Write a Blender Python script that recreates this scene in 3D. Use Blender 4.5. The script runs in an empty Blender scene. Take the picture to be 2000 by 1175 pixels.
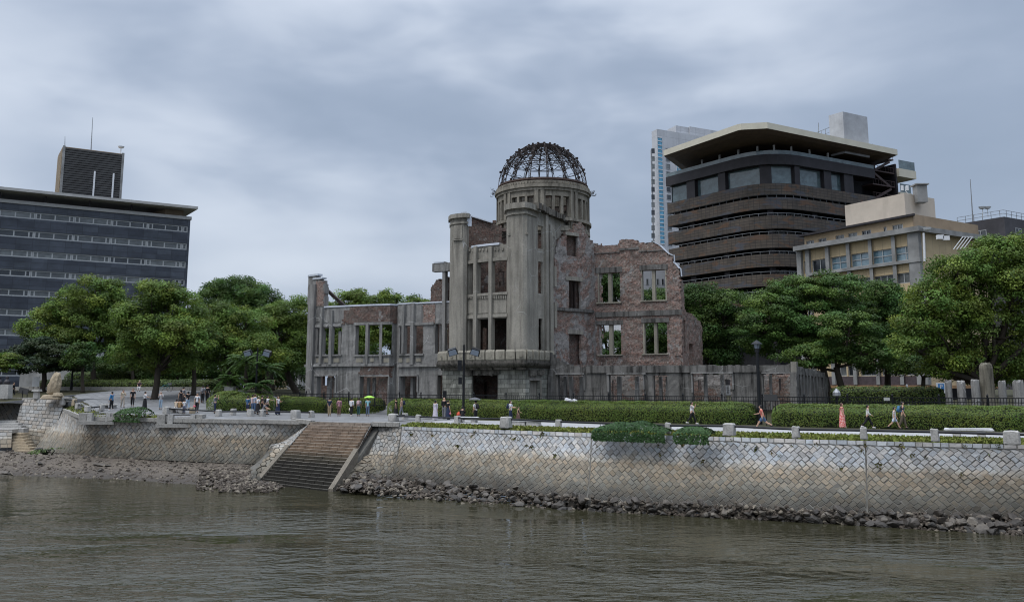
import bpy, bmesh, math, random
import numpy as np
from mathutils import Vector, Matrix, Euler, noise as mnoise
SC = bpy.context.scene
COL = SC.collection
# ---------------------------------------------------------------- camera
FOC, PX0, PY0, EZ = 1750.0, 1000.0, 475.0, 7.5
PITCH = math.atan(275 / FOC)
CP, SP = math.cos(PITCH), math.sin(PITCH)
cam_d = bpy.data.cameras.new('camera')
cam_d.sensor_width = 36.0
cam_d.lens = 36.0 * FOC / 2000.0
cam_d.shift_y = -(587.5 - PY0) / 2000.0
cam_d.clip_start, cam_d.clip_end = 0.1, 6000
cam = bpy.data.objects.new('camera', cam_d)
COL.objects.link(cam)
cam.location = (0, 0, EZ)
cam.rotation_euler = (math.pi / 2 + PITCH, 0, 0)
SC.camera = cam
# ---------------------------------------------------------------- sky, sun, exposure
SUN_EL, SUN_AZ = 62.0, -125.0          # azimuth measured from +Y (ahead) towards +X (right)
W = bpy.data.worlds.new('World'); SC.world = W; W.use_nodes = True
wn = W.node_tree; wn.nodes.clear(); wl = wn.links.new
w_out = wn.nodes.new('ShaderNodeOutputWorld')
w_sky = wn.nodes.new('ShaderNodeTexSky'); w_sky.sky_type = 'NISHITA'; w_sky.sun_disc = False
w_sky.sun_elevation = math.radians(SUN_EL); w_sky.sun_rotation = math.radians(SUN_AZ)
w_sky.dust_density = 3.0; w_sky.air_density = 1.2
w_b1 = wn.nodes.new('ShaderNodeBackground'); w_b1.inputs[1].default_value = 0.1
wl(w_sky.outputs[0], w_b1.inputs[0])
w_tc = wn.nodes.new('ShaderNodeTexCoord')
w_sep = wn.nodes.new('ShaderNodeSeparateXYZ'); wl(w_tc.outputs['Generated'], w_sep.inputs[0])
def w_math(op, a, b=None, c=None, clamp=False):
    n = wn.nodes.new('ShaderNodeMath'); n.operation = op; n.use_clamp = clamp
    for i, v in enumerate((a, b, c)):
        if v is None: continue
        if isinstance(v, (int, float)): n.inputs[i].default_value = v
        else: wl(v, n.inputs[i])
    return n.outputs[0]
def w_map(scale, loc=(0, 0, 0), rot=(0, 0, 0)):
    n = wn.nodes.new('ShaderNodeMapping'); n.inputs['Scale'].default_value = scale
    n.inputs['Location'].default_value = loc; n.inputs['Rotation'].default_value = rot
    wl(w_tc.outputs['Generated'], n.inputs[0]); return n.outputs[0]
def w_noise(vec, scale, detail, rough=0.5, dist=0.0):
    n = wn.nodes.new('ShaderNodeTexNoise'); n.inputs['Scale'].default_value = scale
    n.inputs['Detail'].default_value = detail; n.inputs['Roughness'].default_value = rough
    n.inputs['Distortion'].default_value = dist
    wl(vec, n.inputs['Vector']); return n.outputs[0]
def w_ramp(fac, stops):
    n = wn.nodes.new('ShaderNodeValToRGB'); wl(fac, n.inputs[0]); e = n.color_ramp.elements
    n.color_ramp.interpolation = 'B_SPLINE'
    while len(e) < len(stops): e.new(0.5)
    for k, (p, c) in enumerate(stops): e[k].position = p; e[k].color = (*c, 1)
    return n.outputs[0]
# overcast: soft flat-bottomed cloud banks, brighter towards the upper left and the zenith
n_big = w_noise(w_map((2.0, 2.0, 5.5), (0.35, 0.0, 0.62), (0, 0.16, 0)), 1.25, 2.0, 0.4, 0.35)
n_mid = w_noise(w_map((3.2, 3.2, 8.0), (3.1, 1.2, 0.2), (0, 0.12, 0)), 2.2, 3.0, 0.5, 0.2)
f0 = w_math('MULTIPLY_ADD', n_mid, 0.22, w_math('MULTIPLY', n_big, 1.0))
f1 = w_math('MULTIPLY_ADD', w_sep.outputs[2], 0.62, f0)
f2 = w_math('MULTIPLY_ADD', w_sep.outputs[0], -0.30, f1)
# a heavier grey bank of cloud high over the ruin, trailing off to the right
def w_bank(c, s, amp, f):
    v = wn.nodes.new('ShaderNodeVectorMath'); v.operation = 'SUBTRACT'; wl(w_tc.outputs['Generated'], v.inputs[0]); v.inputs[1].default_value = c
    v2 = wn.nodes.new('ShaderNodeVectorMath'); v2.operation = 'MULTIPLY'; wl(v.outputs[0], v2.inputs[0]); v2.inputs[1].default_value = s
    l = wn.nodes.new('ShaderNodeVectorMath'); l.operation = 'LENGTH'; wl(v2.outputs[0], l.inputs[0])
    d = w_math('ADD', l.outputs['Value'], w_math('MULTIPLY', w_math('SUBTRACT', n_mid, 0.5), 1.5))
    g = w_math('SUBTRACT', 1.0, w_math('SMOOTH_MIN', d, 1.0, 0.4), None, True)
    return w_math('MULTIPLY_ADD', g, -amp, f)
f2 = w_bank((-.10, .94, .30), (3.2, 1, 8.5), .26, f2)
f2 = w_bank((.30, .90, .27), (2.4, 1, 7.0), .17, f2)
w_c = w_ramp(f2, [(0.40, (.255, .315, .415)), (0.64, (.30, .362, .47)), (0.82, (.40, .462, .57)), (1.0, (.60, .655, .745))])
zen = w_math('MULTIPLY_ADD', w_math('SMOOTH_MAX', w_math('SUBTRACT', w_sep.outputs[2], 0.42), 0.0, 0.1), 5.2, 1.0)
w_b2 = wn.nodes.new('ShaderNodeBackground'); wl(w_c, w_b2.inputs[0]); wl(zen, w_b2.inputs[1])
w_mx = wn.nodes.new('ShaderNodeMixShader'); w_mx.inputs[0].default_value = 0.88
wl(w_b1.outputs[0], w_mx.inputs[1]); wl(w_b2.outputs[0], w_mx.inputs[2]); wl(w_mx.outputs[0], w_out.inputs[0])
sun_d = bpy.data.lights.new('sun', 'SUN'); sun_d.energy = 1.1; sun_d.angle = math.radians(25); sun_d.color = (1, .95, .88)
sun = bpy.data.objects.new('sun', sun_d); COL.objects.link(sun)
_e, _a = math.radians(SUN_EL), math.radians(SUN_AZ)
sun.rotation_euler = Vector((math.sin(_a) * math.cos(_e), math.cos(_a) * math.cos(_e), math.sin(_e))).to_track_quat('Z', 'Y').to_euler()
SC.view_settings.view_transform = 'Standard'; SC.view_settings.look = 'None'
SC.view_settings.exposure = 0.32; SC.view_settings.gamma = 1.0
SC.cycles.filter_width = 1.1
SC.cycles.max_bounces = 5; SC.cycles.diffuse_bounces = 3; SC.cycles.glossy_bounces = 3
SC.cycles.transmission_bounces = 4; SC.cycles.transparent_max_bounces = 6
# ---------------------------------------------------------------- pixel geometry (2000x1175 photograph)
def ray(x, y):
    v = (PY0 - y) / FOC
    return ((x - PX0) / FOC, CP - v * SP, SP + v * CP)
def atY(x, y, Y):
    r = ray(x, y); k = Y / r[1]; return Vector((r[0] * k, Y, EZ + r[2] * k))
def atz(x, y, z):
    r = ray(x, y); k = (z - EZ) / r[2]; return Vector((r[0] * k, r[1] * k, z))
def sstep(a, b, x):
    t = min(1, max(0, (x - a) / (b - a))); return t * t * (3 - 2 * t)
TH = math.radians(24)
OX, OY = 0.0, 89.0
AX = Vector((math.cos(TH), -math.sin(TH), 0)); AN = Vector((-math.sin(TH), -math.cos(TH), 0))
def tdist(X, Y): return (X - OX) * AN.x + (Y - OY) * AN.y
def ground(X, Y):
    z = 4.5
    z += min(2.3, max(0, 0.085 * (Y - 79))) * sstep(-17, -31, X)
    if X > -32: z += 0.8 * sstep(2.4, 0.4, tdist(X, Y)) * sstep(-32, -26, X) * sstep(-31.5, -17, X)
    return z
def hit(x, y):
    r = ray(x, y); k = 40.0
    while k < 400:
        if EZ + r[2] * k <= ground(r[0] * k, r[1] * k): break
        k += 0.05
    return Vector((r[0] * k, r[1] * k, ground(r[0] * k, r[1] * k)))
# ---------------------------------------------------------------- objects
def tag(o, label=None, cat=None, group=None, kind=None):
    if label: o['label'] = label
    if cat: o['category'] = cat
    if group: o['group'] = group
    if kind: o['kind'] = kind
    return o
def thing(name, label, cat, loc=(0, 0, 0), rz=0, group=None):
    o = bpy.data.objects.new(name, None); COL.objects.link(o); o.empty_display_size = 0.2
    o.location = loc; o.rotation_euler = (0, 0, rz)
    return tag(o, label, cat, group)
def link(name, me, parent=None):
    o = bpy.data.objects.new(name, me); COL.objects.link(o)
    if parent: o.parent = parent
    return o
def dup(o, parent=None):
    c = o.copy(); COL.objects.link(c); c.parent = parent
    for ch in [k for k in bpy.data.objects if k.parent == o]: dup(ch, c)
    return c
def dupk(o, kids, parent=None):
    c = o.copy(); COL.objects.link(c); c.parent = parent
    for k in kids:
        d = k.copy(); COL.objects.link(d); d.parent = c
    return c
class MB:
    def __init__(s): s.v = []; s.f = []; s.m = []; s.uv = []; s.col = []
    def vert(s, p): s.v.append(tuple(p)); return len(s.v) - 1
    def face(s, idx, m=0, uv=None, col=None):
        s.f.append(tuple(idx)); s.m.append(m); s.uv.append(uv); s.col.append(col)
    def quad(s, a, b, c, d, m=0, uv=None, col=None):
        n = len(s.v); s.v += [tuple(a), tuple(b), tuple(c), tuple(d)]; s.face((n, n + 1, n + 2, n + 3), m, uv, col)
    def hexa(s, P, m=0, col=None):      # 8 corners: bottom ring 0-3 ccw, top ring 4-7
        n = len(s.v); s.v += [tuple(p) for p in P]
        for q in ((3, 2, 1, 0), (4, 5, 6, 7), (0, 1, 5, 4), (1, 2, 6, 5), (2, 3, 7, 6), (3, 0, 4, 7)):
            s.face([n + k for k in q], m, None, col)
    def box(s, c, d, m=0, rz=0, rot=None, col=None, top=1.0):
        x, y, z = d[0] / 2, d[1] / 2, d[2] / 2
        P = [(-x, -y, -z), (x, -y, -z), (x, y, -z), (-x, y, -z), (-x * top, -y * top, z), (x * top, -y * top, z), (x * top, y * top, z), (-x * top, y * top, z)]
        R = rot if rot is not None else Matrix.Rotation(rz, 3, 'Z')
        C = Vector(c)
        s.hexa([C + R @ Vector(p) for p in P], m, col)
    def bar(s, a, b, w, h=None, m=0, up=(0, 0, 1)):
        a, b = Vector(a), Vector(b); h = h or w; d = (b - a).normalized()
        u = Vector(up)
        if abs(d.dot(u)) > .98: u = Vector((1, 0, 0))
        x = d.cross(u).normalized() * w / 2; z = x.cross(d).normalized() * h / 2
        s.hexa([a - x - z, a + x - z, a + x + z, a - x + z, b - x - z, b + x - z, b + x + z, b - x + z], m)
    def tube(s, pts, rad, n=6, m=0, cap=True):
        pts = [Vector(p) for p in pts]
        if not hasattr(rad, '__len__'): rad = [rad] * len(pts)
        rings = []; prev = None
        for i, p in enumerate(pts):
            d = (pts[min(i + 1, len(pts) - 1)] - pts[max(i - 1, 0)]).normalized()
            if prev is None:
                u = Vector((0, 0, 1)) if abs(d.z) < .9 else Vector((1, 0, 0))
                x = d.cross(u).normalized()
            else: x = (prev - d * prev.dot(d)).normalized()
            prev = x; y = d.cross(x)
            rings.append([s.vert(p + (x * math.cos(2 * math.pi * k / n) + y * math.sin(2 * math.pi * k / n)) * rad[i]) for k in range(n)])
        for a, b in zip(rings, rings[1:]):
            for k in range(n): s.face((a[k], a[(k + 1) % n], b[(k + 1) % n], b[k]), m)
        if cap: s.face(rings[0][::-1], m); s.face(rings[-1], m)
    def lathe(s, prof, c=(0, 0, 0), n=16, m=0, a0=0, a1=2 * math.pi, cap=True):
        full = abs(a1 - a0 - 2 * math.pi) < 1e-6; N = n if full else n + 1
        rings = [[s.vert((c[0] + r * math.cos(a0 + (a1 - a0) * k / n), c[1] + r * math.sin(a0 + (a1 - a0) * k / n), c[2] + z)) for k in range(N)] for r, z in prof]
        for a, b in zip(rings, rings[1:]):
            for k in range(n):
                j = (k + 1) % N; s.face((a[k], a[j], b[j], b[k]), m)
        if cap and full:
            if prof[0][0] > .001: s.face(rings[0][::-1], m)
            if prof[-1][0] > .001: s.face(rings[-1], m)
    def prism(s, poly, z0, z1, m=0):
        n = len(poly); b = [s.vert((p[0], p[1], z0)) for p in poly]; t = [s.vert((p[0], p[1], z1)) for p in poly]
        s.face(b[::-1], m); s.face(t, m)
        for k in range(n): s.face((b[k], b[(k + 1) % n], t[(k + 1) % n], t[k]), m)
    def mesh(s, name, mats, smooth=False):
        me = bpy.data.meshes.new(name); me.from_pydata(s.v, [], s.f)
        for m in (mats if isinstance(mats, (list, tuple)) else [mats]): me.materials.append(m)
        if any(s.m): me.polygons.foreach_set('material_index', s.m)
        if any(u is not None for u in s.uv):
            l = me.uv_layers.new(name='UVMap'); dat = []
            for f, u in zip(s.f, s.uv):
                for k in range(len(f)): dat += (u[k] if u else (0, 0))
            l.data.foreach_set('uv', dat)
        if any(c is not None for c in s.col):
            a = me.color_attributes.new('tint', 'FLOAT_COLOR', 'CORNER'); dat = []
            for f, c in zip(s.f, s.col):
                dat += list(c if c else (1, 1, 1, 1)) * len(f)
            a.data.foreach_set('color', dat)
        if smooth: me.polygons.foreach_set('use_smooth', [True] * len(me.polygons))
        me.update(); return me
    def build(s, name, mats, parent=None, smooth=False):
        return link(name, s.mesh(name, mats, smooth), parent)
# ---------------------------------------------------------------- materials
def srgb(r, g, b):
    f = lambda c: (c / 255) / 12.92 if c <= 10 else (((c / 255) + .055) / 1.055) ** 2.4
    return (f(r), f(g), f(b))
class NT:
    def __init__(s, name, rough=.8, metal=0, spec=.3):
        s.mat = bpy.data.materials.new(name); s.mat.use_nodes = True; s.nt = s.mat.node_tree
        s.b = s.nt.nodes['Principled BSDF']
        s.b.inputs['Roughness'].default_value = rough; s.b.inputs['Metallic'].default_value = metal
        s.b.inputs['Specular IOR Level'].default_value = spec
    def n(s, t, **kw):
        x = s.nt.nodes.new(t)
        for k, v in kw.items():
            if hasattr(x, k): setattr(x, k, v)
            else: s.put(x.inputs[k.replace('_', ' ')], v)
        return x
    def put(s, sock, v):
        if isinstance(v, bpy.types.NodeSocket): s.nt.links.new(v, sock)
        else:
            if isinstance(v, tuple) and sock.type == 'RGBA' and len(v) == 3: v = (*v, 1)
            sock.default_value = v
    def pos(s, scale=(1, 1, 1), src='pos'):
        if src == 'pos': o = s.n('ShaderNodeNewGeometry').outputs['Position']
        elif src == 'uv': o = s.n('ShaderNodeTexCoord').outputs['UV']
        else: o = s.n('ShaderNodeTexCoord').outputs['Object']
        m = s.n('ShaderNodeMapping'); s.put(m.inputs['Vector'], o); m.inputs['Scale'].default_value = scale
        return m.outputs[0]
    def noise(s, vec, scale=1, detail=4, rough=.55, dist=0):
        x = s.n('ShaderNodeTexNoise', Scale=float(scale), Detail=float(detail), Roughness=rough, Distortion=float(dist)); s.put(x.inputs['Vector'], vec); return x.outputs[0]
    def math(s, op, a, b=0.0, clamp=False):
        x = s.n('ShaderNodeMath', operation=op, use_clamp=clamp); s.put(x.inputs[0], a); s.put(x.inputs[1], b); return x.outputs[0]
    def ramp(s, fac, stops, interp='LINEAR'):
        x = s.n('ShaderNodeValToRGB'); s.put(x.inputs[0], fac); e = x.color_ramp.elements; x.color_ramp.interpolation = interp
        while len(e) < len(stops): e.new(.5)
        for k, (p, c) in enumerate(stops):
            e[k].position = p; e[k].color = (*c, 1) if hasattr(c, '__len__') else (c, c, c, 1)
        return x.outputs[0]
    def mix(s, fac, a, b, blend='MIX'):
        x = s.n('ShaderNodeMix', data_type='RGBA', blend_type=blend)
        s.put(x.inputs[0], fac); s.put(x.inputs[6], a); s.put(x.inputs[7], b); return x.outputs[2]
    def attr(s, name): return s.n('ShaderNodeAttribute', attribute_name=name).outputs[0]
    def bump(s, h, strength=.5, dist=.05):
        x = s.n('ShaderNodeBump', Strength=strength, Distance=dist); s.put(x.inputs['Height'], h); s.put(s.b.inputs['Normal'], x.outputs[0])
    def col(s, c): s.put(s.b.inputs['Base Color'], c); return s.mat
def plain(name, c, rough=.7, metal=0, var=.25, scale=3.0, spec=.3, src='obj'):
    t = NT(name, rough, metal, spec)
    f = t.noise(t.pos(src=src), scale, 4)
    return t.col(t.mix(t.ramp(f, [(.3, 0), (.7, 1)]), tuple(k * (1 - var) for k in c), tuple(min(1, k * (1 + var)) for k in c)))
# ---------------------------------------------------------------- walls that follow a plan path
class Path:
    def __init__(s, pts):
        s.p = [Vector((p[0], p[1], 0)) for p in pts]; s.l = [0]
        for a, b in zip(s.p, s.p[1:]): s.l.append(s.l[-1] + (b - a).length)
        ns = []
        for a, b in zip(s.p, s.p[1:]):
            d = (b - a).normalized(); ns.append(Vector((d.y, -d.x, 0)))
        s.n = []
        for i in range(len(s.p)):
            v = ns[max(0, i - 1)] + ns[min(i, len(ns) - 1)]; s.n.append(v.normalized())
    def seg(s, u):
        for i in range(len(s.l) - 1):
            if u <= s.l[i + 1] or i == len(s.l) - 2: return i, (u - s.l[i]) / (s.l[i + 1] - s.l[i])
    def P(s, u, z, t=0.0):
        i, f = s.seg(u)
        p = s.p[i].lerp(s.p[i + 1], f); n = s.n[i].lerp(s.n[i + 1], min(1, max(0, f))).normalized()
        q = p + n * t; return Vector((q.x, q.y, z))
    def uz(s, x, y):
        r = ray(x, y); best = None
        for i in range(len(s.p) - 1):
            a, d = s.p[i], s.p[i + 1] - s.p[i]; den = d.x * r[1] - d.y * r[0]
            if abs(den) < 1e-9: continue
            f = (a.y * r[0] - a.x * r[1]) / den
            e = 0 if 0 <= f <= 1 else (-f if f < 0 else f - 1)
            if (e > 0 and not ((i == 0 and f < 0) or (i == len(s.p) - 2 and f > 1))): continue
            Y = a.y + d.y * f
            if Y < 1: continue
            if best is None or e < best[0]: best = (e, s.l[i] + f * (s.l[i + 1] - s.l[i]), EZ + r[2] * Y / r[1])
        if best is None: return (0, 0)
        return best[1], best[2]
    def rect(s, x0, y0, x1, y1):
        xm, ym = (x0 + x1) / 2, (y0 + y1) / 2
        a, b = s.uz(x0, ym)[0], s.uz(x1, ym)[0]
        return min(a, b), s.uz(xm, y1)[1], max(a, b), s.uz(xm, y0)[1]
def fpath(pts): # facade path from (pixel x, t): along the ruin's front axis
    out = []
    for x, t in pts:
        r = ray(x, 700); k = (t + OX * AN.x + OY * AN.y) / (r[0] * AN.x + r[1] * AN.y); out.append((r[0] * k, r[1] * k))
    return Path(out)
def inpoly(u, z, poly):
    c = False; n = len(poly)
    for i in range(n):
        (x1, y1), (x2, y2) = poly[i], poly[i - 1]
        if (y1 > z) != (y2 > z) and u < (x2 - x1) * (z - y1) / (y2 - y1) + x1: c = not c
    return c
def gridwall(mb, pw, outline, holes, thick, cell=.3, m=0, rough=.02, ragged=0.0, seed=0, t0=0.0):
    """a wall of real thickness: small cells inside the outline, none in the openings"""
    us = [p[0] for p in outline]; zs = [p[1] for p in outline]
    U = set(np.arange(min(us), max(us), cell)); U.add(max(us)); Z = set(np.arange(min(zs), max(zs), cell)); Z.add(max(zs))
    fu, fz = set(), set()
    for h in holes: fu |= {h[0], h[2]}; fz |= {h[1], h[3]}
    for l in pw.l[1:-1]: fu.add(l)
    for p in outline: fz.add(p[1]); fu.add(p[0])
    def merge(A, B):
        A = sorted([a for a in A if all(abs(a - b) > cell * .3 for b in B)] + list(B)); o = [A[0]]
        for a in A[1:]:
            if a - o[-1] > 1e-3: o.append(a)
        return o
    U = merge(U, fu); Z = merge(Z, fz)
    rnd = random.Random(seed); nu, nz = len(U) - 1, len(Z) - 1; S = {}
    for i in range(nu):
        for j in range(nz):
            u, z = (U[i] + U[i + 1]) / 2, (Z[j] + Z[j + 1]) / 2
            if not inpoly(u + rnd.uniform(-ragged, ragged), z + rnd.uniform(-ragged, ragged), outline): continue
            if any(h[0] < u < h[2] and h[1] < z < h[3] for h in holes): continue
            S[i, j] = 1
    V = {}
    def vid(i, j, k):
        if (i, j, k) not in V:
            q = Vector((U[i] * 1.7, Z[j] * 1.7, seed + k * 9)); w = mnoise.noise(q) * rough * 1.5 + mnoise.noise(q * 3.1) * rough
            V[i, j, k] = mb.vert(pw.P(U[i], Z[j], t0 + (w if k == 0 else -thick + w)))
        return V[i, j, k]
    for (i, j) in S:
        uv = ((U[i], Z[j]), (U[i + 1], Z[j]), (U[i + 1], Z[j + 1]), (U[i], Z[j + 1]))
        mb.face((vid(i, j, 0), vid(i + 1, j, 0), vid(i + 1, j + 1, 0), vid(i, j + 1, 0)), m, uv)
        mb.face((vid(i + 1, j, 1), vid(i, j, 1), vid(i, j + 1, 1), vid(i + 1, j + 1, 1)), m, (uv[1], uv[0], uv[3], uv[2]))
        tk = thick
        if (i - 1, j) not in S: mb.face((vid(i, j, 1), vid(i, j, 0), vid(i, j + 1, 0), vid(i, j + 1, 1)), m, ((0, Z[j]), (tk, Z[j]), (tk, Z[j + 1]), (0, Z[j + 1])))
        if (i + 1, j) not in S: mb.face((vid(i + 1, j, 0), vid(i + 1, j, 1), vid(i + 1, j + 1, 1), vid(i + 1, j + 1, 0)), m, ((0, Z[j]), (tk, Z[j]), (tk, Z[j + 1]), (0, Z[j + 1])))
        if (i, j - 1) not in S: mb.face((vid(i, j, 1), vid(i + 1, j, 1), vid(i + 1, j, 0), vid(i, j, 0)), m, ((U[i], 0), (U[i + 1], 0), (U[i + 1], tk), (U[i], tk)))
        if (i, j + 1) not in S: mb.face((vid(i, j + 1, 0), vid(i + 1, j + 1, 0), vid(i + 1, j + 1, 1), vid(i, j + 1, 1)), m, ((U[i], 0), (U[i + 1], 0), (U[i + 1], tk), (U[i], tk)))
def strip(mb, pw, u0, u1, z0, z1, t0, t1, m=0, n=None):
    """a band or bar on a path wall between t0 (back) and t1 (front)"""
    cuts = [u0] + [l for l in pw.l[1:-1] if u0 + .01 < l < u1 - .01] + [u1]
    for a, b in zip(cuts, cuts[1:]):
        mb.hexa([pw.P(a, z0, t1), pw.P(b, z0, t1), pw.P(b, z0, t0), pw.P(a, z0, t0), pw.P(a, z1, t1), pw.P(b, z1, t1), pw.P(b, z1, t0), pw.P(a, z1, t0)], m)
def pbar(mb, pw, x0, y0, x1, y1, t0, t1, m=0):
    u0, z0, u1, z1 = pw.rect(x0, y0, x1, y1); strip(mb, pw, u0, u1, z0, z1, t0, t1, m)
# ================================================================ materials of the setting
def m_water():
    t = NT('water', .04, 0, .5); t.b.inputs['IOR'].default_value = 1.30
    f = t.noise(t.pos((.05, .08, .1)), 1, 3)
    t.col(t.mix(f, (.026, .025, .014), (.036, .034, .020)))
    rot = t.n('ShaderNodeMapping'); t.put(rot.inputs['Vector'], t.n('ShaderNodeNewGeometry').outputs['Position']); rot.inputs['Rotation'].default_value = (0, 0, .16); rot.inputs['Scale'].default_value = (.62, 1.15, 1)
    a = t.noise(rot.outputs[0], 1.15, 2.5, .5, .5)
    b = t.noise(t.pos((1.5, 2.6, 1)), 1.25, 2, .5, .3)
    c = t.noise(t.pos((.055, .10, 1)), 1, 3, .55, .4)
    gust = t.math('ADD', t.ramp(c, [(.40, .10), (.60, 1)]), t.ramp(t.noise(t.pos((.03, .045, 1)), 1.7, 2, .5, .3), [(.46, 0), (.62, 1.1)]))
    sep = t.n('ShaderNodeSeparateXYZ'); t.put(sep.inputs[0], t.n('ShaderNodeNewGeometry').outputs['Position'])
    lee = t.ramp(t.math('DIVIDE', sep.outputs[1], 80), [(.40, 1.25), (.60, .8), (.80, .22)])      # calmer in the lee of the bank
    h = t.math('ADD', t.math('MULTIPLY', a, 2.0), t.math('MULTIPLY', b, .8))
    t.bump(t.math('MULTIPLY', t.math('MULTIPLY', h, gust), lee), 1.0, .12)
    return t.mat
def m_stonewall(name, warm=0.0, band=3.1, dark=.9, left=False):
    t = NT(name, .85, 0, .25)
    sep = t.n('ShaderNodeSeparateXYZ'); t.put(sep.inputs[0], t.n('ShaderNodeNewGeometry').outputs['Position'])
    z = t.math('ADD', sep.outputs[2], t.math('MULTIPLY', t.math('SUBTRACT', t.noise(t.pos((.35, .35, .6)), 1, 4, .6), .5), 1.1))
    top = (.345, .352, .355) if not left else (.30, .29, .27)
    k = 6.0
    body = t.ramp(t.math('DIVIDE', z, k), [((dark - .55) / k, (.035, .032, .027)), ((dark + .15) / k, (.105, .097, .078)), ((band - 1.0) / k, (.165, .15, .12)),
        ((band - .15) / k, (.25, .215, .165)), ((band + .12) / k, (.35, .33, .29)), ((band + .5) / k, top)])
    tint = t.attr('tint')
    c = t.mix(1.0, body, tint, 'MULTIPLY')
    g = t.noise(t.pos(), 9, 6, .7)
    c = t.mix(t.ramp(g, [(.3, .28), (.6, 0)]), c, (.03, .03, .028))
    st = t.noise(t.pos((.9, .9, .5)), 1, 5, .65)
    c = t.mix(t.ramp(st, [(.58, 0), (.78, .45)]), c, (.07, .062, .05))
    t.bump(t.noise(t.pos(), 11, 5, .7), .5, .04)
    return t.col(c)
M = {}
M['water'] = m_water()
M['wallR'] = m_stonewall('granite wall pale', band=2.7, dark=1.15)
M['wallL'] = m_stonewall('granite wall warm', left=True, band=3.0, dark=1.0)
M['joint'] = plain('joint', (.105, .10, .088), .95)
M['cobble'] = m_stonewall('cobbled skirt', left=True, band=2.3, dark=.75)
def m_granite(name, c, var=.3, sc=8):
    t = NT(name, .85, 0, .25)
    a = t.noise(t.pos(src='obj'), sc, 6, .7); b = t.noise(t.pos(src='obj'), 1.3, 4, .6)
    k = t.mix(t.ramp(a, [(.3, 0), (.7, 1)]), tuple(x * (1 - var) for x in c), tuple(x * (1 + var) for x in c))
    k = t.mix(t.ramp(b, [(.52, 0), (.75, .5)]), k, tuple(x * .4 for x in c))
    t.bump(a, .6, .04); return t.col(k)
M['granite'] = m_granite('granite', (.34, .33, .31))
M['granite_warm'] = m_granite('granite warm', (.33, .27, .19))
M['coping'] = m_granite('coping stone', (.27, .26, .24))
M['rock'] = m_granite('river rock', (.066, .054, .043), .45, 4)
M['rock_pale'] = m_granite('pale river rock', (.16, .138, .108), .35, 4)
def m_rock(name):
    t = NT(name, .6, 0, .4)
    oi = t.n('ShaderNodeObjectInfo')
    c = t.ramp(oi.outputs['Random'], [(0, (.026, .022, .018)), (.6, (.055, .046, .037)), (.88, (.085, .072, .057)), (1, (.15, .13, .105))])
    a = t.noise(t.pos(), 6, 6, .7)
    c = t.mix(1, c, t.ramp(a, [(.3, .5), (.7, 1.35)]), 'MULTIPLY')
    sep = t.n('ShaderNodeSeparateXYZ'); t.put(sep.inputs[0], t.n('ShaderNodeNewGeometry').outputs['Position'])
    c = t.mix(t.ramp(sep.outputs[2], [(.08, .65), (.35, 0)]), c, (.018, .016, .013))
    t.bump(a, .6, .05); return t.col(c)
M['riprap'] = m_rock('riprap')
def m_ground():
    t = NT('park ground', .95, 0, .1); f = t.noise(t.pos(), .6, 6)
    return t.col(t.mix(f, (.025, .03, .014), (.06, .052, .034)))
M['ground'] = m_ground()  # base tone darkened to stand in for shade under the trees
def m_pave():
    t = NT('paving', .85, 0, .2)
    br = t.n('ShaderNodeTexBrick', offset=.5, Scale=1.0); t.put(br.inputs['Vector'], t.pos((1, 1, 1), 'uv'))
    for k, v in (('Color1', (.30, .30, .305)), ('Color2', (.36, .355, .35)), ('Mortar', (.19, .19, .195)), ('Mortar Size', .012), ('Brick Width', .6), ('Row Height', .3)): t.put(br.inputs[k], v)
    f = t.noise(t.pos((1, 1, 1)), .35, 5)
    return t.col(t.mix(t.ramp(f, [(.35, .3), (.7, 0)]), br.outputs[0], (.2, .2, .2)))
M['pave'] = m_pave()
def m_panel0():
    t = NT('forecourt slabs', .85, 0, .2)
    br = t.n('ShaderNodeTexBrick', offset=.5, Scale=1.0); t.put(br.inputs['Vector'], t.pos((1, 1, 1), 'uv'))
    for k, v in (('Color1', (.165, .168, .172)), ('Color2', (.21, .212, .215)), ('Mortar', (.10, .10, .10)), ('Mortar Size', .03), ('Brick Width', 1.2), ('Row Height', .9)): t.put(br.inputs[k], v)
    f = t.noise(t.pos((1, 1, 1)), .3, 6, .65); g = t.noise(t.pos((.3, 1.4, 1)), .35, 2)
    c = t.mix(t.ramp(f, [(.35, .45), (.68, 0)]), br.outputs[0], (.10, .10, .10))
    return t.col(t.mix(t.ramp(g, [(.55, 0), (.58, .4)]), c, (.08, .08, .08)))
def m_grass(name, a, b):
    t = NT(name, .9, 0, .1); f = t.noise(t.pos(), 1.6, 5, .6)
    return t.col(t.mix(t.ramp(f, [(.3, 0), (.7, 1)]), a, b))
M['court'] = m_panel0()
M['grass'] = m_grass('grass', (.07, .12, .022), (.17, .16, .055))
def m_blade():
    t = NT('grass blades', .8, 0, .15)
    return t.col(t.mix(1, t.mix(t.noise(t.pos(), .9, 4), (.075, .135, .024), (.20, .185, .06)), t.attr('tint'), 'MULTIPLY'))
M['blade'] = m_blade()
def m_beach():
    t = NT('shingle', .8, 0, .35)
    a = t.noise(t.pos(), 5, 8, .75); b = t.noise(t.pos((.25, .25, .25)), 1, 4)
    c = t.mix(t.ramp(a, [(.3, 0), (.7, 1)]), (.045, .036, .028), (.17, .14, .108))
    c = t.mix(t.ramp(b, [(.4, 0), (.7, .6)]), c, (.06, .05, .043))
    sep = t.n('ShaderNodeSeparateXYZ'); t.put(sep.inputs[0], t.n('ShaderNodeNewGeometry').outputs['Position'])
    c = t.mix(t.ramp(sep.outputs[2], [(.1, .7), (.5, 0)]), c, (.035, .03, .026))
    t.bump(a, 1, .15); return t.col(c)
M['beach'] = m_beach()
M['black'] = plain('black metal', (.012, .013, .015), .45, .3)
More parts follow.
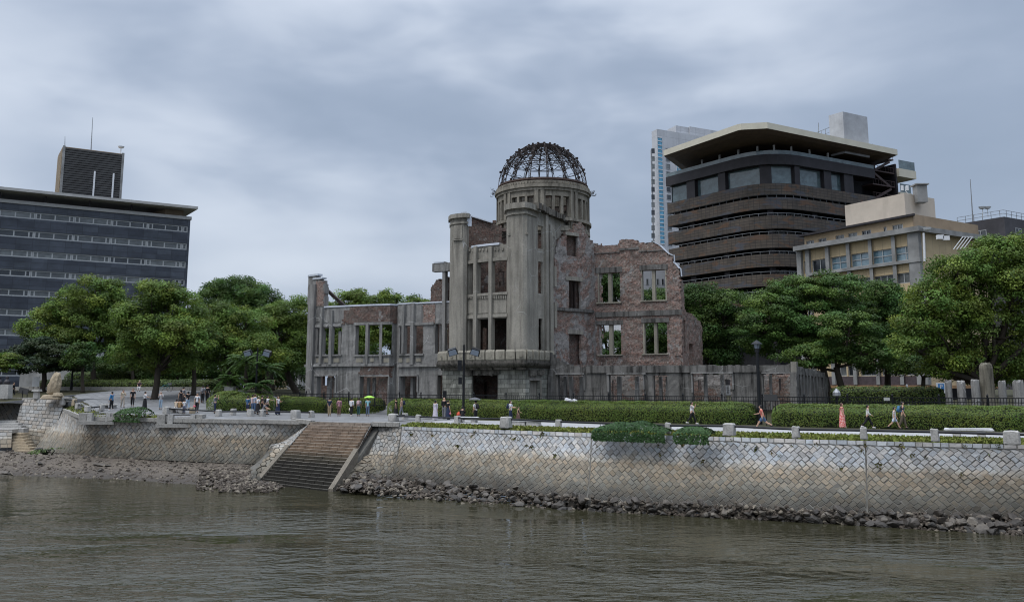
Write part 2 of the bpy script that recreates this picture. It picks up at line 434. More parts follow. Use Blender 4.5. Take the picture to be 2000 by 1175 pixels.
# ================================================================ water
mb = MB(); mb.quad((-1500, -200, 0), (1500, -200, 0), (1500, 2500, 0), (-1500, 2500, 0))
tag(mb.build('river_water', M['water']), kind='structure')
# ================================================================ bank line (tops of the walls), ground behind it
TL, TR = atz(610, 823, 4.5), atz(727, 826, 4.5)
RW_T = [atz(729, 827, 4.42), atz(780, 832, 4.32), atz(1150, 845, 4.32), atz(1560, 857, 4.30), atz(2000, 868, 4.30), atz(2000, 868, 4.30) + Vector((20, -10.5, 0))]
RW_B = [atz(700, 945, .3), atz(755, 942, .3), atz(1140, 985, .3), atz(1560, 1008, .3), atz(2000, 1023, .3), atz(2000, 1023, .3) + Vector((20.3, -10.3, 0))]
LW_T = [atz(108, 792, 5.2), atz(165, 814, 4.55), atz(300, 817, 4.5), atz(500, 820, 4.45), atz(612, 822, 4.45)]
LW_B = [atz(66, 880, 1.3), atz(150, 888, 1.1), atz(290, 897, 1.0), atz(482, 906, .85), atz(590, 905, .8)]
bank = [Vector((-140, 118, 0)), atz(-60, 782, 5.9), LW_T[0], LW_T[1], LW_T[2], LW_T[3], LW_T[4], TL, TR, RW_T[0], RW_T[1], RW_T[2], RW_T[3], RW_T[4], RW_T[5], RW_T[4] + Vector((110, -58, 0))]
def bank_sheet(name, mat, d0, d1s, dz, i0=0, i1=None, zf=None, sub=4):
    mb = MB(); P = []
    pts = bank[i0:i1]
    for a, b in zip(pts, pts[1:]):
        for k in range(sub): P.append(Vector(a).lerp(Vector(b), k / sub))
    P.append(Vector(pts[-1])); D = Vector((.42, .907, 0)); rows = []; acc = 0
    for i, p in enumerate(P):
        if i: acc += (P[i] - P[i - 1]).to_2d().length
        r = []
        for d in [d0] + d1s:
            q = p + D * d; q.z = (zf(q, d, p) if zf else ground(q.x, q.y)) + dz
            r.append((mb.vert(q), (acc, d)))
        rows.append(r)
    for a, b in zip(rows, rows[1:]):
        for k in range(len(a) - 1):
            mb.face((a[k][0], b[k][0], b[k + 1][0], a[k + 1][0]), 0, (a[k][1], b[k][1], b[k + 1][1], a[k + 1][1]))
    return mb.build(name, mat)
def zgr(q, d, p):
    g = ground(q.x, q.y); w = sstep(0.05, 2.6, d); return min(p.z, g) * (1 - w) + g * w if p.z > 0 else g
dists = [.6, 1.3, 2, 2.7, 3.5, 5, 7, 9, 11, 13, 15, 18, 22, 27, 34, 45, 70, 120, 300, 1800]
tag(bank_sheet('park_ground', M['ground'], 0.05, dists, -.03, zf=zgr), kind='structure')
# promenade paving: along the right bank, and the wide forecourt on the left
tag(bank_sheet('promenade', M['pave'], 1.9, [2.6, 3.5, 5, 7, 9], .004, 10, None, sub=5), kind='structure')
tag(bank_sheet('forecourt', M['court'], .25, [.9, 1.6, 2.6, 3.5, 5, 7, 9, 12, 15, 18, 22], .004, 1, 11, zf=zgr, sub=5), kind='structure')
tag(bank_sheet('grass_verge', M['grass'], .1, [.5, .9, 1.4, 1.95], .0, 10, None, zf=zgr, sub=5), kind='stuff')
# blades on the verges
rnd = random.Random(5)
def blades(name, i0, i1, n, dmax, seed, hh=.16):
    r = random.Random(seed); mb = MB(); D = Vector((.42, .907, 0)); pts = [Vector(p) for p in bank[i0:i1]]
    L = [(b - a).length for a, b in zip(pts, pts[1:])]; T = sum(L)
    for _ in range(n):
        s = r.uniform(0, T); i = 0
        while s > L[i]: s -= L[i]; i += 1
        p = pts[i].lerp(pts[i + 1], s / L[i]); d = r.uniform(.08, dmax); q = p + D * d; q.z = zgr(q, d, p)
        a = r.uniform(0, 6.28); w = r.uniform(.05, .11); h = r.uniform(.4, 1) * hh; e = Vector((math.cos(a), math.sin(a), 0)) * w
        l = Vector((r.uniform(-.1, .1), r.uniform(-.1, .1), h)); c = r.uniform(.6, 1.5)
        mb.quad(q - e, q + e, q + e * .4 + l, q - e * .4 + l, 0, None, (c, c * r.uniform(.9, 1.05), c * .9, 1))
    tag(mb.build(name, M['blade']), kind='stuff')
blades('grass_blades', 10, 15, 16000, 1.95, 3)
blades('lawn_blades', 2, 5, 1500, 1.6, 4)
# ================================================================ stone embankment walls
def lerp_line(L, f):
    n = len(L) - 1; x = min(max(f, 0), 1) * n; i = min(int(x), n - 1); return L[i].lerp(L[i + 1], x - i)
class Ruled:
    def __init__(s, T, B, bulge=.0):
        # resample by length of the top line
        n = 60; l = [0]
        for a, b in zip(T, T[1:]): l.append(l[-1] + (b - a).length)
        s.L = l[-1]; s.T = []; s.B = []
        for k in range(n + 1):
            u = s.L * k / n; i = 0
            while i < len(l) - 2 and u > l[i + 1]: i += 1
            f = (u - l[i]) / (l[i + 1] - l[i]); s.T.append(T[i].lerp(T[i + 1], f)); s.B.append(B[i].lerp(B[i + 1], f))
        s.H = (s.T[n // 2] - s.B[n // 2]).length; s.bulge = bulge
    def P(s, u, h, out=0.0):
        f = u / s.L; a = lerp_line(s.B, f); b = lerp_line(s.T, f); g = h / s.H
        p = a.lerp(b, g); d = lerp_line(s.T, min(1, f + .01)) - lerp_line(s.T, max(0, f - .01)); up = b - a
        n = d.cross(up).normalized()
        if n.y > 0: n = -n
        return p + n * (out - s.bulge * 4 * g * (1 - g))
def tani(mb, R, a, b, seed, gap=.016, ht=.034, top=.3, jit=.02, m=0, rag=None):
    r = random.Random(seed); q = math.sqrt(.5); row = 0; h = -a
    while h < R.H:
        sgn = 1 if row % 2 == 0 else -1; u = -1 + (0 if row % 2 else b * q * 1.0)
        while u < R.L + 1:
            cu, ch = u, h + a * q * .5
            ex, ey = Vector((sgn * q, q)), Vector((q * sgn, -q)) * 1.0
            aa, bb = a * r.uniform(.9, 1.08), b * r.uniform(.9, 1.08)
            C = [Vector((cu, ch)) + ex * (aa / 2 - gap / 2) * i + ey * (bb / 2 - gap / 2) * j for i, j in ((-1, -1), (1, -1), (1, 1), (-1, 1))]
            C = [c + Vector((r.uniform(-jit, jit), r.uniform(-jit, jit))) for c in C]
            if -.3 < cu < R.L + .3 and ch < R.H - top + .25 and ch > -.1 and max(c.x for c in C) > .04 and min(c.x for c in C) < R.L - .04: stone(mb, R, C, ht * r.uniform(.6, 1.4), r, m, R.H - top - gap)
            u += 2 * q * b
        h += a * q; row += 1
def stone(mb, R, C, ht, r, m, hmax, tint=None):
    C = [Vector((min(max(c.x, 0), R.L), min(max(c.y, 0), hmax))) for c in C]
    ce = sum(C, Vector((0, 0))) / len(C); n = len(mb.v); k = len(C)
    t = tint or r.choice((.78, .88, .95, 1.0, 1.04, 1.08)) * r.uniform(.9, 1.1); w = r.uniform(-.05, .09)
    col = (t * (1 + w), t, t * (1 - w), 1)
    for c in C: mb.v.append(tuple(R.P(c.x, c.y, 0)))
    for c in C:
        i = ce.lerp(c, .9); mb.v.append(tuple(R.P(i.x, i.y, ht + r.uniform(-.012, .012))))
    mb.face([n + k + j for j in range(k)], m, None, col)
    for j in range(k): mb.face((n + j, n + (j + 1) % k, n + k + (j + 1) % k, n + k + j), m, None, tuple(x * .9 for x in col))
def courses(mb, R, h0, h1, rh, bw, seed, gap=.03, ht=.04, m=0, jit=.012):
    r = random.Random(seed); h = h0
    while h < h1 - .02:
        hh = min(rh * r.uniform(.85, 1.15), h1 - h); u = -r.uniform(0, bw)
        while u < R.L:
            w = bw * r.uniform(.7, 1.3)
            C = [Vector((u + gap / 2, h + gap / 2)), Vector((u + w - gap / 2, h + gap / 2)), Vector((u + w - gap / 2, h + hh - gap / 2)), Vector((u + gap / 2, h + hh - gap / 2))]
            C = [c + Vector((r.uniform(-jit, jit), r.uniform(-jit, jit))) for c in C]
            if C[1].x > .05 and C[0].x < R.L - .05: stone(mb, R, C, ht * r.uniform(.6, 1.4), r, m, R.H)
            u += w
        h += hh
def cobbles(mb, R, sz, seed, gap=.035, ht=.09, m=0):
    """irregular packed stones: clipped cells of jittered seeds"""
    r = random.Random(seed); S = {}; nu, nh = int(R.L / sz) + 3, int(R.H / (sz * .8)) + 3
    for i in range(-1, nu):
        for j in range(-1, nh): S[i, j] = Vector(((i + .5 * (j % 2) + r.uniform(-.33, .33)) * sz, (j + r.uniform(-.3, .3)) * sz * .8))
    for (i, j), c in S.items():
        if not (-sz * .2 < c.x < R.L + sz * .2 and -sz * .2 < c.y < R.H + sz * .2): continue
        P = [c + Vector((a * sz, b * sz)) for a, b in ((-1, -1), (1, -1), (1, 1), (-1, 1))]
        for di in (-2, -1, 0, 1, 2):
            for dj in (-2, -1, 0, 1, 2):
                o = S.get((i + di, j + dj))
                if o is None or (di == 0 and dj == 0): continue
                n = (o - c); d = n.length; n /= d; lim = d / 2 - gap / 2; Q = []
                for a, b in zip(P, P[1:] + P[:1]):
                    fa, fb = (a - c).dot(n) - lim, (b - c).dot(n) - lim
                    if fa <= 0: Q.append(a)
                    if fa * fb < 0: Q.append(a.lerp(b, fa / (fa - fb)))
                P = Q
                if len(P) < 3: break
            if len(P) < 3: break
        if len(P) >= 3: stone(mb, R, P, ht * r.uniform(.6, 1.3), r, m, R.H)
def backing(R, nx=40, ny=6, out=.0):
    mb = MB(); I = [[mb.vert(R.P(R.L * i / nx, R.H * j / ny, out)) for j in range(ny + 1)] for i in range(nx + 1)]
    for i in range(nx):
        for j in range(ny): mb.face((I[i][j], I[i + 1][j], I[i + 1][j + 1], I[i][j + 1]))
    return mb
# right wall, in three panels divided by open joints
w = tag(thing('embankment_wall', 'long pale stone embankment wall in diagonal courses right of the steps, brown below the tide line', 'wall', RW_T[0]), group=None)
def world_child(o, p): o.parent = p; o.matrix_parent_inverse = Matrix.Translation(p.location).inverted(); return o
R = Ruled(RW_T, RW_B, .25)
world_child(backing(R, 60, 6).build('mortar', M['joint']), w)
def ufrac(px):
    lo, hi = 0.0, 1.0
    for _ in range(40):
        m_ = (lo + hi) / 2; q_ = R.P(m_ * R.L, R.H); xx = PX0 + FOC * q_.x / (q_.y * CP + (q_.z - EZ) * SP)
        lo, hi = (m_, hi) if xx < px else (lo, m_)
    return lo
e_ = [ufrac(785), ufrac(1155), ufrac(1690)]; g_ = .0006
for x0, x1, sd in ((0, e_[0] - g_, 1), (e_[0] + g_, e_[1] - g_, 2), (e_[1] + g_, e_[2] - g_, 3), (e_[2] + g_, 1, 4)):
    class Sub:
        def __init__(s, R, a, b): s.R = R; s.a = a * R.L; s.L = (b - a) * R.L; s.H = R.H
        def P(s, u, h, o=0): return s.R.P(s.a + u, h, o)
    S = Sub(R, x0, x1); mb = MB()
    if sd == 1: cobbles(mb, S, .42, 11, ht=.05)
    else:
        tani(mb, S, .41, .30, sd)
        courses(mb, S, R.H - .3, R.H, .3, .5, sd + 20)
    world_child(mb.build('stone_facing', M['wallR'] if sd > 1 else M['cobble']), w)
# left wall
w = tag(thing('embankment_wall', 'warm grey stone embankment wall with a coping, above the shingle beach left of the steps', 'wall', LW_T[1]), group=None)
R = Ruled(LW_T, LW_B, .3)
world_child(backing(R, 60, 6).build('mortar', M['joint']), w)
mb = MB(); tani(mb, R, .43, .32, 9, jit=.03, ht=.05, top=.02); world_child(mb.build('stone_facing', M['wallL']), w)
mb = MB()
for k in range(46):
    f0, f1 = k / 46 * R.L + .01, (k + 1) / 46 * R.L - .01
    a, b = R.P(f0, R.H), R.P(f1, R.H); d = (b - a).normalized(); n = Vector((d.y, -d.x, 0))
    mb.hexa([a + n * .12 - Vector((0, 0, .28)), b + n * .12 - Vector((0, 0, .28)), b - n * .4 - Vector((0, 0, .28)), a - n * .4 - Vector((0, 0, .28)), a + n * .12 + Vector((0, 0, .05)), b + n * .12 + Vector((0, 0, .05)), b - n * .4 + Vector((0, 0, .05)), a - n * .4 + Vector((0, 0, .05))])
world_child(mb.build('coping', M['coping']), w)
# ================================================================ river steps with cobbled skirts
BL, BR = atz(505, 946, -.1), atz(641, 962, -.1)
st = tag(thing('stone_stairway', 'broad flight of stone river steps cut into the embankment, dark with weed near the water', 'stairs', (TL + TR) / 2))
def m_step():
    t = NT('river step', .8, 0, .3)
    sep = t.n('ShaderNodeSeparateXYZ'); t.put(sep.inputs[0], t.n('ShaderNodeNewGeometry').outputs['Position'])
    z = t.math('ADD', sep.outputs[2], t.math('MULTIPLY', t.math('SUBTRACT', t.noise(t.pos((.6, .6, 1)), 1, 4), .5), .5))
    c = t.ramp(t.math('DIVIDE', z, 5), [(.30, (.018, .016, .012)), (.40, (.05, .042, .028)), (.5, (.15, .105, .07)), (.8, (.18, .13, .095)), (.95, (.24, .21, .18))])
    a = t.noise(t.pos((1.2, 1.2, 3)), 1, 6, .7)
    c = t.mix(1, c, t.ramp(a, [(.3, .45), (.7, 1.4)]), 'MULTIPLY')
    # treads paler than the risers, mixed in by upward normal
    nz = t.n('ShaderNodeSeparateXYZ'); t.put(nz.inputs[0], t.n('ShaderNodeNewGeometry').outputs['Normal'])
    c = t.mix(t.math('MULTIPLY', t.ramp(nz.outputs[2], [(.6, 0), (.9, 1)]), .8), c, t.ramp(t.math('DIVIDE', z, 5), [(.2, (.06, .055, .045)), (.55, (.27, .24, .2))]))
    t.bump(a, .4, .03); return t.col(c)
M['step'] = m_step()
NS = 21; M['slabst'] = m_granite('slab stone', (.15, .132, .105))
for i in range(NS):
    f0, f1 = i / NS, (i + 1.25) / NS
    a, b = BL.lerp(TL, f0), BR.lerp(TR, f0); c, d = BR.lerp(TR, f1), BL.lerp(TL, f1)
    z1 = -.1 + 4.6 * (i + 1) / NS; z0 = z1 - .45
    mb = MB(); n = 8
    for k in range(n):
        p, q = a.lerp(b, k / n), a.lerp(b, (k + 1) / n - .004); r_, s_ = d.lerp(c, (k + 1) / n - .004), d.lerp(c, k / n); e = rnd.uniform(-.012, .012)
        mb.hexa([Vector((v.x, v.y, z0)) for v in (p, q, r_, s_)] + [Vector((v.x, v.y, z1 + e)) for v in (p, q, r_, s_)])
    world_child(mb.build('step', M['step']), st)
mb = MB(); dn = Vector((0, 0, -.5)); mb.hexa([Vector((BL.x - .3, BL.y + .3, -1)), Vector((BR.x + .3, BR.y + .2, -1)), Vector((TR.x + .5, TR.y, -1)), Vector((TL.x - .4, TL.y, -1)), BL + dn, BR + dn, TR + dn + Vector((.5, 0, 0)), TL + dn - Vector((.4, 0, 0))])
world_child(mb.build('stair_base', M['joint']), st)
for (A, B, sd) in ((BL, TL, -1), (BR, TR, 1)):
    mb = MB(); top = A.lerp(B, .56); d = (top - A).normalized(); sx = Vector((sd * .9, sd * -.5, 0)).normalized() * .42
    up = Vector((0, 0, .3)); lo = Vector((0, 0, -.6))
    mb.hexa([A + lo, A + sx + lo, top + sx + lo, top + lo, A + up, A + sx + up, top + sx + up, top + up] if sd > 0 else [A + sx + lo, A + lo, top + lo, top + sx + lo, A + sx + up, A + up, top + up, top + sx + up])
    world_child(mb.build('side_slab', M['slabst']), st)
def skirt(ridge, base, sz, sd, label, bulge=-.35):
    t = tag(thing('cobbled_skirt', label, 'stonework', atz(*base[1])))
    R = Ruled([atz(*p) for p in ridge], [atz(*p) for p in base], bulge)
    world_child(backing(R, 12, 8, -.02).build('mortar', M['joint']), t)
    mb = MB(); cobbles(mb, R, sz, sd, ht=.1); world_child(mb.build('cobbles', M['cobble']), t)
skirt([(527, 868, 2.6), (552, 864, 2.7), (580, 867, 2.6)], [(482, 915, .6), (486, 938, .2), (507, 944, .0)], .5, 31, 'rounded cobbled skirt against the left edge of the river steps')
skirt([(704, 873, 2.6), (730, 871, 2.7), (756, 869, 2.7)], [(644, 956, .0), (684, 955, .1), (736, 940, .4)], .5, 32, 'rounded cobbled skirt against the right edge of the river steps')
# cheeks of the cutting, above the skirts
for A, B, T, T2, lab in ((TL, BL, LW_T[4], LW_T[4] + Vector((-2.5, 2.6, 0)), 'left'), (TR, BR, RW_T[0], RW_T[1], 'right')):
    t = tag(thing('cheek_wall', 'short cobbled wall flanking the upper river steps on their %s side' % lab, 'wall', A))
    sx = -.42 if lab == 'left' else .08
    foot = A.lerp(B, .5); foot.x += sx; foot.z -= .3
    a2 = Vector((A.x + sx * .3, A.y, 4.5)); R = Ruled([a2, a2 + (foot - a2) * .12 + Vector((0, 0, .15))] if 0 else [a2, Vector((T.x, T.y, 4.45))], [Vector((foot.x, foot.y, foot.z)), atz(545 if lab == 'left' else 752, 868, 2.4)], 0)
    mb = MB(); cobbles(mb, R, .4, 44, ht=.05); world_child(mb.build('cobbles', M['cobble']), t)
    world_child(backing(R, 6, 6, -.02).build('mortar', M['joint']), t)
    mb = MB(); d = (T2 - a2); d.z = 0; n = 4
    for k in range(n):
        p, q = a2 + d * (k / n), a2 + d * ((k + 1) / n - .01); o = Vector((0, .6, 0)); dn = Vector((0, -.15, 0)); z0, z1 = Vector((0, 0, -.22)), Vector((0, 0, .1))
        P = [p + dn + z0, q + dn + z0, q + o + z0, p + o + z0, p + dn + z1, q + dn + z1, q + o + z1, p + o + z1]
        mb.hexa(P)
    world_child(mb.build('coping', M['coping']), t)
# ================================================================ shingle beach
mb = MB(); nx, ny = 70, 16; I = []
sh = [Vector((-75, 76.5, 0)), atz(0, 930, 0), atz(250, 940, 0), atz(440, 958, 0), atz(545, 957, 0)]
bk = [Vector((-75, 93, 1.5)), LW_B[0] + Vector((-8, 1, .1)), LW_B[1] + Vector((0, 1, .05)), LW_B[3] + Vector((0, 1, .0)), LW_B[4] + Vector((1, -3, -.2))]
def beach_p(f, g):
    a, b = lerp_line(sh, f), lerp_line(bk, f); p = a.lerp(b, g); q = Vector((p.x * .5, p.y * .5, 0))
    p.z = -.35 + (b.z + .3) * min(1, 1.18 * g) ** .8 + mnoise.noise(q) * .14 + mnoise.noise(q * 3.3) * .09; return p
for i in range(nx + 1):
    I.append([mb.vert(beach_p(i / nx, j / ny)) for j in range(ny + 1)])
for i in range(nx):
    for j in range(ny): mb.face((I[i][j], I[i + 1][j], I[i + 1][j + 1], I[i][j + 1]))
tag(mb.build('shingle_beach', M['beach'], None, True), kind='structure')
def rock_mesh(name, seed, mat, flat=.65, sub=2):
    r = random.Random(seed); bm = bmesh.new(); bmesh.ops.create_icosphere(bm, subdivisions=sub, radius=1)
    pl = [(Vector((r.gauss(0, 1), r.gauss(0, 1), r.gauss(0, 1))).normalized(), r.uniform(.38, .78)) for _ in range(9)]
    sx, sy, sz = r.uniform(.8, 1.25), r.uniform(.6, 1), flat * r.uniform(.7, 1.2)
    for v in bm.verts:
        for n, d in pl:
            k = v.co.dot(n) - d
            if k > 0: v.co -= n * k
        v.co += Vector((r.uniform(-1, 1), r.uniform(-1, 1), r.uniform(-1, 1))) * .025
        v.co.x *= sx; v.co.y *= sy; v.co.z *= sz
    bmesh.ops.dissolve_limit(bm, angle_limit=.12, verts=bm.verts, edges=bm.edges)
    me = bpy.data.meshes.new(name); bm.to_mesh(me); bm.free(); me.materials.append(mat); return me
ROCKS = [rock_mesh('rock', 100 + k, M['riprap']) for k in range(12)]
def rubble(name, pts, mats, seed):
    """many stones nobody would count, as one mesh"""
    r = random.Random(seed); src = []
    for me in ROCKS[:8]: src.append(([v.co.copy() for v in me.vertices], [tuple(p.vertices) for p in me.polygons]))
    mb = MB()
    for p, s in pts:
        V, Fc = r.choice(src); R3 = Euler((r.uniform(-.5, .5), r.uniform(-.5, .5), r.uniform(0, 6.28))).to_matrix(); n = len(mb.v); m = r.choices(range(len(mats)), [3, 1][:len(mats)])[0]
        mb.v += [tuple(p + R3 @ v * s) for v in V]
        for f in Fc: mb.face([n + k for k in f], m)
    return tag(mb.build(name, mats), kind='stuff')
rr = random.Random(77); cand = []
def rip_pt(f, g):
    # from the wall foot to the water's edge, following the photograph's waterline
    b = lerp_line(RW_B[:5], f); x = 650 + 1350 * f; y = np.interp(x, [650, 800, 1200, 1600, 2000], [962, 974, 1000, 1020, 1046]); wv = atz(x, float(y), 0)
    p = b.lerp(wv, g); p.z = .62 * (1 - g) + .02 + (.35 * sstep(.2, 0, f)); return p
for k in range(640):
    f = rr.random() ** .9; g = rr.uniform(-.1, 1.02); s = rr.choice((.16, .2, .25, .3, .38)) * rr.uniform(.8, 1.25)
    p = rip_pt(f, g); p.z += rr.uniform(-.12, .16); cand.append((s * 60 / p.y, p, s))
cand.sort(key=lambda c: -c[0])
big = cand[:280]; rest = [(c[1], c[2] * .9) for c in cand[280:]]
for k in range(2300):
    f = rr.random(); g = rr.uniform(-.15, 1.08); rest.append((rip_pt(f, g) + Vector((0, 0, rr.uniform(-.2, .0))), rr.uniform(.08, .24)))
for k in range(500):
    f = rr.random() * .09; g = rr.uniform(-.8, .9); rest.append((rip_pt(f, g) + Vector((0, 0, rr.uniform(-.2, .1))), rr.uniform(.12, .3)))
for _, p, s in big:
    o = link('riprap_rock', rr.choice(ROCKS)); o.location = p; o.scale = (s * 1.1, s * 1.1, s * .95); o.rotation_euler = (rr.uniform(-.5, .5), rr.uniform(-.5, .5), rr.uniform(0, 6.28))
    tag(o, 'dark angular rock in the rubble along the foot of the pale right hand embankment', 'rock', 'rubble rocks at the foot of the embankment')
rubble('riprap_rubble', rest, [M['rock'], M['rock_pale']], 8)
# the beach: shingle as stuff, heap beside the steps, the boulders one by one
pts = []
for k in range(5200):
    f, g = rr.random(), rr.random() ** .8; pts.append((beach_p(f, g) + Vector((0, 0, -.02)), rr.choice((.05, .07, .09, .13, .2)) * rr.uniform(.8, 1.3)))
rubble('beach_shingle', pts, [M['rock'], M['rock_pale']], 9)
pts = []
for k in range(300):
    x = rr.uniform(385, 500); y = np.interp(x, [385, 500], [915, 912]) + rr.uniform(0, 42); q = atz(x, float(y), max(.1, .75 - (y - 912) * .018)); pts.append((q - Vector((0, 0, .06)), rr.uniform(.09, .27)))
for k in range(160):
    x = rr.uniform(430, 550); y = rr.uniform(944, 960); pts.append((atz(x, y, rr.uniform(0, .12)), rr.uniform(.12, .3)))
rubble('stone_heap', pts, [M['rock'], M['rock_pale']], 10)
for n, (x, y, s, fl, lab) in enumerate([(50, 875, .55, 0, 'black squared boulder on the beach below the small far left steps'), (75, 880, .7, 0, 'largest black boulder on the beach near the wall corner'), (68, 886, .38, 0, 'low flat boulder in front of the largest black boulder'), (142, 880, .6, 0, 'black boulder with a pale top beside a tuft of green weed'),
        (335, 918, .55, 0, 'long dark slab rock lying in the middle of the beach'), (168, 895, .4, 0, 'squared dark block lying alone on the upper beach'), (78, 908, .45, 0, 'dark mossy rock halfway down the beach at the left'), (202, 909, .8, 1, 'long flat dark slab with a pale end on the open beach'), (213, 911, .4, 1, 'pale tilted block at the end of the long dark slab'),
        (277, 899, .45, 0, 'dark rock against the foot of the left embankment'), (196, 920, .4, 0, 'grey rock below the long dark slab'), (270, 918, .3, 0, 'small dark rock on the open beach'), (10, 925, .7, 1, 'flat grey slab at the far left waterline'), (300, 932, .55, 1, 'flat rock near the water in the middle of the beach')]):
    p = atz(x, y, 0.0); g = max(.1, 1.35 - (y - 878) * .024); p = atz(x, y, g)
    o = link('boulder', ROCKS[n % 12]); o.location = p + Vector((0, 0, .1)); o.scale = (s * (1.3 if fl else 1), s * .8, s * (.35 if fl else .75)); o.rotation_euler = (.1, -.1, n * 1.3)
    tag(o, lab, 'boulder')

# weeds rooted in the joints of the pale wall
r = random.Random(12); mb = MB(); Rw = Ruled(RW_T, RW_B, .25)
for k in range(46):
    u, h = r.uniform(.08, .98) * Rw.L * .72, Rw.H - abs(r.gauss(0, .75)) - .15
    c = Rw.P(u, h, .06); n_ = r.randint(5, 16); sz = r.uniform(.06, .17)
    for j in range(n_):
        a = r.uniform(0, 6.28); d = Vector((math.cos(a) * .8, -.5 - r.random() * .5, math.sin(a) * .7 - .15)).normalized() * sz * r.uniform(.6, 1.5); w_ = d.cross(Vector((0, 1, .3))).normalized() * sz * .28; q = c + Vector((r.uniform(-.1, .1), 0, r.uniform(-.08, .08)))
        v = r.uniform(.4, 1.1); mb.quad(q - w_ * .4, q + w_ * .4, q + d + w_, q + d - w_, 0, None, (v, v * r.uniform(.6, 1), v, 1))
tag(mb.build('wall_weeds', M['blade']), kind='stuff')
# ================================================================ the domed ruin
def m_conc(name, c, dark=.55, crack=.5, streak=1.0, stone=None, peel=0.0):
    t = NT(name, .92, 0, .15)
    p = t.pos((1, 1, 1))
    big = t.noise(p, .45, 5, .6); fine = t.noise(p, 7, 6, .75); st = t.noise(t.pos((1.6, 1.6, .16)), 1.3, 5, .65, .3)
    base = t.mix(t.ramp(big, [(.3, 0), (.7, 1)]), tuple(k * .74 for k in c), tuple(k * 1.15 for k in c))
    base = t.mix(t.ramp(fine, [(.3, .5), (.62, 0)]), base, tuple(k * .45 for k in c))
    if stone:
        br = t.n('ShaderNodeTexBrick', offset=.5, Scale=1.0); t.put(br.inputs['Vector'], t.pos((1, 1, 1), 'uv'))
        for k, v in (('Color1', (1.15, 1.15, 1.12)), ('Color2', (.62, .62, .6)), ('Mortar', (.36, .36, .35)), ('Mortar Size', .025), ('Brick Width', stone[0]), ('Row Height', stone[1]), ('Mortar Smooth', .2)): t.put(br.inputs[k], v)
        base = t.mix(1, base, br.outputs[0], 'MULTIPLY')
    base = t.mix(t.math('MULTIPLY', t.ramp(st, [(.45, 0), (.68, 1)]), streak), base, tuple(k * dark * .28 for k in c))
    if peel:
        pn = t.noise(p, 1.1, 5, .7, .6)
        base = t.mix(t.math('MULTIPLY', t.ramp(pn, [(.54, 0), (.60, 1)]), peel), base, (.27, .26, .25))
    vo = t.n('ShaderNodeTexVoronoi', feature='DISTANCE_TO_EDGE', Scale=.42)
    vd = t.mix(.35, p, t.n('ShaderNodeTexNoise', Scale=1.4, Detail=4.0).outputs[1], 'ADD'); t.put(vo.inputs['Vector'], vd)
    mk = t.math('MULTIPLY', t.ramp(vo.outputs['Distance'], [(.003, 1), (.010, 0)]), t.ramp(t.noise(p, .22, 2), [(.5, 0), (.56, crack)]))
    base = t.mix(mk, base, (.42, .42, .41))
    t.bump(t.math('ADD', fine, t.math('MULTIPLY', big, 1.5)), .45, .06)
    return t.col(base)
def m_brick(name, plaster=.35, soot=.5, tone=1.0):
    t = NT(name, .93, 0, .1)
    uv = t.pos((1, 1, 1), 'uv'); p = t.pos((1, 1, 1))
    br = t.n('ShaderNodeTexBrick', offset=.5, Scale=1.0); t.put(br.inputs['Vector'], uv)
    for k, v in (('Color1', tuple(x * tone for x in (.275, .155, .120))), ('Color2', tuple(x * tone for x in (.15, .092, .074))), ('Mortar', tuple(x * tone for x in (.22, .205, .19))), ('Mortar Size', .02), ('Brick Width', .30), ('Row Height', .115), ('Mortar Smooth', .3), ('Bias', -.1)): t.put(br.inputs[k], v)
    fine = t.noise(p, 5, 7, .8); c = t.mix(1, br.outputs[0], t.ramp(fine, [(.28, .35), (.72, 1.5)]), 'MULTIPLY')
    gp = t.noise(p, 1.6, 6, .75, .4)
    c = t.mix(t.ramp(gp, [(.5, 0), (.62, .8)]), c, tuple(x * tone for x in (.20, .175, .15)))
    pl = t.noise(p, .55, 6, .68, .5)
    c = t.mix(t.ramp(pl, [(.66 - plaster * .42, 0), (.70 - plaster * .42, .82)]), c, t.mix(fine, (.15, .145, .14), (.36, .35, .335)))
    s = t.noise(t.pos((.6, .6, .28)), 1, 5, .65)
    c = t.mix(t.ramp(s, [(.55, 0), (.75, soot)]), c, (.035, .031, .03))
    sp = t.noise(p, 5.5, 3, .6, .3); c = t.mix(t.ramp(sp, [(.56, 0), (.63, .55)]), c, (.34 * tone, .315 * tone, .29 * tone))
    sq = t.noise(t.pos((1.05, 1.05, 1.1)), 6.2, 3, .6, .2); c = t.mix(t.ramp(sq, [(.58, 0), (.66, .75)]), c, (.045, .036, .033))
    t.bump(t.math('ADD', fine, br.outputs['Fac']), .6, .05)
    return t.col(c)
M['pier'] = m_conc('pier concrete', (.295, .276, .238), .6, .8, .5)
M['wing'] = m_conc('wing concrete', (.255, .249, .238), .55, .9, .7)
M['low'] = m_conc('low wall concrete', (.16, .154, .145), .4, .35, 1.0)
M['base'] = m_conc('dressed stone', (.31, .31, .28), .5, .0, .6, (.75, .42))
M['balc'] = m_conc('balcony stone', (.31, .288, .236), .4, .0, .35)
M['corbel'] = m_conc('corbel stone', (.15, .138, .12), .12, .0, 1.0)
M['drumc'] = m_conc('drum plaster', (.285, .26, .215), .5, .2, .7)
M['brick'] = m_brick('ruin brick', .18, .75)
M['brickp'] = m_brick('plastered brick', .40, .6)
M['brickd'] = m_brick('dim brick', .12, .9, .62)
M['iron'] = plain('rusted iron', (.030, .022, .020), .7, .2, .5, 2)
M['rustring'] = plain('rusted ring', (.085, .058, .048), .8, .1, .4, 2)
M['sheet'] = plain('pale flashing', (.52, .55, .60), .35, .3, .1, 2)
ruin = tag(thing('ruined_building', 'roofless ruin of a brick and concrete hall topped by a bare iron dome frame', 'ruin', (OX, OY, 4.5)))
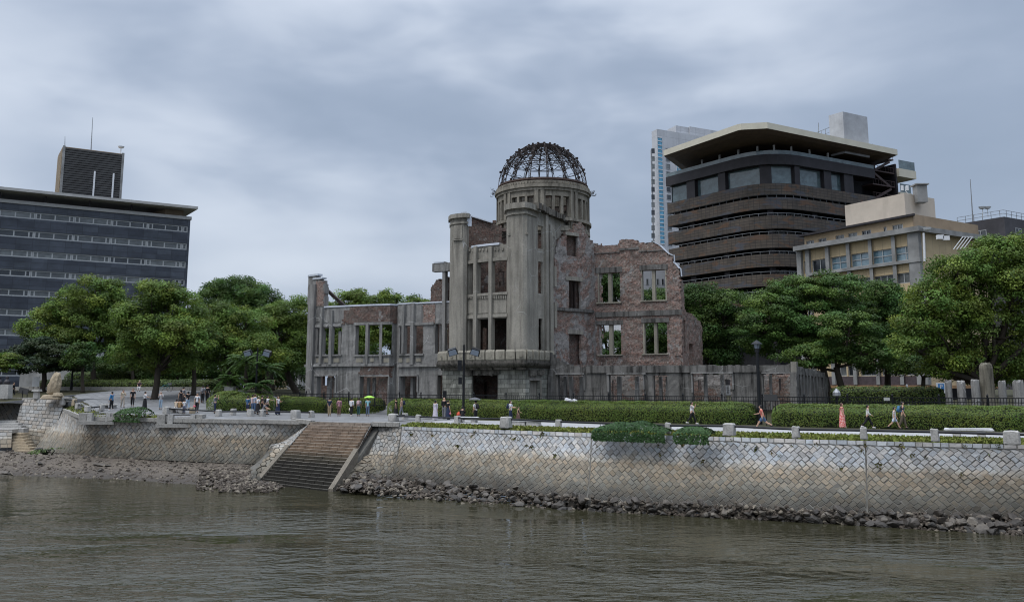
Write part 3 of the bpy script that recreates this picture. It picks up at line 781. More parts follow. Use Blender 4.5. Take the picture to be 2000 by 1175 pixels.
def rp(mb, name, mats, smooth=False): return world_child(mb.build(name, mats, None, smooth), ruin)
def gw(name, pw, out, holes, mat, thick=.6, cell=.32, rough=.02, ragged=0, seed=1, parent=None, t0=0):
    mb = MB(); o = [pw.uz(*p) for p in out]; h = [pw.rect(*q) for q in holes]
    gridwall(mb, pw, o, h, thick, cell, 0, rough, ragged, seed, t0); return rp(mb, name, mat)
def bars(name, pw, rects, t0, t1, mat):
    for r in rects:
        mb = MB(); pbar(mb, pw, *r, t0, t1); rp(mb, name, mat)
# ---------------------------------------------------------------- left wing
LWP = fpath([(595, -.9), (600, -.3), (612, .1), (640, .5), (700, .7), (760, .35), (774, -.5), (779, .15), (830, .55), (882, .6)])
gw('wing_wall', LWP, [(596, 800), (600, 640), (602, 541), (607, 537), (617, 538), (619, 545), (631, 547), (633, 560), (633, 597), (777, 597), (778, 593), (882, 588), (882, 800)],
   [(620, 640, 667, 692), (694, 634, 765, 692), (781, 636, 826, 690), (850, 632, 877, 690), (618, 734, 656, 800), (704, 734, 757, 800), (781, 734, 815, 800), (854, 732, 872, 800)], M['wing'], .65, .35, .03, .05, 3)
bars('pilaster', LWP, [(604, 556, 615, 800), (628, 600, 632, 712), (646, 606, 651, 712), (789, 594, 793, 690), (805, 592, 811, 712), (866, 512, 872, 712)], -.2, .32, M['wing'])
bars('mullion', LWP, [(640, 646, 645, 692), (657, 646, 662, 692), (623, 646, 628, 692), (855, 634, 858, 690)], -.6, -.3, M['wing'])
bars('mullion', LWP, [(715, 632, 720, 712), (741, 632, 746, 712)], -.3, .25, M['wing'])
bars('column', LWP, [(626, 737, 632, 800), (640, 737, 646, 800), (709, 737, 714, 800), (722, 737, 728, 800), (788, 737, 793, 800), (802, 737, 807, 800), (860, 735, 864, 800)], -1.3, -.9, M['wing'])
bars('string_course', LWP, [(598, 710, 774, 715), (779, 711, 856, 716)], -.1, .22, M['wing'])
bars('sill', LWP, [(617, 692, 668, 695), (692, 692, 767, 695), (779, 691, 828, 694)], -.4, .16, M['wing'])
bars('lintel', LWP, [(617, 633, 668, 638), (692, 629, 767, 634), (779, 630, 848, 635), (615, 731, 658, 734), (702, 732, 760, 735), (779, 731, 817, 734)], -.1, .14, M['wing'])
bars('jamb', LWP, [(655, 734, 658, 766), (758, 735, 761, 765), (702, 735, 704, 765), (779, 734, 781, 765), (815, 734, 818, 765)], -.1, .12, M['wing'])
bars('wall_panel', LWP, [(618, 699, 625, 707), (633, 699, 643, 707), (652, 699, 663, 707), (696, 699, 709, 707), (723, 699, 730, 706), (749, 699, 760, 707), (779, 699, 786, 707), (794, 699, 803, 707), (813, 699, 822, 706)], -.1, .05, M['balc'])
bars('wall_panel', LWP, [(618, 604, 626, 628), (634, 606, 644, 629), (653, 606, 666, 629)], -.1, .06, M['wing'])
gw('brick_panel', LWP, [(668, 633), (672, 606), (690, 599), (776, 599), (776, 631), (740, 632), (700, 629)], [], M['brickd'], .3, .2, .03, .12, 5, t0=.06)
gw('brick_panel', LWP, [(733, 800), (736, 742), (740, 738), (757, 738), (757, 800)], [], M['brick'], .3, .2, .02, .05, 6, t0=-.9)
gw('brick_panel', LWP, [(826, 632), (828, 596), (850, 594), (850, 632)], [], M['brick'], .3, .2, .02, .08, 7, t0=.05)
gw('brick_panel', LWP, [(700, 732), (706, 714), (770, 714), (764, 737), (745, 731)], [], M['brickd'], .3, .2, .02, .12, 8, t0=.03)
bars('coping', LWP, [(634, 594.5, 777, 597.5), (777, 591, 812, 593.5), (812, 589, 882, 591.5)], -.7, .08, M['sheet'])
bars('coping', LWP, [(603, 535.5, 622, 539), (612, 542, 630, 545)], -.6, .1, M['sheet'])
gw('brick_panel', LWP, [(618, 598), (618, 549), (632, 549), (632, 598)], [], M['brick'], .3, .25, .03, .05, 9, t0=.05)
q = fpath([(600, -2), (700, -2)]); a, b = q.uz(624, 553), q.uz(676, 600)
mb = MB(); mb.bar(q.P(*a), q.P(*b), .32, .32); rp(mb, 'steel_beam', M['iron'])
gw('broken_wall', fpath([(838, -.6), (880, -.6)]), [(841, 596), (841, 566), (844, 556), (850, 549), (856, 546), (866, 544), (868, 540), (874, 540), (874, 596)], [], M['brickd'], .6, .2, .04, .15, 10)
bars('lintel', fpath([(840, .8), (885, .8)]), [(846, 514, 882, 530)], -.5, .2, M['wing'])
bars('coping', fpath([(840, .8), (885, .8)]), [(849, 511.5, 869, 514)], -.5, .25, M['sheet'])
# interior cross wall and ground floor rear wall of the wing
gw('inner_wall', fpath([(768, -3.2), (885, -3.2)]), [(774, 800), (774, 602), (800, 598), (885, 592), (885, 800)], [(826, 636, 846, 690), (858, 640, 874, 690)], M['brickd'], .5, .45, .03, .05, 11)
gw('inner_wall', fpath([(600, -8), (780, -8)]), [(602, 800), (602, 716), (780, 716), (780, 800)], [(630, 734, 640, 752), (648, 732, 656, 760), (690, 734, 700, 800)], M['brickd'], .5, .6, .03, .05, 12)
# ---------------------------------------------------------------- central block
BAY = fpath([(905, 1.3), (913, 1.8), (930, 2.35), (950, 2.7), (975, 2.9), (996, 2.95)])
gw('bay_wall', BAY, [(912, 700), (912, 484), (920, 482), (924, 480), (974, 478), (977, 476), (994, 476), (994, 700)], [(916, 511, 990, 572), (916, 622, 990, 700)], M['pier'], .45, .3, .015, .02, 21)
bars('mullion', BAY, [(928, 482, 934, 700), (957, 482, 963, 700)], -.35, .3, M['pier'])
bars('string_course', BAY, [(914, 572, 992, 577), (914, 614, 992, 620), (914, 505, 992, 511)], -.1, .16, M['pier'])
bars('wall_panel', BAY, [(915, 588, 927, 611), (935, 587, 956, 611), (965, 586, 989, 611)], -.1, .05, M['pier'])
bars('bracket', BAY, [(917, 486, 920, 491), (923, 486, 926, 491), (937, 485, 940, 490), (943, 485, 946, 490), (950, 485, 953, 490), (966, 484, 969, 489), (972, 484, 975, 489), (980, 484, 984, 489)], -.1, .12, M['pier'])
for k in range(22):
    x = 916 + k * 3.4
    bars('dentil', BAY, [(x, 577, x + 1.7, 583)], -.05, .13, M['pier'])
bars('coping', BAY, [(922, 476.5, 976, 480.5)], -.6, .12, M['sheet'])
def fprism(name, pts, y0, y1, mat, m=0):
    pw = fpath(pts); zc = pw.uz(pts[len(pts) // 2][0], y1)[1]; z1 = pw.uz(pts[len(pts) // 2][0], y0)[1]
    mb = MB(); mb.prism([(p.x, p.y) for p in pw.p], zc, z1); return rp(mb, name, mat)
# piers: rounded plan, panelled head, capital
PL = [(877, .5), (876.5, 1.6), (880, 2.2), (887, 2.45), (903, 2.45), (910, 2.2), (913.5, 1.7), (914, .5)]
PR = [(989, 1.5), (989.5, 2.9), (994, 3.35), (1003, 3.6), (1022, 3.6), (1030, 3.35), (1034, 2.9), (1049, 1.35), (1044, .8)]
fprism('pier', PL, 416, 800, M['pier']); fprism('pier', PR, 398, 800, M['pier'])
grow = lambda pts, e, f: [(x + (e if x > (pts[0][0] + pts[-1][0]) / 2 else -e), t + (f if 1 < i < len(pts) - 2 else 0)) for i, (x, t) in enumerate(pts)]
fprism('capital', grow(PL, 4, .3), 416, 424, M['pier']); fprism('capital', grow(PL, 1.5, .12), 432, 436, M['pier'])
fprism('capital', [(984, 1.4), (985, 3.2), (990, 3.8), (1003, 4.0), (1026, 4.0), (1036, 3.5), (1058, 1.2), (1052, .6)], 394, 405, M['pier'])
fprism('capital', grow(PR, 1.5, .15), 413, 417, M['pier'])
for pts, ys in ((PL, (440, 466)), (PR, (426, 455))):
    c = [(x, t) for x, t in pts if 2 < t]
    x0, x1 = c[1][0], c[-2][0]; pw = fpath([(x0, c[1][1]), (x1, c[1][1])])
    bars('pier_panel', pw, [(x0, ys[0], x1, ys[1])], -.1, .1, M['pier'])
    bars('pier_panel', pw, [(x0 - 2, ys[1] + 1, x1 + 2, ys[1] + 3.5)], -.1, .14, M['pier'])
gw('coping', fpath([(898, 1.8), (924, 1.2)]), [(900, 417), (912, 416), (920, 424), (921, 444), (914, 444), (911, 430), (900, 424)], [], M['sheet'], .1, .12, .01, .02, 22, t0=.75)
# inner brick wall behind the bay, its sloping top capped
BK = fpath([(905, -.8), (996, -2.6)])
gw('inner_wall', BK, [(908, 800), (912, 421), (930, 426), (950, 432), (962, 437), (962, 430), (969, 430), (969, 440), (996, 445), (996, 800)], [(980, 452, 990, 478), (942, 640, 950, 690), (975, 530, 985, 560)], M['brickd'], .5, .3, .03, .08, 23)
q = [BK.P(*BK.uz(x, y)) for x, y in ((912, 420), (962, 435.5))]
mb = MB(); mb.bar(q[0], q[1], .6, .12); rp(mb, 'coping', M['sheet'])
# flank: concrete with its cornice, then bare curved brick
FL = fpath([(1036, 2.7), (1050, 1.1), (1078, -1.4), (1102, -3.9), (1134, -7.3)])
gw('flank_wall', FL, [(1042, 800), (1042, 398), (1050, 401), (1075, 410), (1110, 427), (1130, 436), (1128, 447), (1112, 450), (1100, 456), (1092, 466), (1084, 480), (1082, 520), (1080, 600), (1079, 800)],
   [(1050.5, 441, 1061, 486), (1051, 511, 1060, 573), (1052, 622, 1060, 684), (1028, 730, 1066, 800)], M['pier'], .22, .28, .02, .1, 24)
bars('pilaster', FL, [(1063, 420, 1068, 700), (1071, 440, 1077, 700)], -.1, .25, M['pier'])
bars('flank_panel', FL, [(1075, 447, 1083, 462), (1064, 425, 1072, 438)], -.1, .08, M['pier'])
mb = MB(); r = random.Random(4)
for k in range(30):
    f0, f1 = k / 30, (k + 1) / 30; x0, x1 = 1040 + 92 * f0, 1040 + 92 * f1; y0, y1 = 396 + 41 * f0, 396 + 41 * f1
    a, b = FL.uz(x0, y0), FL.uz(x1, y1); d = r.uniform(0, .22)
    strip(mb, FL, a[0], b[0], min(a[1], b[1]) - .65 + r.uniform(0, .12), min(a[1], b[1]) + r.uniform(-.06, .06), -.3, .75 - d - .25 * f0)
rp(mb, 'cornice', M['corbel'])
CB = fpath([(1074, -1.0), (1080, -1.6), (1100, -2.9), (1124, -4.2), (1144, -5.5), (1158, -6.8), (1164, -7.4), (1176, -7.6)])
gw('curved_wall', CB, [(1076, 800), (1077, 540), (1083, 505), (1087, 482), (1096, 465), (1106, 453), (1118, 448), (1124, 436), (1136, 434), (1141, 441), (1144, 456), (1152, 464), (1158, 474), (1176, 478), (1176, 800)],
   [(1107, 460, 1128, 500), (1111, 548, 1134, 607), (1112, 652, 1135, 711)], M['brickp'], .28, .25, .05, .12, 25)
bars('lintel', CB, [(1105, 540, 1137, 548), (1109, 644, 1138, 652), (1104, 454, 1130, 460)], -.3, .08, M['pier'])
bars('mullion', CB, [(1125, 549, 1127, 607), (1119, 549, 1120.5, 607)], -.5, -.2, M['iron'])
bars('string_course', CB, [(1078, 602, 1158, 608)], -.2, .2, M['low'])
bars('ragged_edge', CB, [(1078, 520, 1082, 560), (1079, 590, 1083, 640)], -.2, .35, M['pier'])
# slabs added to keep the lower rooms dark, the ruin has no floors
fprism('shade_slab', [(884, -6), (884, 1.5), (990, 2.4), (1030, 2.4), (1074, -1.4), (1090, -6)], 703, 709, M['low'])
fprism('shade_slab', [(930, -2.2), (930, 1.5), (990, 2.0), (1030, 2.0), (1070, -1.6), (1080, -4)], 612, 618, M['low'])
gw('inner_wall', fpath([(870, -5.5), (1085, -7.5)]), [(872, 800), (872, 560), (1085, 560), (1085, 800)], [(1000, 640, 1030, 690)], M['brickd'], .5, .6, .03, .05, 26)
# ---------------------------------------------------------------- dressed stone ground floor and balcony
SB = fpath([(863, .6), (866, 2.7), (880, 3.3), (910, 3.7), (1026, 3.8), (1036, 3.3), (1056, 1.3), (1079, -1.0)])
gw('stone_front', SB, [(864, 800), (864, 712), (1078, 712), (1078, 800)], [(921, 732, 972, 800), (1035, 743, 1054, 800)], M['base'], .3, .3, .035, 0, 27)
bars('brick_head', SB, [(1034, 734, 1055, 742.5)], -.1, .04, M['brick'])
bars('door_frame', SB, [(1054, 742, 1057, 800)], -.3, .1, M['pier'])
gw('lintel', SB, [(908, 733), (908, 720), (975, 720), (975, 729), (960, 733), (940, 730), (922, 734)], [], M['corbel'], .3, .15, .06, .06, 28, t0=.22)
gw('lintel', SB, [(1032, 734), (1032, 722), (1062, 722), (1060, 732)], [], M['corbel'], .3, .15, .06, .06, 29, t0=.2)
gw('inner_wall', fpath([(915, -1.0), (980, -1.0)]), [(915, 800), (915, 712), (985, 712), (985, 800)], [(945, 745, 952, 800)], M['brickd'], .4, .4, .03, .03, 30)
BP = fpath([(856, 2.2), (866, 3.5), (890, 4.3), (915, 4.6), (1022, 4.7), (1031, 4.3), (1081, -.9)])
edges = [857, 876.5, 894.5, 912, 929.5, 948.5, 967.5, 987, 1006.5, 1027, 1038, 1050, 1061, 1071.5, 1081]
ys = list(np.interp(edges, [857, 950, 1027, 1081], [685.5, 683, 681.5, 685.5])); yb = list(np.interp(edges, [857, 950, 1027, 1081], [706, 704, 703, 706]))
bal = MB()
a0, b0 = BP.uz(857, 715), BP.uz(1081, 716)
zt, zb = BP.uz(950, 708)[1], BP.uz(950, 718.5)[1]
N = 7; umax = BP.l[-1]
for k in range(66):     # fluted half-round corbel under the parapet
    ua, ub = .1 + (umax - .2) * k / 66, .1 + (umax - .2) * (k + .9) / 66
    for j in range(N):
        g0, g1 = j / N, (j + 1) / N; r0, r1 = .55 * math.sin(g0 * math.pi / 2) ** .6 - .25, .55 * math.sin(g1 * math.pi / 2) ** .6 - .25
        z0, z1 = zb + (zt - zb) * g0, zb + (zt - zb) * g1
        bal.quad(BP.P(ua, z0, r0), BP.P(ub, z0, r0), BP.P(ub, z1, r1), BP.P(ua, z1, r1))
strip(bal, BP, 0, umax, zt, zt + .22, -.6, .12)
strip(bal, BP, 0, umax, zb - .15, zt, -.6, -.3); strip(bal, BP, .1, umax - .1, zt + .2, zt + 1.0, -.62, -.40)  # last strip is a dark backing, added so the block gaps look shaded
balc = rp(bal, 'balcony', M['corbel'])
for k in range(14):
    x0, x1 = edges[k] + 1.1, edges[k + 1] - 1.1; u0, z0 = BP.uz(x0, yb[k]); u1, _ = BP.uz(x1, yb[k]); z1 = BP.uz((x0 + x1) / 2, (ys[k] + ys[k + 1]) / 2)[1]
    mb = MB(); H = z1 - z0; w = u1 - u0; z0 = zt + .2; H = z1 - z0
    prof = [(-.38, 0), (.12, 0), (.19, H * .12), (.2, H * .8), (.13, H * .95), (-.05, H), (-.3, H), (-.38, H * .93)]
    A = [mb.vert(BP.P(u0 + (0.03 if z > H * .9 else 0), z0 + z, t)) for t, z in prof]; B = [mb.vert(BP.P(u1 - (0.03 if z > H * .9 else 0), z0 + z, t)) for t, z in prof]
    n = len(prof)
    for j in range(n): mb.face((A[j], A[(j + 1) % n], B[(j + 1) % n], B[j]))
    mb.face(A[::-1]); mb.face(B)
    um = (u0 + u1) / 2; g = .16 * min(1, w)
    strip(mb, BP, um - g, um + g, z0 + H * .30, z0 + H * .38, .1, .225); strip(mb, BP, um + g * .7, um + g, z0 + H * .38, z0 + H * .55, .1, .225); strip(mb, BP, um - g, um - g * .7, z0 + H * .38, z0 + H * .55, .1, .225)
    o = mb.build('parapet_block', M['balc']); o.parent = balc; o.matrix_parent_inverse = Matrix.Identity(4)
# ---------------------------------------------------------------- right: roofless rear brick wall and low front wall
RB = fpath([(1150, -7.4), (1345, -7.4)])
gw('rear_wall', RB, [(1168, 800), (1156, 700), (1150, 477), (1158, 478), (1164, 479), (1166, 483), (1174, 480), (1207, 478), (1209, 471), (1218, 467), (1236, 467), (1246, 471), (1250, 475), (1262, 474), (1276, 473), (1287, 480), (1297, 490), (1305, 497), (1313, 500), (1314, 512), (1320, 519), (1326, 526), (1328, 545), (1331, 600), (1334, 800)],
   [(1168, 533, 1211, 590), (1254, 527, 1300, 586), (1170, 634, 1213, 692), (1257, 630, 1303, 690)], M['brick'], .6, .22, .05, .1, 31)
bars('mullion', RB, [(1187, 533, 1194, 590), (1273, 527, 1279, 586), (1189, 634, 1196, 692), (1277, 630, 1283, 690)], -.55, -.1, M['balc'])
bars('lintel', RB, [(1163, 522, 1215, 532.5), (1249, 517, 1304, 526.5), (1165, 626, 1217, 633.5), (1252, 621, 1307, 629.5)], -.2, .08, M['low'])
bars('sill', RB, [(1165, 590, 1214, 592.5), (1251, 586, 1303, 588.5), (1167, 692, 1216, 694.5), (1254, 690, 1306, 692.5)], -.5, .15, M['balc'])
bars('string_course', RB, [(1160, 607, 1331, 617)], -.2, .12, M['low'])
bars('string_course', RB, [(1210, 484, 1248, 488), (1160, 493, 1210, 495), (1248, 489, 1296, 491)], -.2, .1, M['low'])
bars('jamb', RB, [(1252, 527, 1254.5, 586), (1299.5, 527, 1302, 586), (1168, 533, 1170, 590), (1256, 630, 1259, 690)], -.5, .03, M['balc'])
P2 = [RB.P(*RB.uz(x, y)) for x, y in ((1276, 471.5), (1288, 478), (1298, 488), (1306, 495), (1314, 498), (1315, 511), (1321, 517), (1327, 524), (1329, 540))]
mb = MB()
for a, b in zip(P2, P2[1:]): mb.bar(a - AN * .3, b - AN * .3, .7, .1)
rp(mb, 'coping', M['sheet'])
RS = fpath([(1331, -7.6), (1373, -17)])
gw('side_wall', RS, [(1330, 800), (1330, 545), (1334, 552), (1336, 570), (1337, 604), (1343, 610), (1350, 612), (1357, 617), (1361, 622), (1368, 629), (1372, 640), (1373, 800)], [(1346, 671, 1354, 712), (1335, 625, 1339, 690)], M['brick'], .6, .25, .05, .1, 32)
LOW = fpath([(1068, .2), (1150, 0), (1557, 0)])
gw('low_wall', LOW, [(1070, 800), (1074, 688), (1082, 696), (1092, 704), (1106, 711), (1140, 717), (1144, 713), (1240, 713), (1532, 713), (1536, 711), (1552, 706), (1557, 706), (1557, 800)],
   [(1090, 732, 1140, 800), (1190, 732, 1258, 800), (1277, 733, 1304, 800), (1353, 729, 1430, 800), (1491, 729, 1546, 800)], M['low'], .55, .35, .03, .04, 33)
bars('beam', LOW, [(1146, 714, 1550, 727)], -.1, .14, M['low'])
bars('ledge', LOW, [(1186, 728, 1262, 730.5), (1350, 726.5, 1432, 729), (1488, 726.5, 1548, 729), (1086, 728, 1142, 731)], -.1, .25, M['wing'])
bars('jamb', LOW, [(1186, 731, 1190, 765), (1256, 731, 1259, 760), (1430, 729, 1433, 760), (1350, 729, 1353, 766), (1140, 731, 1143, 762)], -.1, .12, M['wing'])
bars('end_pier', LOW, [(1547, 706, 1558, 800)], -.1, .3, M['pier'])
bars('column', LOW, [(1095, 735, 1100, 800), (1106, 735, 1112, 800), (1126, 735, 1132, 800), (1200, 735, 1207, 800), (1235, 735, 1242, 800), (1283, 735, 1288, 800), (1296, 735, 1302, 800), (1371, 731, 1377, 800), (1404, 731, 1410, 800), (1500, 731, 1505, 800)], -1.3, -.9, M['wing'])
gw('inner_wall', fpath([(1085, -2.2), (1560, -2.2)]), [(1088, 800), (1088, 736), (1120, 733), (1180, 733), (1260, 733), (1310, 735), (1440, 730), (1550, 731), (1550, 800)], [(1118, 740, 1124, 800), (1196, 742, 1204, 800), (1290, 742, 1298, 800), (1363, 742, 1370, 760), (1417, 741, 1427, 793), (1522, 738, 1531, 794)], M['brickp'], .4, .3, .04, .06, 34)
RET = fpath([(1557, -.2), (1577, -5), (1597, -11), (1618, -18)])
cols = [(1561 + 6.4 * k, 1564.2 + 6.4 * k) for k in range(9)]
gw('end_wall', RET, [(1556, 800), (1556, 715), (1575, 719), (1595, 723), (1611, 727), (1613, 735), (1618, 738), (1618, 800)], [(a, 731 + k * .8, b, 800) for k, (a, b) in enumerate(cols[:8])], M['low'], .55, .3, .03, .03, 35)
gw('inner_wall', fpath([(1530, -6), (1605, -20)]), [(1532, 800), (1532, 732), (1600, 737), (1600, 800)], [], M['brickd'], .4, .5, .03, .03, 36)
# ---------------------------------------------------------------- drum and dome frame
DC = fpath([(1062, -7.0), (1070, -7.0)]).p[0]; DY = DC.y
rz = lambda y, back=0.0: EZ + ray(1062, y)[2] / ray(1062, y)[1] * (DY - back)
DR = 92.5 / FOC * (DY * .985)
class Ring:
    def __init__(s, r): s.r = r; s.l = [k * r * 2 * math.pi / 96 for k in range(97)]
    def P(s, u, z, t=0.0):
        a = u / s.r; r = s.r + t
        return Vector((DC.x + math.sin(a) * r, DC.y - math.cos(a) * r, z))
zr = rz(367)
def ringwall(name, r, z0, z1, holes, thick, mat, cell=.4, seed=1):
    mb = MB(); pw = Ring(r); n = 96
    H = []
    for a0, a1, h0, h1 in holes:
        a0, a1 = math.radians(a0 % 360), math.radians(a1 % 360)
        H.append((a0 * r, h0, a1 * r, h1))
    gridwall(mb, pw, [(0, z0), (r * 2 * math.pi, z0), (r * 2 * math.pi, z1), (0, z1)], H, thick, cell, 0, .015, 0, seed)
    return rp(mb, name, mat)
W0, W1 = rz(421, DR), rz(381, DR); zd = rz(384)
holes = []
for b in range(8):
    c = -6 + 45 * b + 22.5
    for o in (-11.2, 0, 11.2): holes.append((c + o - 4.1, c + o + 4.1, W0 - .9, W1))
drum = ringwall('drum', DR * .985, rz(470), zd + .25, holes, .5, M['drumc'], .35, 41)
def ringbar(name, a0, a1, r0, r1, z0, z1, mat, n=None):
    mb = MB(); n = n or max(1, int(abs(a1 - a0) / 5))
    for k in range(n):
        P = []
        for z in (z0, z1):
            for (a, r) in ((a0 + (a1 - a0) * k / n, r1), (a0 + (a1 - a0) * (k + 1) / n, r1), (a0 + (a1 - a0) * (k + 1) / n, r0), (a0 + (a1 - a0) * k / n, r0)):
                a = math.radians(a); P.append((DC.x + math.sin(a) * r, DC.y - math.cos(a) * r, z))
        mb.hexa(P)
    o = mb.build(name, mat); o.parent = drum; o.matrix_parent_inverse = Matrix.Identity(4); return o
for b in range(8):
    c = -6 + 45 * b
    for o in (-3.6, 3.6): ringbar('pilaster', c + o - 2.3, c + o + 2.3, DR * .97, DR * 1.015, W0 - 1.2, zd - .25, M['drumc'], 1)
for nm, r1, z0, z1, mt in (('cornice', 1.02, zd - .3, zd - .02, 'drumc'), ('cornice', 1.05, zd + .0, zd + .34, 'drumc'), ('cornice', 1.0, zd + .35, zd + .72, 'drumc'), ('iron_ring', .965, zr - .22, zr + .12, 'rustring'), ('iron_ring', .99, zr - .1, zr + .0, 'rustring'), ('string_course', 1.02, W0 - 1.5, W0 - 1.2, 'drumc')):
    ringbar(nm, 0, 360, DR * .86, DR * r1, z0, z1, M[mt], 72)
for k in range(96): ringbar('dentil', k * 3.75, k * 3.75 + 1.9, DR * .97, DR * 1.025, zd + .40, zd + .62, M['drumc'], 1)
ringwall('drum_shade_lining', DR * .90, rz(470), zd + .2, holes, .12, M['brickd'], .35, 44)  # dark ring added so the drum interior looks shaded
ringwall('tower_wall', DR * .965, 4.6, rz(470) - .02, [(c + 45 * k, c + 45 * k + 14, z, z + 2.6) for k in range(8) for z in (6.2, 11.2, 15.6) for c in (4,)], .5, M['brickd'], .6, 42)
ringbar('string_course', 0, 360, DR * .9, DR * 1.05, rz(445), rz(440), M['drumc'], 72)
frame = MB(); RF = DR * .975; HF = rz(283) - zr
def dp(a, e, k=1.0):
    a = math.radians(a); e = math.radians(e); return Vector((DC.x + math.sin(a) * math.cos(e) * RF * k, DC.y - math.cos(a) * math.cos(e) * RF * k, zr + math.sin(e) * HF * k))
frame.lathe([(RF * .10, HF * .99), (RF * .14, HF * .99), (RF * .14, HF * 1.01), (RF * .10, HF * 1.01)], (DC.x, DC.y, zr), 12)
fr = rp(frame, 'dome_frame', M['iron'])
def fpart(name, mb):
    o = mb.build(name, M['iron']); o.parent = fr; o.matrix_parent_inverse = Matrix.Identity(4)
els = [0, 10, 20, 29, 38, 46, 54, 62, 70, 78, 84]; NR = 16
def seg_tube(mb, pts, w):
    for a, b in zip(pts, pts[1:]): mb.bar(a, b, w, w)
r = random.Random(3)
for k in range(NR):
    a = k * 360 / NR + 4; mb = MB()
    jit = [r.uniform(-.35, .35) for _ in els]
    for da in (-1.1, 1.1): seg_tube(mb, [dp(a + (da + j * .4) * (1 if e < 60 else .6), e) for e, j in zip(els, jit)], .05)
    seg_tube(mb, [dp(a + j * .5, e, .925) for e, j in zip(els, jit)], .06)
    for i in range(len(els) - 1):
        mb.bar(dp(a - 1.1, els[i]), dp(a, els[i + 1], .925), .035); mb.bar(dp(a + 1.1, els[i + 1]), dp(a, els[i], .925), .035)
        if i % 2 == 0 and i: mb.box(dp(a, els[i], 1.012), (.2, .2, .2), rz=a)
    fpart('rib', mb)
for e in (24, 36, 45, 54, 62, 70, 77):
    mb = MB()
    for k in range(NR):
        a = k * 360 / NR + 4; b = a + 360 / NR
        mb.bar(dp(a, e), dp(b, e), .055); mb.bar(dp(a, e, .93), dp(b, e, .93), .04)
        mb.bar(dp(a, e), dp((a + b) / 2, e + 4, .96), .035); mb.bar(dp(b, e), dp((a + b) / 2, e + 4, .96), .035)
    fpart('hoop', mb)
for band, (e0, e1) in enumerate(((36, 45), (45, 54), (54, 62), (62, 70), (70, 77))):
    mb = MB()
    for k in range(NR):
        a = k * 360 / NR + 4; b = a + 360 / NR
        if r.random() < 1.1: mb.bar(dp(a, e0), dp(b, e1), .04)
        if r.random() < 1.1: mb.bar(dp(b, e0, .96), dp(a, e1, .96), .04)
    fpart('bracing', mb)
mb = MB()
for k in range(NR):
    a = k * 360 / NR + 4; b = a + 360 / NR
    for q_, e_ in ((a, 8), (b, 6)):
        if r.random() < .45: mb = MB(); mb.bar(dp(q_, e_), dp((a + b) / 2, 24), .045); fpart('strut', mb)
mb = MB()
for k in range(26):     # bent rods sticking out of the cornice
    a = r.choice((-88, -84, -80, 84, 88, 92, 80)) + r.uniform(-6, 6); p = Vector((DC.x + math.sin(math.radians(a)) * DR * 1.03, DC.y - math.cos(math.radians(a)) * DR * 1.03, zd + r.uniform(.1, .4)))
    q = p + Vector((math.sin(math.radians(a)) * r.uniform(.2, .6), 0, r.uniform(-.2, .3))); mb.bar(p, q, .03); mb.bar(q, q + Vector((r.uniform(-.1, .15), 0, r.uniform(.05, .25))), .03)
o = mb.build('bent_rod', M['iron']); o.parent = drum; o.matrix_parent_inverse = Matrix.Identity(4)
# white notice hung in an opening of the low wall, with a column of dark characters
nb = fpath([(1410, -1.6), (1430, -1.6)]); u0, z0, u1, z1 = nb.rect(1417.5, 752, 1426.5, 771)
t_ = tag(thing('banner', 'white upright banner with black characters hanging in a doorway of the low wall', 'banner', nb.P((u0 + u1) / 2, z0)))
mb = MB(); strip(mb, nb, u0, u1, z0, z1, -.02, .02); world_child(mb.build('cloth', plain('banner cloth', (.6, .6, .6), .8, 0, .05)), t_)
mb = MB(); r = random.Random(8); um = (u0 + u1) / 2; hh = (z1 - z0) / 5
for k in range(4):
    zc = z1 - hh * (k + .9)
    strip(mb, nb, um - .12, um + .12, zc + .06, zc + .09, .021, .026); strip(mb, nb, um - .015, um + .015, zc - .1, zc + .12, .021, .027)
    strip(mb, nb, um - .10, um + .10, zc - .04, zc - .01, .021, .028)
world_child(mb.build('lettering', M['black']), t_)
# ================================================================ buildings behind
def m_glass(name, a, b, rough=.08):
    t = NT(name, rough, 0, .8)
    oi = t.n('ShaderNodeObjectInfo'); f = t.noise(t.pos((.7, .7, .9)), 1, 3)
    c = t.mix(t.ramp(oi.outputs['Random'], [(.3, 0), (.7, 1)]), a, b)
    return t.col(t.mix(1, c, t.ramp(f, [(.3, .6), (.7, 1.3)]), 'MULTIPLY'))
def m_panel(name, c1, c2, mort, w, h, rough=.5, ms=.02, var=.5, src='uv', off=.0, spec=.4, blue=None):
    t = NT(name, rough, 0, spec)
    br = t.n('ShaderNodeTexBrick', offset=off, Scale=1.0); t.put(br.inputs['Vector'], t.pos((1, 1, 1), src))
    for k, v in (('Color1', c1), ('Color2', c2), ('Mortar', mort), ('Mortar Size', ms), ('Brick Width', w), ('Row Height', h)): t.put(br.inputs[k], v)
    f = t.noise(t.pos((.35, .35, .35)), 1, 6, .7)
    c = t.mix(1, br.outputs[0], t.ramp(f, [(.3, 1 - var), (.7, 1 + var)]), 'MULTIPLY')
    if blue:
        g = t.noise(t.pos((.16, .16, .5)), 1, 3, .5, 1.0); c = t.mix(t.ramp(g, [(.55, 0), (.62, .55)]), c, blue)
        g = t.noise(t.pos((.22, .22, .6)), 1.3, 3, .5, 1.0); c = t.mix(t.ramp(g, [(.57, 0), (.64, .5)]), c, (.13, .062, .028))
    st = t.noise(t.pos((.5, .5, .06)), 1, 4); c = t.mix(t.ramp(st, [(.55, 0), (.8, .35)]), c, tuple(k * .4 for k in c1))
    return t.col(c)
M['slate'] = m_panel('slate cladding', (.034, .040, .054), (.062, .072, .09), (.014, .016, .021), 2.9, 1.15, .42, .03, .35)
M['winframe'] = plain('window frame', (.36, .37, .37), .5, .2, .1)
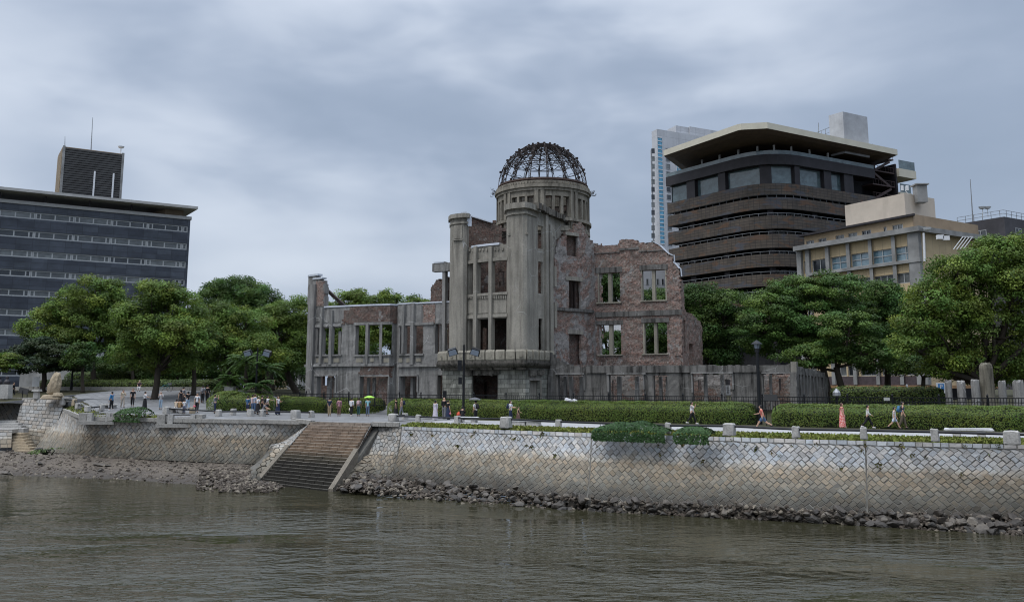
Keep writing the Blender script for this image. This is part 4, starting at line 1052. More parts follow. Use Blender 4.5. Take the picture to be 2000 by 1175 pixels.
M['oglass'] = m_glass('office glass', (.018, .022, .028), (.13, .14, .14))
M['concl'] = plain('pale fascia', (.38, .375, .36), .7, 0, .12, .4)
M['dkmetal'] = plain('dark bronze', (.030, .027, .030), .5, .2, .25, .5)
M['soffit'] = m_panel('wood soffit', (.13, .092, .066), (.105, .075, .055), (.05, .038, .03), 1.2, .5, .6, .02, .2, 'obj')
M['lattice'] = m_panel('bronze lattice', (.080, .064, .049), (.064, .052, .042), (.030, .025, .022), 1.1, .55, .6, .05, .35, 'uv', 0, .3, (.055, .068, .09))
M['dark'] = plain('recess shade', (.014, .014, .016), .8)  # near black tone, recess shade put into the colour
M['bglass'] = m_glass('blue grey glass', (.07, .105, .115), (.11, .15, .16), .04)
M['cream'] = plain('cream fascia', (.50, .47, .38), .6, 0, .08, .4)
M['beige'] = m_panel('beige panel', (.43, .335, .205), (.40, .315, .19), (.26, .205, .14), 1.6, 8, .8, .03, .14)
M['tan'] = m_panel('tan render', (.31, .235, .15), (.29, .22, .145), (.26, .195, .13), 6, 8, .85, .01, .2)
M['pink'] = m_panel('plant room render', (.46, .40, .33), (.45, .39, .32), (.43, .37, .30), 9, 9, .85, .01, .1)
M['conc2'] = plain('weathered concrete', (.21, .21, .205), .85, 0, .3, .5)
M['tower'] = m_panel('tower cladding', (.46, .47, .49), (.43, .44, .46), (.32, .33, .35), 3.5, 3.4, .6, .05, .1)
M['tglass'] = m_glass('tower glass', (.10, .30, .44), (.13, .38, .52), .1)
M['charcoal'] = m_panel('charcoal render', (.052, .050, .056), (.056, .054, .06), (.05, .05, .05), 3, 3, .8, .01, .3)
M['blueglass'] = m_glass('blue pane glass', (.10, .17, .21), (.16, .23, .27), .1)  # blue pane colour, varied from window to window
M['white'] = plain('white paint', (.6, .61, .62), .5, 0, .06)
M['steel'] = plain('galvanised steel', (.25, .26, .27), .5, .4, .15)
def bw(par, name, pw, box, holes, mat, thick=.5, cell=5, t0=0):
    mb = MB(); u0, z0, u1, z1 = box
    gridwall(mb, pw, [(u0, z0), (u1, z0), (u1, z1), (u0, z1)], holes, thick, cell, 0, 0, 0, 1, t0)
    return world_child(mb.build(name, mat), par)
def window(par, pw, r, cuts=(), depth=.3, fw=.12, fm=None, gm=None, name='window', mid=None, t1=None):
    """frame with its pane as a child, set back in the wall"""
    mb = MB(); u0, z0, u1, z1 = r; fm = fm or M['winframe']; a, b = -depth - .05, (-depth + .12 if t1 is None else t1)
    for x in (u0 + fw / 2,) + tuple(u0 + (u1 - u0) * c for c in cuts) + (u1 - fw / 2,): strip(mb, pw, x - fw / 2, x + fw / 2, z0, z1, a, b)
    for z in (z0, z1 - fw) + ((z0 + (z1 - z0) * mid,) if mid else ()): strip(mb, pw, u0 + fw, u1 - fw, z, z + fw, a, b - .01)
    f = world_child(mb.build(name, fm), par)
    mb = MB(); n = max(1, int((u1 - u0) / 4)) if len(pw.p) > 3 else 1
    for k in range(n): x0, x1 = u0 + (u1 - u0) * k / n, u0 + (u1 - u0) * (k + 1) / n; mb.quad(pw.P(x0, z0, -depth), pw.P(x1, z0, -depth), pw.P(x1, z1, -depth), pw.P(x0, z1, -depth))
    p = mb.build('pane', gm or M['oglass']); p.parent = f; p.matrix_parent_inverse = Matrix.Translation(par.location).inverted() @ Matrix.Identity(4)
    p.matrix_parent_inverse = Matrix.Identity(4); f.matrix_parent_inverse = Matrix.Translation(par.location).inverted()
    return f
def dpath(x, Y, ang_left=None, ang_right=None, left_to=None, right_to=None, y=600):
    """a corner seen at pixel x and depth Y, faces running back left / right at an angle from the view axis"""
    r = ray(x, y); K = Vector((r[0] / r[1] * Y, Y, 0)); out = [K]
    def end(d, px):
        q = ray(px, y); k = q[0] / q[1]; s = (k * K.y - K.x) / (d.x - k * d.y); return K + d * s
    if left_to is not None: a = math.radians(ang_left); out.insert(0, end(Vector((math.sin(a), math.cos(a), 0)), left_to))
    if right_to is not None: a = math.radians(ang_right); out.append(end(Vector((math.sin(a), math.cos(a), 0)), right_to))
    return out
def roofpoly(par, name, pts, z0, z1, mat):
    mb = MB(); mb.prism([(p[0], p[1]) for p in pts], z0, z1); return world_child(mb.build(name, mat), par)
GZ = 4.4
# ---------------------------------------------------------------- slate office block, left
r_ = ray(372, 430); K = Vector((r_[0] / r_[1] * 190, 190, 0)); d_ = Vector((math.sin(math.radians(57.8)), math.cos(math.radians(57.8)), 0))
OW = Path([K - d_ * 105, K]); UE = OW.l[-1]
off = tag(thing('office_building', 'wide slate blue office block with bands of windows and a thin overhanging roof', 'building', (K.x, K.y, GZ)))
Z = lambda y, x=372: OW.uz(x, y)[1]
uc = [OW.uz(x, 450)[0] for x in (288.7, 217.9)]; UN = uc[0] - uc[1]
zrow = [(Z(454.5), Z(442)), (Z(488.6), Z(475.5)), (Z(523.8), Z(511)), (Z(558.6), Z(546))]; stp = (zrow[0][0] - zrow[3][0]) / 3
for k in range(4, 9): zrow.append((zrow[3][0] - stp * (k - 3), zrow[3][1] - stp * (k - 3)))
holes = []; wins = []
for z0, z1 in zrow:
    holes.append((0.5, z0, UE - .35, z1))
    for k in range(-1, 7):
        a, b = uc[0] - UN * k, uc[0] - UN * (k - 1)
        if k == -1: a, b = uc[0] + UN, UE - .4
        wins.append((a + .02, z0, b - .02, z1))
bw(off, 'wall', OW, (0, GZ, UE, Z(429.5)), holes, M['slate'], .6, 8)
for w_ in wins:
    if w_[2] - w_[0] > UN * .6: window(off, OW, w_, (.125, .5, .875), .3, .24)
    elif w_[2] > w_[0] + .5: window(off, OW, (w_[0], w_[1], w_[2], w_[3]), (.2,), .3, .24)
mb = MB(); strip(mb, OW, 0, UE + .2, Z(429.5), Z(423.5), -2, .25); world_child(mb.build('parapet', M['concl']), off)
e2 = Vector((d_.y, -d_.x, 0)); back = -e2
roofpoly(off, 'body', [K - d_ * 105 - e2 * .7, K - e2 * .7, K - e2 * 24, K - d_ * 105 - e2 * 24], GZ, Z(430), M['slate'])
zt = Z(405.5, 374); roofpoly(off, 'canopy', [K - d_ * 105 + e2 * 2.2, K + d_ * 1.0 + e2 * 2.0, K + d_ * .6 - e2 * 12, K - d_ * 105 - e2 * 12], zt - .55, zt, M['concl'])
roofpoly(off, 'canopy_wall', [K - d_ * 5 - e2 * 1.5, K - d_ * 1.2 - e2 * 1.5, K - d_ * 3 - e2 * 10, K - d_ * 7 - e2 * 10], Z(425), zt - .56, M['tan'])
for k in range(9):
    mb = MB(); strip(mb, OW, UE - 12 - k * 8, UE - 11.75 - k * 8, Z(424), zt - .56, -.6, -.4); world_child(mb.build('post', M['dkmetal']), off)
# louvred plant tower on its roof
q = [atY(x, y, 203) for x, y in ((122, 286), (243, 296))]
r_ = ray(243, 300); KB = Vector((r_[0] / r_[1] * 203, 203, 0)); r2 = ray(122, 300); s_ = (r2[0] / r2[1] * KB.y - KB.x) / (-d_.x + r2[0] / r2[1] * d_.y); KA = KB - d_ * s_
PW = Path([KA, KB]); zp1 = PW.uz(122, 285)[1]; zp0 = Z(430)
roofpoly(off, 'plant_tower', [KA - e2 * .35, KB - e2 * .35, KB - e2 * 10, KA - e2 * 10], zp0, zp1, M['tan'])
mb = MB(); n = 26; ul = PW.l[-1]
for k in range(n):
    z = zp0 + 4 + (zp1 - zp0 - 4.3) * k / n; hh = (zp1 - zp0 - 4.3) / n; strip(mb, PW, .5, ul - .5, z + hh * .25, z + hh, -.25, .1)
world_child(mb.build('louvre', M['charcoal']), off)
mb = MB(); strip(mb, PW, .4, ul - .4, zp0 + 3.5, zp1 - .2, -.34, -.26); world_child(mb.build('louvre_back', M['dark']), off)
for a, b in ((0, .5), (ul - .5, ul)):
    mb = MB(); strip(mb, PW, a, b, zp0, zp1 + .1, -.34, .2); world_child(mb.build('corner_trim', M['conc2']), off)
for f in (.52, .83):
    mb = MB(); strip(mb, PW, ul * f, ul * f + .35, zp0 + 3, zp1 - 5, .1, .3); world_child(mb.build('conduit', M['white']), off)
q0 = KA - e2 * .4
PWL = Path([KA - e2 * 9.9 - d_ * .02, KA - e2 * .4 - d_ * .02])
mb = MB()
for k in range(7): strip(mb, PWL, .3 + k * 1.35, 1.2 + k * 1.35, zp0 + 2, zp1 - .5, 0, .1)
world_child(mb.build('rib_panel', M['beige']), off)
for px, y0, y1, w in ((127, 266, 285, .12), (178, 230, 292, .14)):
    a, b = atY(px, y1, 206), atY(px + (3 if px > 150 else 0), y0, 206); mb = MB(); mb.tube([a - Vector((0, 0, 1)), b], [w, w * .4], 5); world_child(mb.build('antenna', M['steel']), off)
p = atY(236, 294, 204); mb = MB(); mb.lathe([(.05, 0), (.55, .1), (.75, .45)], p + Vector((0, 0, .5)), 10); mb.tube([p - Vector((0, 0, 1)), p + Vector((0, 0, .6))], .1, 5); world_child(mb.build('dish_antenna', M['white']), off)
# ---------------------------------------------------------------- dark bronze building with a wide roof, right
L_, K_, R_ = dpath(1506, 168, -34.5, 59.9, 1304, 1712, 420)
dl = (L_ - K_).normalized(); dr = (R_ - K_).normalized(); A_, B_ = K_ + dl * 9, K_ + dr * 9; arc = []
for k in range(9):
    f = k / 8; arc.append(A_ * (1 - f) ** 2 + K_ * 2 * f * (1 - f) + B_ * f * f)
KW = Path([L_] + arc + [R_]); UT = KW.l[-1]
brz = tag(thing('bronze_building', 'dark bronze building with lattice balcony bands and a broad flat roof on slim columns', 'building', (K_.x, K_.y, GZ)))
zb = lambda y: KW.uz(1447, y)[1]
inner = lambda t: [(p.x, p.y) for p in [KW.P(u, 0, t) for u in KW.l]] + [(R_.x + 14, R_.y + 30), (L_.x + 8, L_.y + 20)]
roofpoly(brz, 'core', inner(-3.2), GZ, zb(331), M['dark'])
bands = [(386, 364.5), (414, 391.5), (452, 427), (489, 462.5), (525, 500.7), (562, 539.5), (599, 577), (636, 614)]
KE = KW
for k, (y0, y1) in enumerate(bands):
    mb = MB(); uv0 = 0
    N = 60
    for i in range(N):
        a, b = UT * i / N, UT * (i + 1) / N; z0, z1 = zb(y0), zb(y1)
        for (t, m) in ((0, 0), (-.35, 0)):
            mb.quad(KW.P(a, z0, t), KW.P(b, z0, t), KW.P(b, z1, t), KW.P(a, z1, t), 0, ((a, z0), (b, z0), (b, z1), (a, z1)))
        mb.quad(KW.P(a, z1, 0), KW.P(b, z1, 0), KW.P(b, z1, -.35), KW.P(a, z1, -.35)); mb.quad(KW.P(b, z0, 0), KW.P(a, z0, 0), KW.P(a, z0, -3.3), KW.P(b, z0, -3.3), 1)
    bd = world_child(mb.build('balcony_band', [M['lattice'], M['dark']]), brz)  # underside coloured dark so the gaps between bands look shaded
    if k:
        mb = MB(); zr_ = zb(y1) + .55
        for i in range(N): mb.bar(KW.P(UT * i / N, zr_, -.2), KW.P(UT * (i + 1) / N, zr_, -.2), .07)
        for i in range(0, N, 2): mb.bar(KW.P(UT * i / N, zb(y1), -.2), KW.P(UT * i / N, zr_, -.2), .05)
        o = mb.build('handrail', M['steel']); o.parent = bd; bd.matrix_parent_inverse = Matrix.Translation(brz.location).inverted()
for x in (1345, 1410, 1506, 1600, 1680):
    u = KW.uz(x, 430)[0]; mb = MB(); strip(mb, KW, u - .7, u + .7, GZ, zb(388), -2.4, -1.0); world_child(mb.build('column', M['dkmetal']), brz)
for k in range(2, 6):       # glazing behind the bands on the right face
    z0, z1 = zb(bands[k][1]) + .1, zb(bands[k - 1][0]) - .3
    for j in range(5):
        a = KW.uz(1512 + j * 22, 440)[0]; b = KW.uz(1528 + j * 22, 440)[0]
        window(brz, KW, (a, z0 - 1, b, z1), (.25, .5, .75), 2.9, .09, M['steel'], M['oglass'], t1=-2.8)
# plants on the balconies
# glass floor
zg0, zg1 = zb(364), zb(328)
for x0, x1 in ((1305.5, 1340), (1356, 1402), (1416, 1484), (1508, 1554), (1564, 1611), (1625, 1650)):
    a, b = KW.uz(x0, 360)[0], KW.uz(x1, 360)[0]
    window(brz, KW, (a, zg0 - .5, b, zg1), (), 1.0, .12, M['dkmetal'], M['bglass'], name='picture_window', t1=-.85)
for x0, x1 in ((1340, 1356), (1402, 1416), (1484, 1508), (1554, 1564), (1611, 1625), (1650, 1668)):
    a, b = KW.uz(x0, 360)[0], KW.uz(x1, 360)[0]; mb = MB(); strip(mb, KW, a, b, zg0 - .5, zg1, -3.3, -.1 if x0 != 1484 else -.6); world_child(mb.build('column', M['dkmetal']), brz)
mb = MB(); strip(mb, KW, 0, UT, zg1, zb(308.5), -3.3, .25); world_child(mb.build('fascia', M['dkmetal']), brz)
mb = MB()
for u in np.linspace(0, UT, 40)[:-1]: mb.quad(KW.P(u, zb(308.4), .05), KW.P(u + UT / 39, zb(308.4), .05), KW.P(u + UT / 39, zb(300.5), .05), KW.P(u, zb(300.5), .05))
world_child(mb.build('glass_balustrade', M['bglass']), brz)
roofpoly(brz, 'penthouse_wall', inner(-10), zb(310), zb(262), M['dkmetal'])
zc = atY(1498.7, 238.8, 163).z
rpts = [atz(x, y, zc) for x, y in ((1295.6, 293.8), (1440, 243), (1447, 241.5), (1498.7, 238.8), (1752.5, 292))]
bk_ = [rpts[4] + Vector((-4, 26, 0)), rpts[0] + Vector((10, 20, 0))]
mb = MB(); P_ = rpts + bk_; n = len(P_); ins = [p.lerp(sum(P_, Vector()) / n, .10) for p in P_]
def ring_(pts, z): return [mb.vert((p.x, p.y, z)) for p in pts]
t_, b_, s_ = ring_(P_, zc), ring_(P_, zc - 1.2), ring_(ins, zc - 1.6)
mb.face(t_)
for k in range(n): mb.face((b_[k], b_[(k + 1) % n], t_[(k + 1) % n], t_[k])); mb.face((s_[k], s_[(k + 1) % n], b_[(k + 1) % n], b_[k]), 1)
mb.face(s_[::-1], 1); world_child(mb.build('roof', [M['cream'], M['soffit']]), brz)
for x, y0, y1 in ((1363.5, 305, 324), (1398, 298, 316), (1435, 288, 306), (1477, 275, 304), (1516, 284, 303), (1554.5, 291, 311), (1591, 300, 318), (1627, 294, 323)):
    u, z = KW.uz(x, y1 - 2); z = zb(309); mb = MB(); mb.tube([KW.P(u, z, -1.2), KW.P(u, zc - 2, -1.2)], .22, 8); world_child(mb.build('slim_column', M['concl']), brz)
# stair bay and white balconies at the right end
SWp = Path([R_, R_ + dr * 11]); 
for k in range(5):
    z = SWp.uz(1690, 410 - k * 27)[1]; mb = MB()
    strip(mb, SWp, 0, 7.2, z, z + .25, -5, -.4); a, b = SWp.P(.6 if k % 2 else 6, z, -.6), SWp.P(6 if k % 2 else .6, z + 2.6, -.6); mb.bar(a, b, .3, .5)
    for j in range(9): mb.bar(SWp.P(.2 + j * .85, z + .2, -.45), SWp.P(.2 + j * .85, z + 1.3, -.45), .06)
    mb.bar(SWp.P(0, z + 1.3, -.45), SWp.P(7.2, z + 1.3, -.45), .08); world_child(mb.build('stair_flight', plain('rust stair', (.055, .036, .034), .6) if k == 0 else bpy.data.materials['rust stair']), brz)
mb = MB(); strip(mb, SWp, 0, 7.4, GZ, zb(262), -9, -5.2); world_child(mb.build('stair_wall', M['dkmetal']), brz)
mb = MB(); strip(mb, SWp, 7.3, 7.7, GZ, zc - 2, -5.2, -.2); world_child(mb.build('column', M['dkmetal']), brz)
for y0, y1 in ((352, 326), (385, 372)):
    z0, z1 = SWp.uz(1735, y0)[1], SWp.uz(1735, y1)[1]; mb = MB(); strip(mb, SWp, 7.7, 13.4 if y0 < 370 else 11.6, z0 + (z1 - z0) * .4, z1, -7, .4); world_child(mb.build('balcony', M['cream']), brz)
    mb = MB(); strip(mb, SWp, 8, 13.2 if y0 < 370 else 11.4, z1, z1 + 1.9, .2, .3); world_child(mb.build('glass_balustrade', M['bglass']), brz)
mb = MB(); strip(mb, SWp, 7.7, 11, GZ, zc - 2, -8, -2.5); world_child(mb.build('end_wall', M['dkmetal']), brz)
def pbox(par, name, x0, x1, xc, ytop, ybot, Y, mat, dep=10, al=-34.5, ar=59.9):
    a, k, b = dpath(xc, Y, al, ar, x0, x1, ytop); pw = Path([a, k, b]); z1 = pw.uz(xc, ytop)[1]; z0 = pw.uz(xc, ybot)[1]
    mb = MB(); gridwall(mb, pw, [(0, z0), (pw.l[-1], z0), (pw.l[-1], z1), (0, z1)], [], .3, 8, 0, 0, 0, 1); c = a + (b - k)
    mb.quad(Vector((a.x, a.y, z1 - .02)), Vector((k.x, k.y, z1 - .02)), Vector((b.x, b.y, z1 - .02)), Vector((c.x, c.y, z1 - .02)))
    o = mb.build(name, mat); 
    return (world_child(o, par) if par else o), pw, z0, z1
o, pwb, _, zz = pbox(brz, 'roof_housing', 1618, 1693, 1646, 218, 300, 178, m_panel('roof concrete', (.34, .35, .37), (.33, .34, .36), (.30, .31, .33), 2.5, 4, .8, .01, .2))
mb = MB(); a, b = atY(1588, 262, 175), atY(1620, 249, 175)
for s in (0, .25, .5, .75): p = a.lerp(b, s); mb.bar(p, p + Vector((0, 0, -2)), .08)
mb.bar(a, b, .1); mb.bar(a + Vector((0, 0, -1)), b + Vector((0, 0, -1)), .08); mb.bar(atY(1599, 262, 175), atY(1598.5, 240, 175), .1)
world_child(mb.build('roof_rail', M['steel']), brz)
# ---------------------------------------------------------------- pale high-rise behind it
tw, pwt, z0, z1 = pbox(None, 'wall', 1272.5, 1420, 1283, 252, 720, 262, M['tower'], 10, -20, 62)
T_ = tag(thing('high_rise_tower', 'pale grey high rise tower with a blue glass strip behind the bronze building', 'building', (pwt.p[1].x, pwt.p[1].y, GZ))); world_child(tw, T_)
for x0, x1, xc, yt, yb_, Y in ((1303, 1345, 1320, 245, 262, 268), (1343, 1420, 1347, 247, 300, 270), (1270, 1280, 1271, 292, 720, 268)):
    o, pz, _, _ = pbox(T_, 'upper_block', x0, x1, xc, yt, yb_, Y, M['tower'], 10, -20, 62)
ux = pwt.uz(1281.5, 400)[0]; mz0, mz1 = pwt.uz(1284, 478)[1], pwt.uz(1284, 268)[1]
ua, ub = pwt.uz(1287.5, 400)[0], pwt.uz(1297, 400)[0]
window(T_, pwt, (ua, mz0, ub, mz1), (), -.05, .1, M['white'], M['tglass'], name='glass_strip', t1=.25)
mb = MB()
for k in range(26): z = mz0 + (mz1 - mz0) * k / 26; strip(mb, pwt, ua, ub, z, z + .22, .02, .2)
for a_ in (ua, ub - .1): strip(mb, pwt, a_, a_ + .1, mz0, mz1, .02, .19)
world_child(mb.build('strip_transom', M['white']), T_)
pl = Path([pwt.p[0] + Vector((-1.2, 2, 0)), pwt.p[1] + Vector((-1.2, -.2, 0))])
for k in range(13):
    a = pwt.uz(1303, 400)[0]; z = pwt.uz(1300, 300 + k * 15)[1]
    window(T_, pwt, (a, z, a + 1.6, z + 1.7), (), -.05, .12, M['tower'], M['oglass'], t1=.15)
    q = atY(1275.5, 385 - 6 * 15 + k * 15, 261.4); mb = MB(); mb.box(q, (1.0, .2, 1.5)); world_child(mb.build('window', M['oglass']), T_)
a, b = pwt.uz(1321, 330)[0], pwt.uz(1336, 330)[0]; window(T_, pwt, (a, pwt.uz(1328, 338)[1], b, pwt.uz(1328, 319)[1]), (.33, .66), -.05, .2, M['white'], M['tglass'], mid=.5, t1=.2)
o, pz, _, _ = pbox(None, 'wall', 1180, 1330, 1240, 522, 760, 210, M['tower'], 10, -40, 75)
t2 = tag(thing('pale_building', 'plain pale building seen through the ruin rear windows', 'building', (pz.p[1].x, pz.p[1].y, GZ))); world_child(o, t2)
for x in (1262, 1272, 1282, 1292):
    a = pz.uz(x, 545)[0]; window(t2, pz, (a, pz.uz(x, 556)[1], a + .6, pz.uz(x, 544)[1]), (), -.05, .08, M['tower'], M['oglass'], t1=.1)
# ---------------------------------------------------------------- beige office, right
L_, K_, R_ = dpath(1794, 128, -29.7, 57.5, 1563, 1925, 500)
BW = Path([L_, K_, R_]); ul = BW.l[1]
bei = tag(thing('beige_building', 'tired beige office block with grey concrete pilasters behind the trees', 'building', (K_.x, K_.y, GZ)))
zx = lambda x, y: BW.uz(x, y)[1]
z3 = lambda X, Y_: (1520 + X / 4.167, 340 + Y_ / 4.167)
def brect(X0, Y0, X1, Y1): a = z3(X0, Y0); b = z3(X1, Y1); return BW.rect(a[0], a[1], b[0], b[1])
wz1, wz0 = zx(1720, 488), zx(1720, 515)
cols = [(170, 205), (240, 270), (400, 428), (568, 595), (745, 772), (930, 960), (1128, 1142)]
holes = []; wl_ = []
for k in range(6):
    u0, u1 = BW.uz(z3(cols[k][1], 0)[0], 500)[0], BW.uz(z3(cols[k + 1][0], 0)[0], 500)[0]
    holes.append((u0, wz0, u1, wz1)); wl_.append((u0, wz0, u1, wz1, M['blueglass'] if k > 1 else M['oglass'], (.5,) if k != 3 else (.5,)))
    lz1, lz0 = zx(1740, 536), zx(1740, 556); holes.append((u0, lz0, u1, lz1)); wl_.append((u0, lz0, u1, lz1, M['oglass'], (.33, .66)))
gz1, gz0 = zx(1720, 712), zx(1720, 733.5)
for x0, x1 in ((1628, 1652), (1655, 1676), (1680, 1719), (1722, 1765), (1769, 1790)):
    a, b = BW.uz(x0, 700)[0], BW.uz(x1, 700)[0]; holes.append((a, gz0, b, gz1)); wl_.append((a, gz0, b, gz1, M['oglass'], (.5,)))
r1 = [(zx(1830, 460), zx(1830, 440))]
for x0, x1 in ((1816, 1846), (1860, 1884)):
    pass
zcor = zx(1720, 465); zroof = zx(1797, 421)
bw(bei, 'wall', BW, (0, zx(1720, 757.5), BW.l[-1], zcor), holes, M['beige'], .6, 7)
for a, z0, b, z1, g, c in wl_: window(bei, BW, (a, z0, b, z1), c, .3, .12, M['winframe'], g, mid=.5 if g is M['blueglass'] else None)
mb = MB(); strip(mb, BW, 0, BW.l[-1], zx(1720, 757.6), zx(1720, 752), -1, .5); world_child(mb.build('ledge', plain('ochre ledge', (.27, .16, .08), .8)), bei)
mb = MB(); strip(mb, BW, 0, ul, zx(1720, 751.8), gz0 - .05, -.5, .1); world_child(mb.build('spandrel', plain('brown spandrel', (.062, .048, .052), .7)), bei)
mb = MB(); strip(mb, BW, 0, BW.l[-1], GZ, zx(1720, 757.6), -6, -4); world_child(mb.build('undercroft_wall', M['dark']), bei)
for c in cols:
    u0, u1 = BW.uz(z3(c[0], 0)[0], 520)[0], BW.uz(z3(c[1], 0)[0], 520)[0]; mb = MB(); strip(mb, BW, u0, u1, zx(1720, 751), zcor, -.2, .55); world_child(mb.build('pilaster', M['conc2']), bei)
mb = MB(); strip(mb, BW, ul - 1.7, ul, zx(1720, 751), zcor, -.2, .6); strip(mb, BW, ul, ul + .7, zx(1720, 751), zcor, -.2, .6); world_child(mb.build('pilaster', M['conc2']), bei)
mb = MB(); strip(mb, BW, -.3, BW.l[-1], zcor, zcor + .75, -2, 1.3); world_child(mb.build('cornice', M['conc2']), bei)
mb = MB(); strip(mb, BW, 2, ul + .5, wz0 - .5, wz0 - .06, -.2, .8); world_child(mb.build('ledge', M['conc2']), bei)
mb = MB(); strip(mb, BW, 2, ul + .5, wz0 - .5 - (wz1 - wz0) - 2.2, wz0 - .5 - (wz1 - wz0) - 2, -.2, .3); world_child(mb.build('ledge', M['beige']), bei)
# upper storey, set back on the long side
UPh = [brect(*q) for q in ((228, 562, 292, 588), (328, 546, 394, 574), (467, 522, 538, 552), (572, 502, 644, 534), (682, 485, 757, 519), (860, 460, 884, 490), (932, 441, 1017, 474))]
UPW = Path([L_ + Vector((1.0, .6, 0)), K_ + Vector((.1, 1.2, 0)), R_ + Vector((-.5, 1.2, 0))])
hz = []
for q in ((228, 562, 292, 588), (328, 546, 394, 574), (467, 522, 538, 552), (572, 502, 644, 534), (682, 485, 757, 519), (860, 460, 884, 490), (932, 441, 1017, 474), (1197, 402, 1352, 478), (1408, 436, 1520, 500)):
    a = z3(q[0], q[1]); b = z3(q[2], q[3]); hz.append(UPW.rect(a[0], a[1], b[0], b[1]))
hz = [(h[0], max(h[1], zcor + .85), h[2], max(h[3], zcor + 1.75)) for h in hz]
bw(bei, 'upper_wall', UPW, (0, zcor + .76, UPW.l[-1], zroof), hz, M['tan'], .5, 6)
for k, h in enumerate(hz): window(bei, UPW, h, (.5,) if k < 7 else (.2, .4, .6, .8), .25, .1, M['winframe'], M['oglass'])
mb = MB(); strip(mb, UPW, -.5, UPW.l[1] + .3, zroof, zroof + .3, -1.5, .9); world_child(mb.build('roof_edge', M['dkmetal']), bei)
mb = MB(); strip(mb, UPW, UPW.l[1], UPW.l[-1], zroof - 1.6, zroof + .3, -.3, .35); world_child(mb.build('parapet', M['tan']), bei)
mb = MB(); c = L_ + (R_ - K_); mb.prism([(p.x, p.y) for p in (L_ + Vector((2.2, 1.8, 0)), K_ + Vector((0, 2.6, 0)), R_ + Vector((-1.6, 2.6, 0)), c)], zcor, zroof - .1); world_child(mb.build('roof_slab', M['conc2']), bei)
pk, pwk, pz0, pz1 = pbox(bei, 'plant_room', 1648.5, 1824, 1766, 377, 460, 138, M['pink'], 10, -29.7, 57.5)
mb = MB(); a = atY(1797.5, 384, 139); mb.box(a - Vector((0, 0, -.3)), (1.6, 1.6, 2.6)); mb.box(a + Vector((0, 0, 1.85)), (2.1, 2.1, .2)); mb.box(a + Vector((0, 0, 1.65)), (1.5, 1.5, .25)); world_child(mb.build('chimney', M['conc2']), bei)
mb = MB(); a = atY(1774, 379, 139); mb.tube([a, a + Vector((-.4, 0, .5)), a + Vector((-.4, 0, 1.2))], .06, 5)
for dx in (-.5, .3): mb.box(a + Vector((-.4 + dx, 0, 1.0)), (.35, .2, .8))
world_child(mb.build('antenna', M['white']), bei)
mb = MB(); a0, a1 = atY(1862, 487, 122), atY(1885, 462, 122)
for k in range(4): mb.bar(a0 + Vector((k * .45, 0, 0)), a1 + Vector((k * .45 - .3, 0, 0)), .09)
mb.bar(a1 + Vector((-.3, 0, 0)), a1 + Vector((1.1, 0, 0)), .09); world_child(mb.build('ladder', M['white']), bei)
mb = MB(); a, b = atY(1804, 455, 127), atY(1806, 510, 127); mb.tube([a, b], .16, 6); mb.lathe([(.02, 0), (.45, .15), (.6, .5)], a + Vector((.3, -.5, .2)), 10); world_child(mb.build('drainpipe', M['white']), bei)
for k in range(2):
    mb = MB(); mb.box(atY(1836 + 11 * k, 463 + 2 * k, 124), (.9, .5, .6)); world_child(mb.build('air_conditioner', M['white']), bei)
# ---------------------------------------------------------------- charcoal block, far right
o, cw, cz0, cz1 = pbox(None, 'wall', 1868, 2120, 1961, 423, 760, 165, M['charcoal'], 10, -32, 58)
ch = tag(thing('charcoal_building', 'charcoal grey building with a railed roof at the right edge', 'building', (cw.p[1].x, cw.p[1].y, GZ))); world_child(o, ch)
mb = MB()
for k in range(24): u = cw.l[-1] * k / 23; mb.bar(cw.P(u, cz1, -.2), cw.P(u, cz1 + 1.3, -.2), .07)
for u0, u1 in ((0, cw.l[1]), (cw.l[1], cw.l[-1])):
    for h in (1.3, .65): mb.bar(cw.P(u0, cz1 + h, -.2), cw.P(u1, cz1 + h, -.2), .07)
world_child(mb.build('roof_rail', M['steel']), ch)
for x0, y0, x1, y1 in ((1983, 446, 1995, 459),):
    window(ch, cw, cw.rect(x0, y0, x1, y1), (.5,), -.05, .12, M['winframe'], M['oglass'], t1=.15)
window(ch, cw, cw.rect(1904, 450, 1927, 462), (.5,), -.05, .12, M['winframe'], M['oglass'], t1=.15)
mb = MB(); mb.tube([atY(1901, 440, 172), atY(1895, 350, 172)], [.14, .06], 5); world_child(mb.build('antenna', M['steel']), ch)
for x in (1920, 1930):
    mb = MB(); a = atY(x, 424, 168); mb.tube([a, a + Vector((0, 0, 1.6))], .06, 5); mb.lathe([(.03, 0), (.5, .15), (.7, .5)], a + Vector((0, 0, 1.5)), 9); world_child(mb.build('dish_antenna', M['white']), ch)
# ---------------------------------------------------------------- low pale wall and small buildings glimpsed under the trees
for nm, lab, x0, x1, yt, yb_, Y, mt in (('park_wall', 'low pale wall glimpsed behind the trunks on the left', 40, 320, 717, 760, 150, M['conc2']), ('kiosk', 'small grey flat roofed kiosk glimpsed between trunks beside the ruin', 712, 600, 691, 800, 150, M['conc2']), ('shop_building', 'cream street building glimpsed between trunks left of the ruin', 480, 575, 712, 800, 170, M['beige'])):
    if x1 < x0: x0, x1 = 563, 602
    o, pz, _, _ = pbox(None, 'wall', x0, x1, (x0 + x1) / 2 + 5, yt, yb_, Y, mt, 10, -60, 75)
    t2 = tag(thing(nm, lab, 'building' if nm != 'park_wall' else 'wall', (pz.p[1].x, pz.p[1].y, GZ))); world_child(o, t2)
    if nm != 'park_wall':
        a, z0 = pz.uz(x0 + 8, yb_ - 45); b, z1 = pz.uz(x1 - 8, yt + 8); window(t2, pz, (a, z0, b, z1), (.33, .66), -.05, .15, M['winframe'], M['blueglass'], t1=.15)
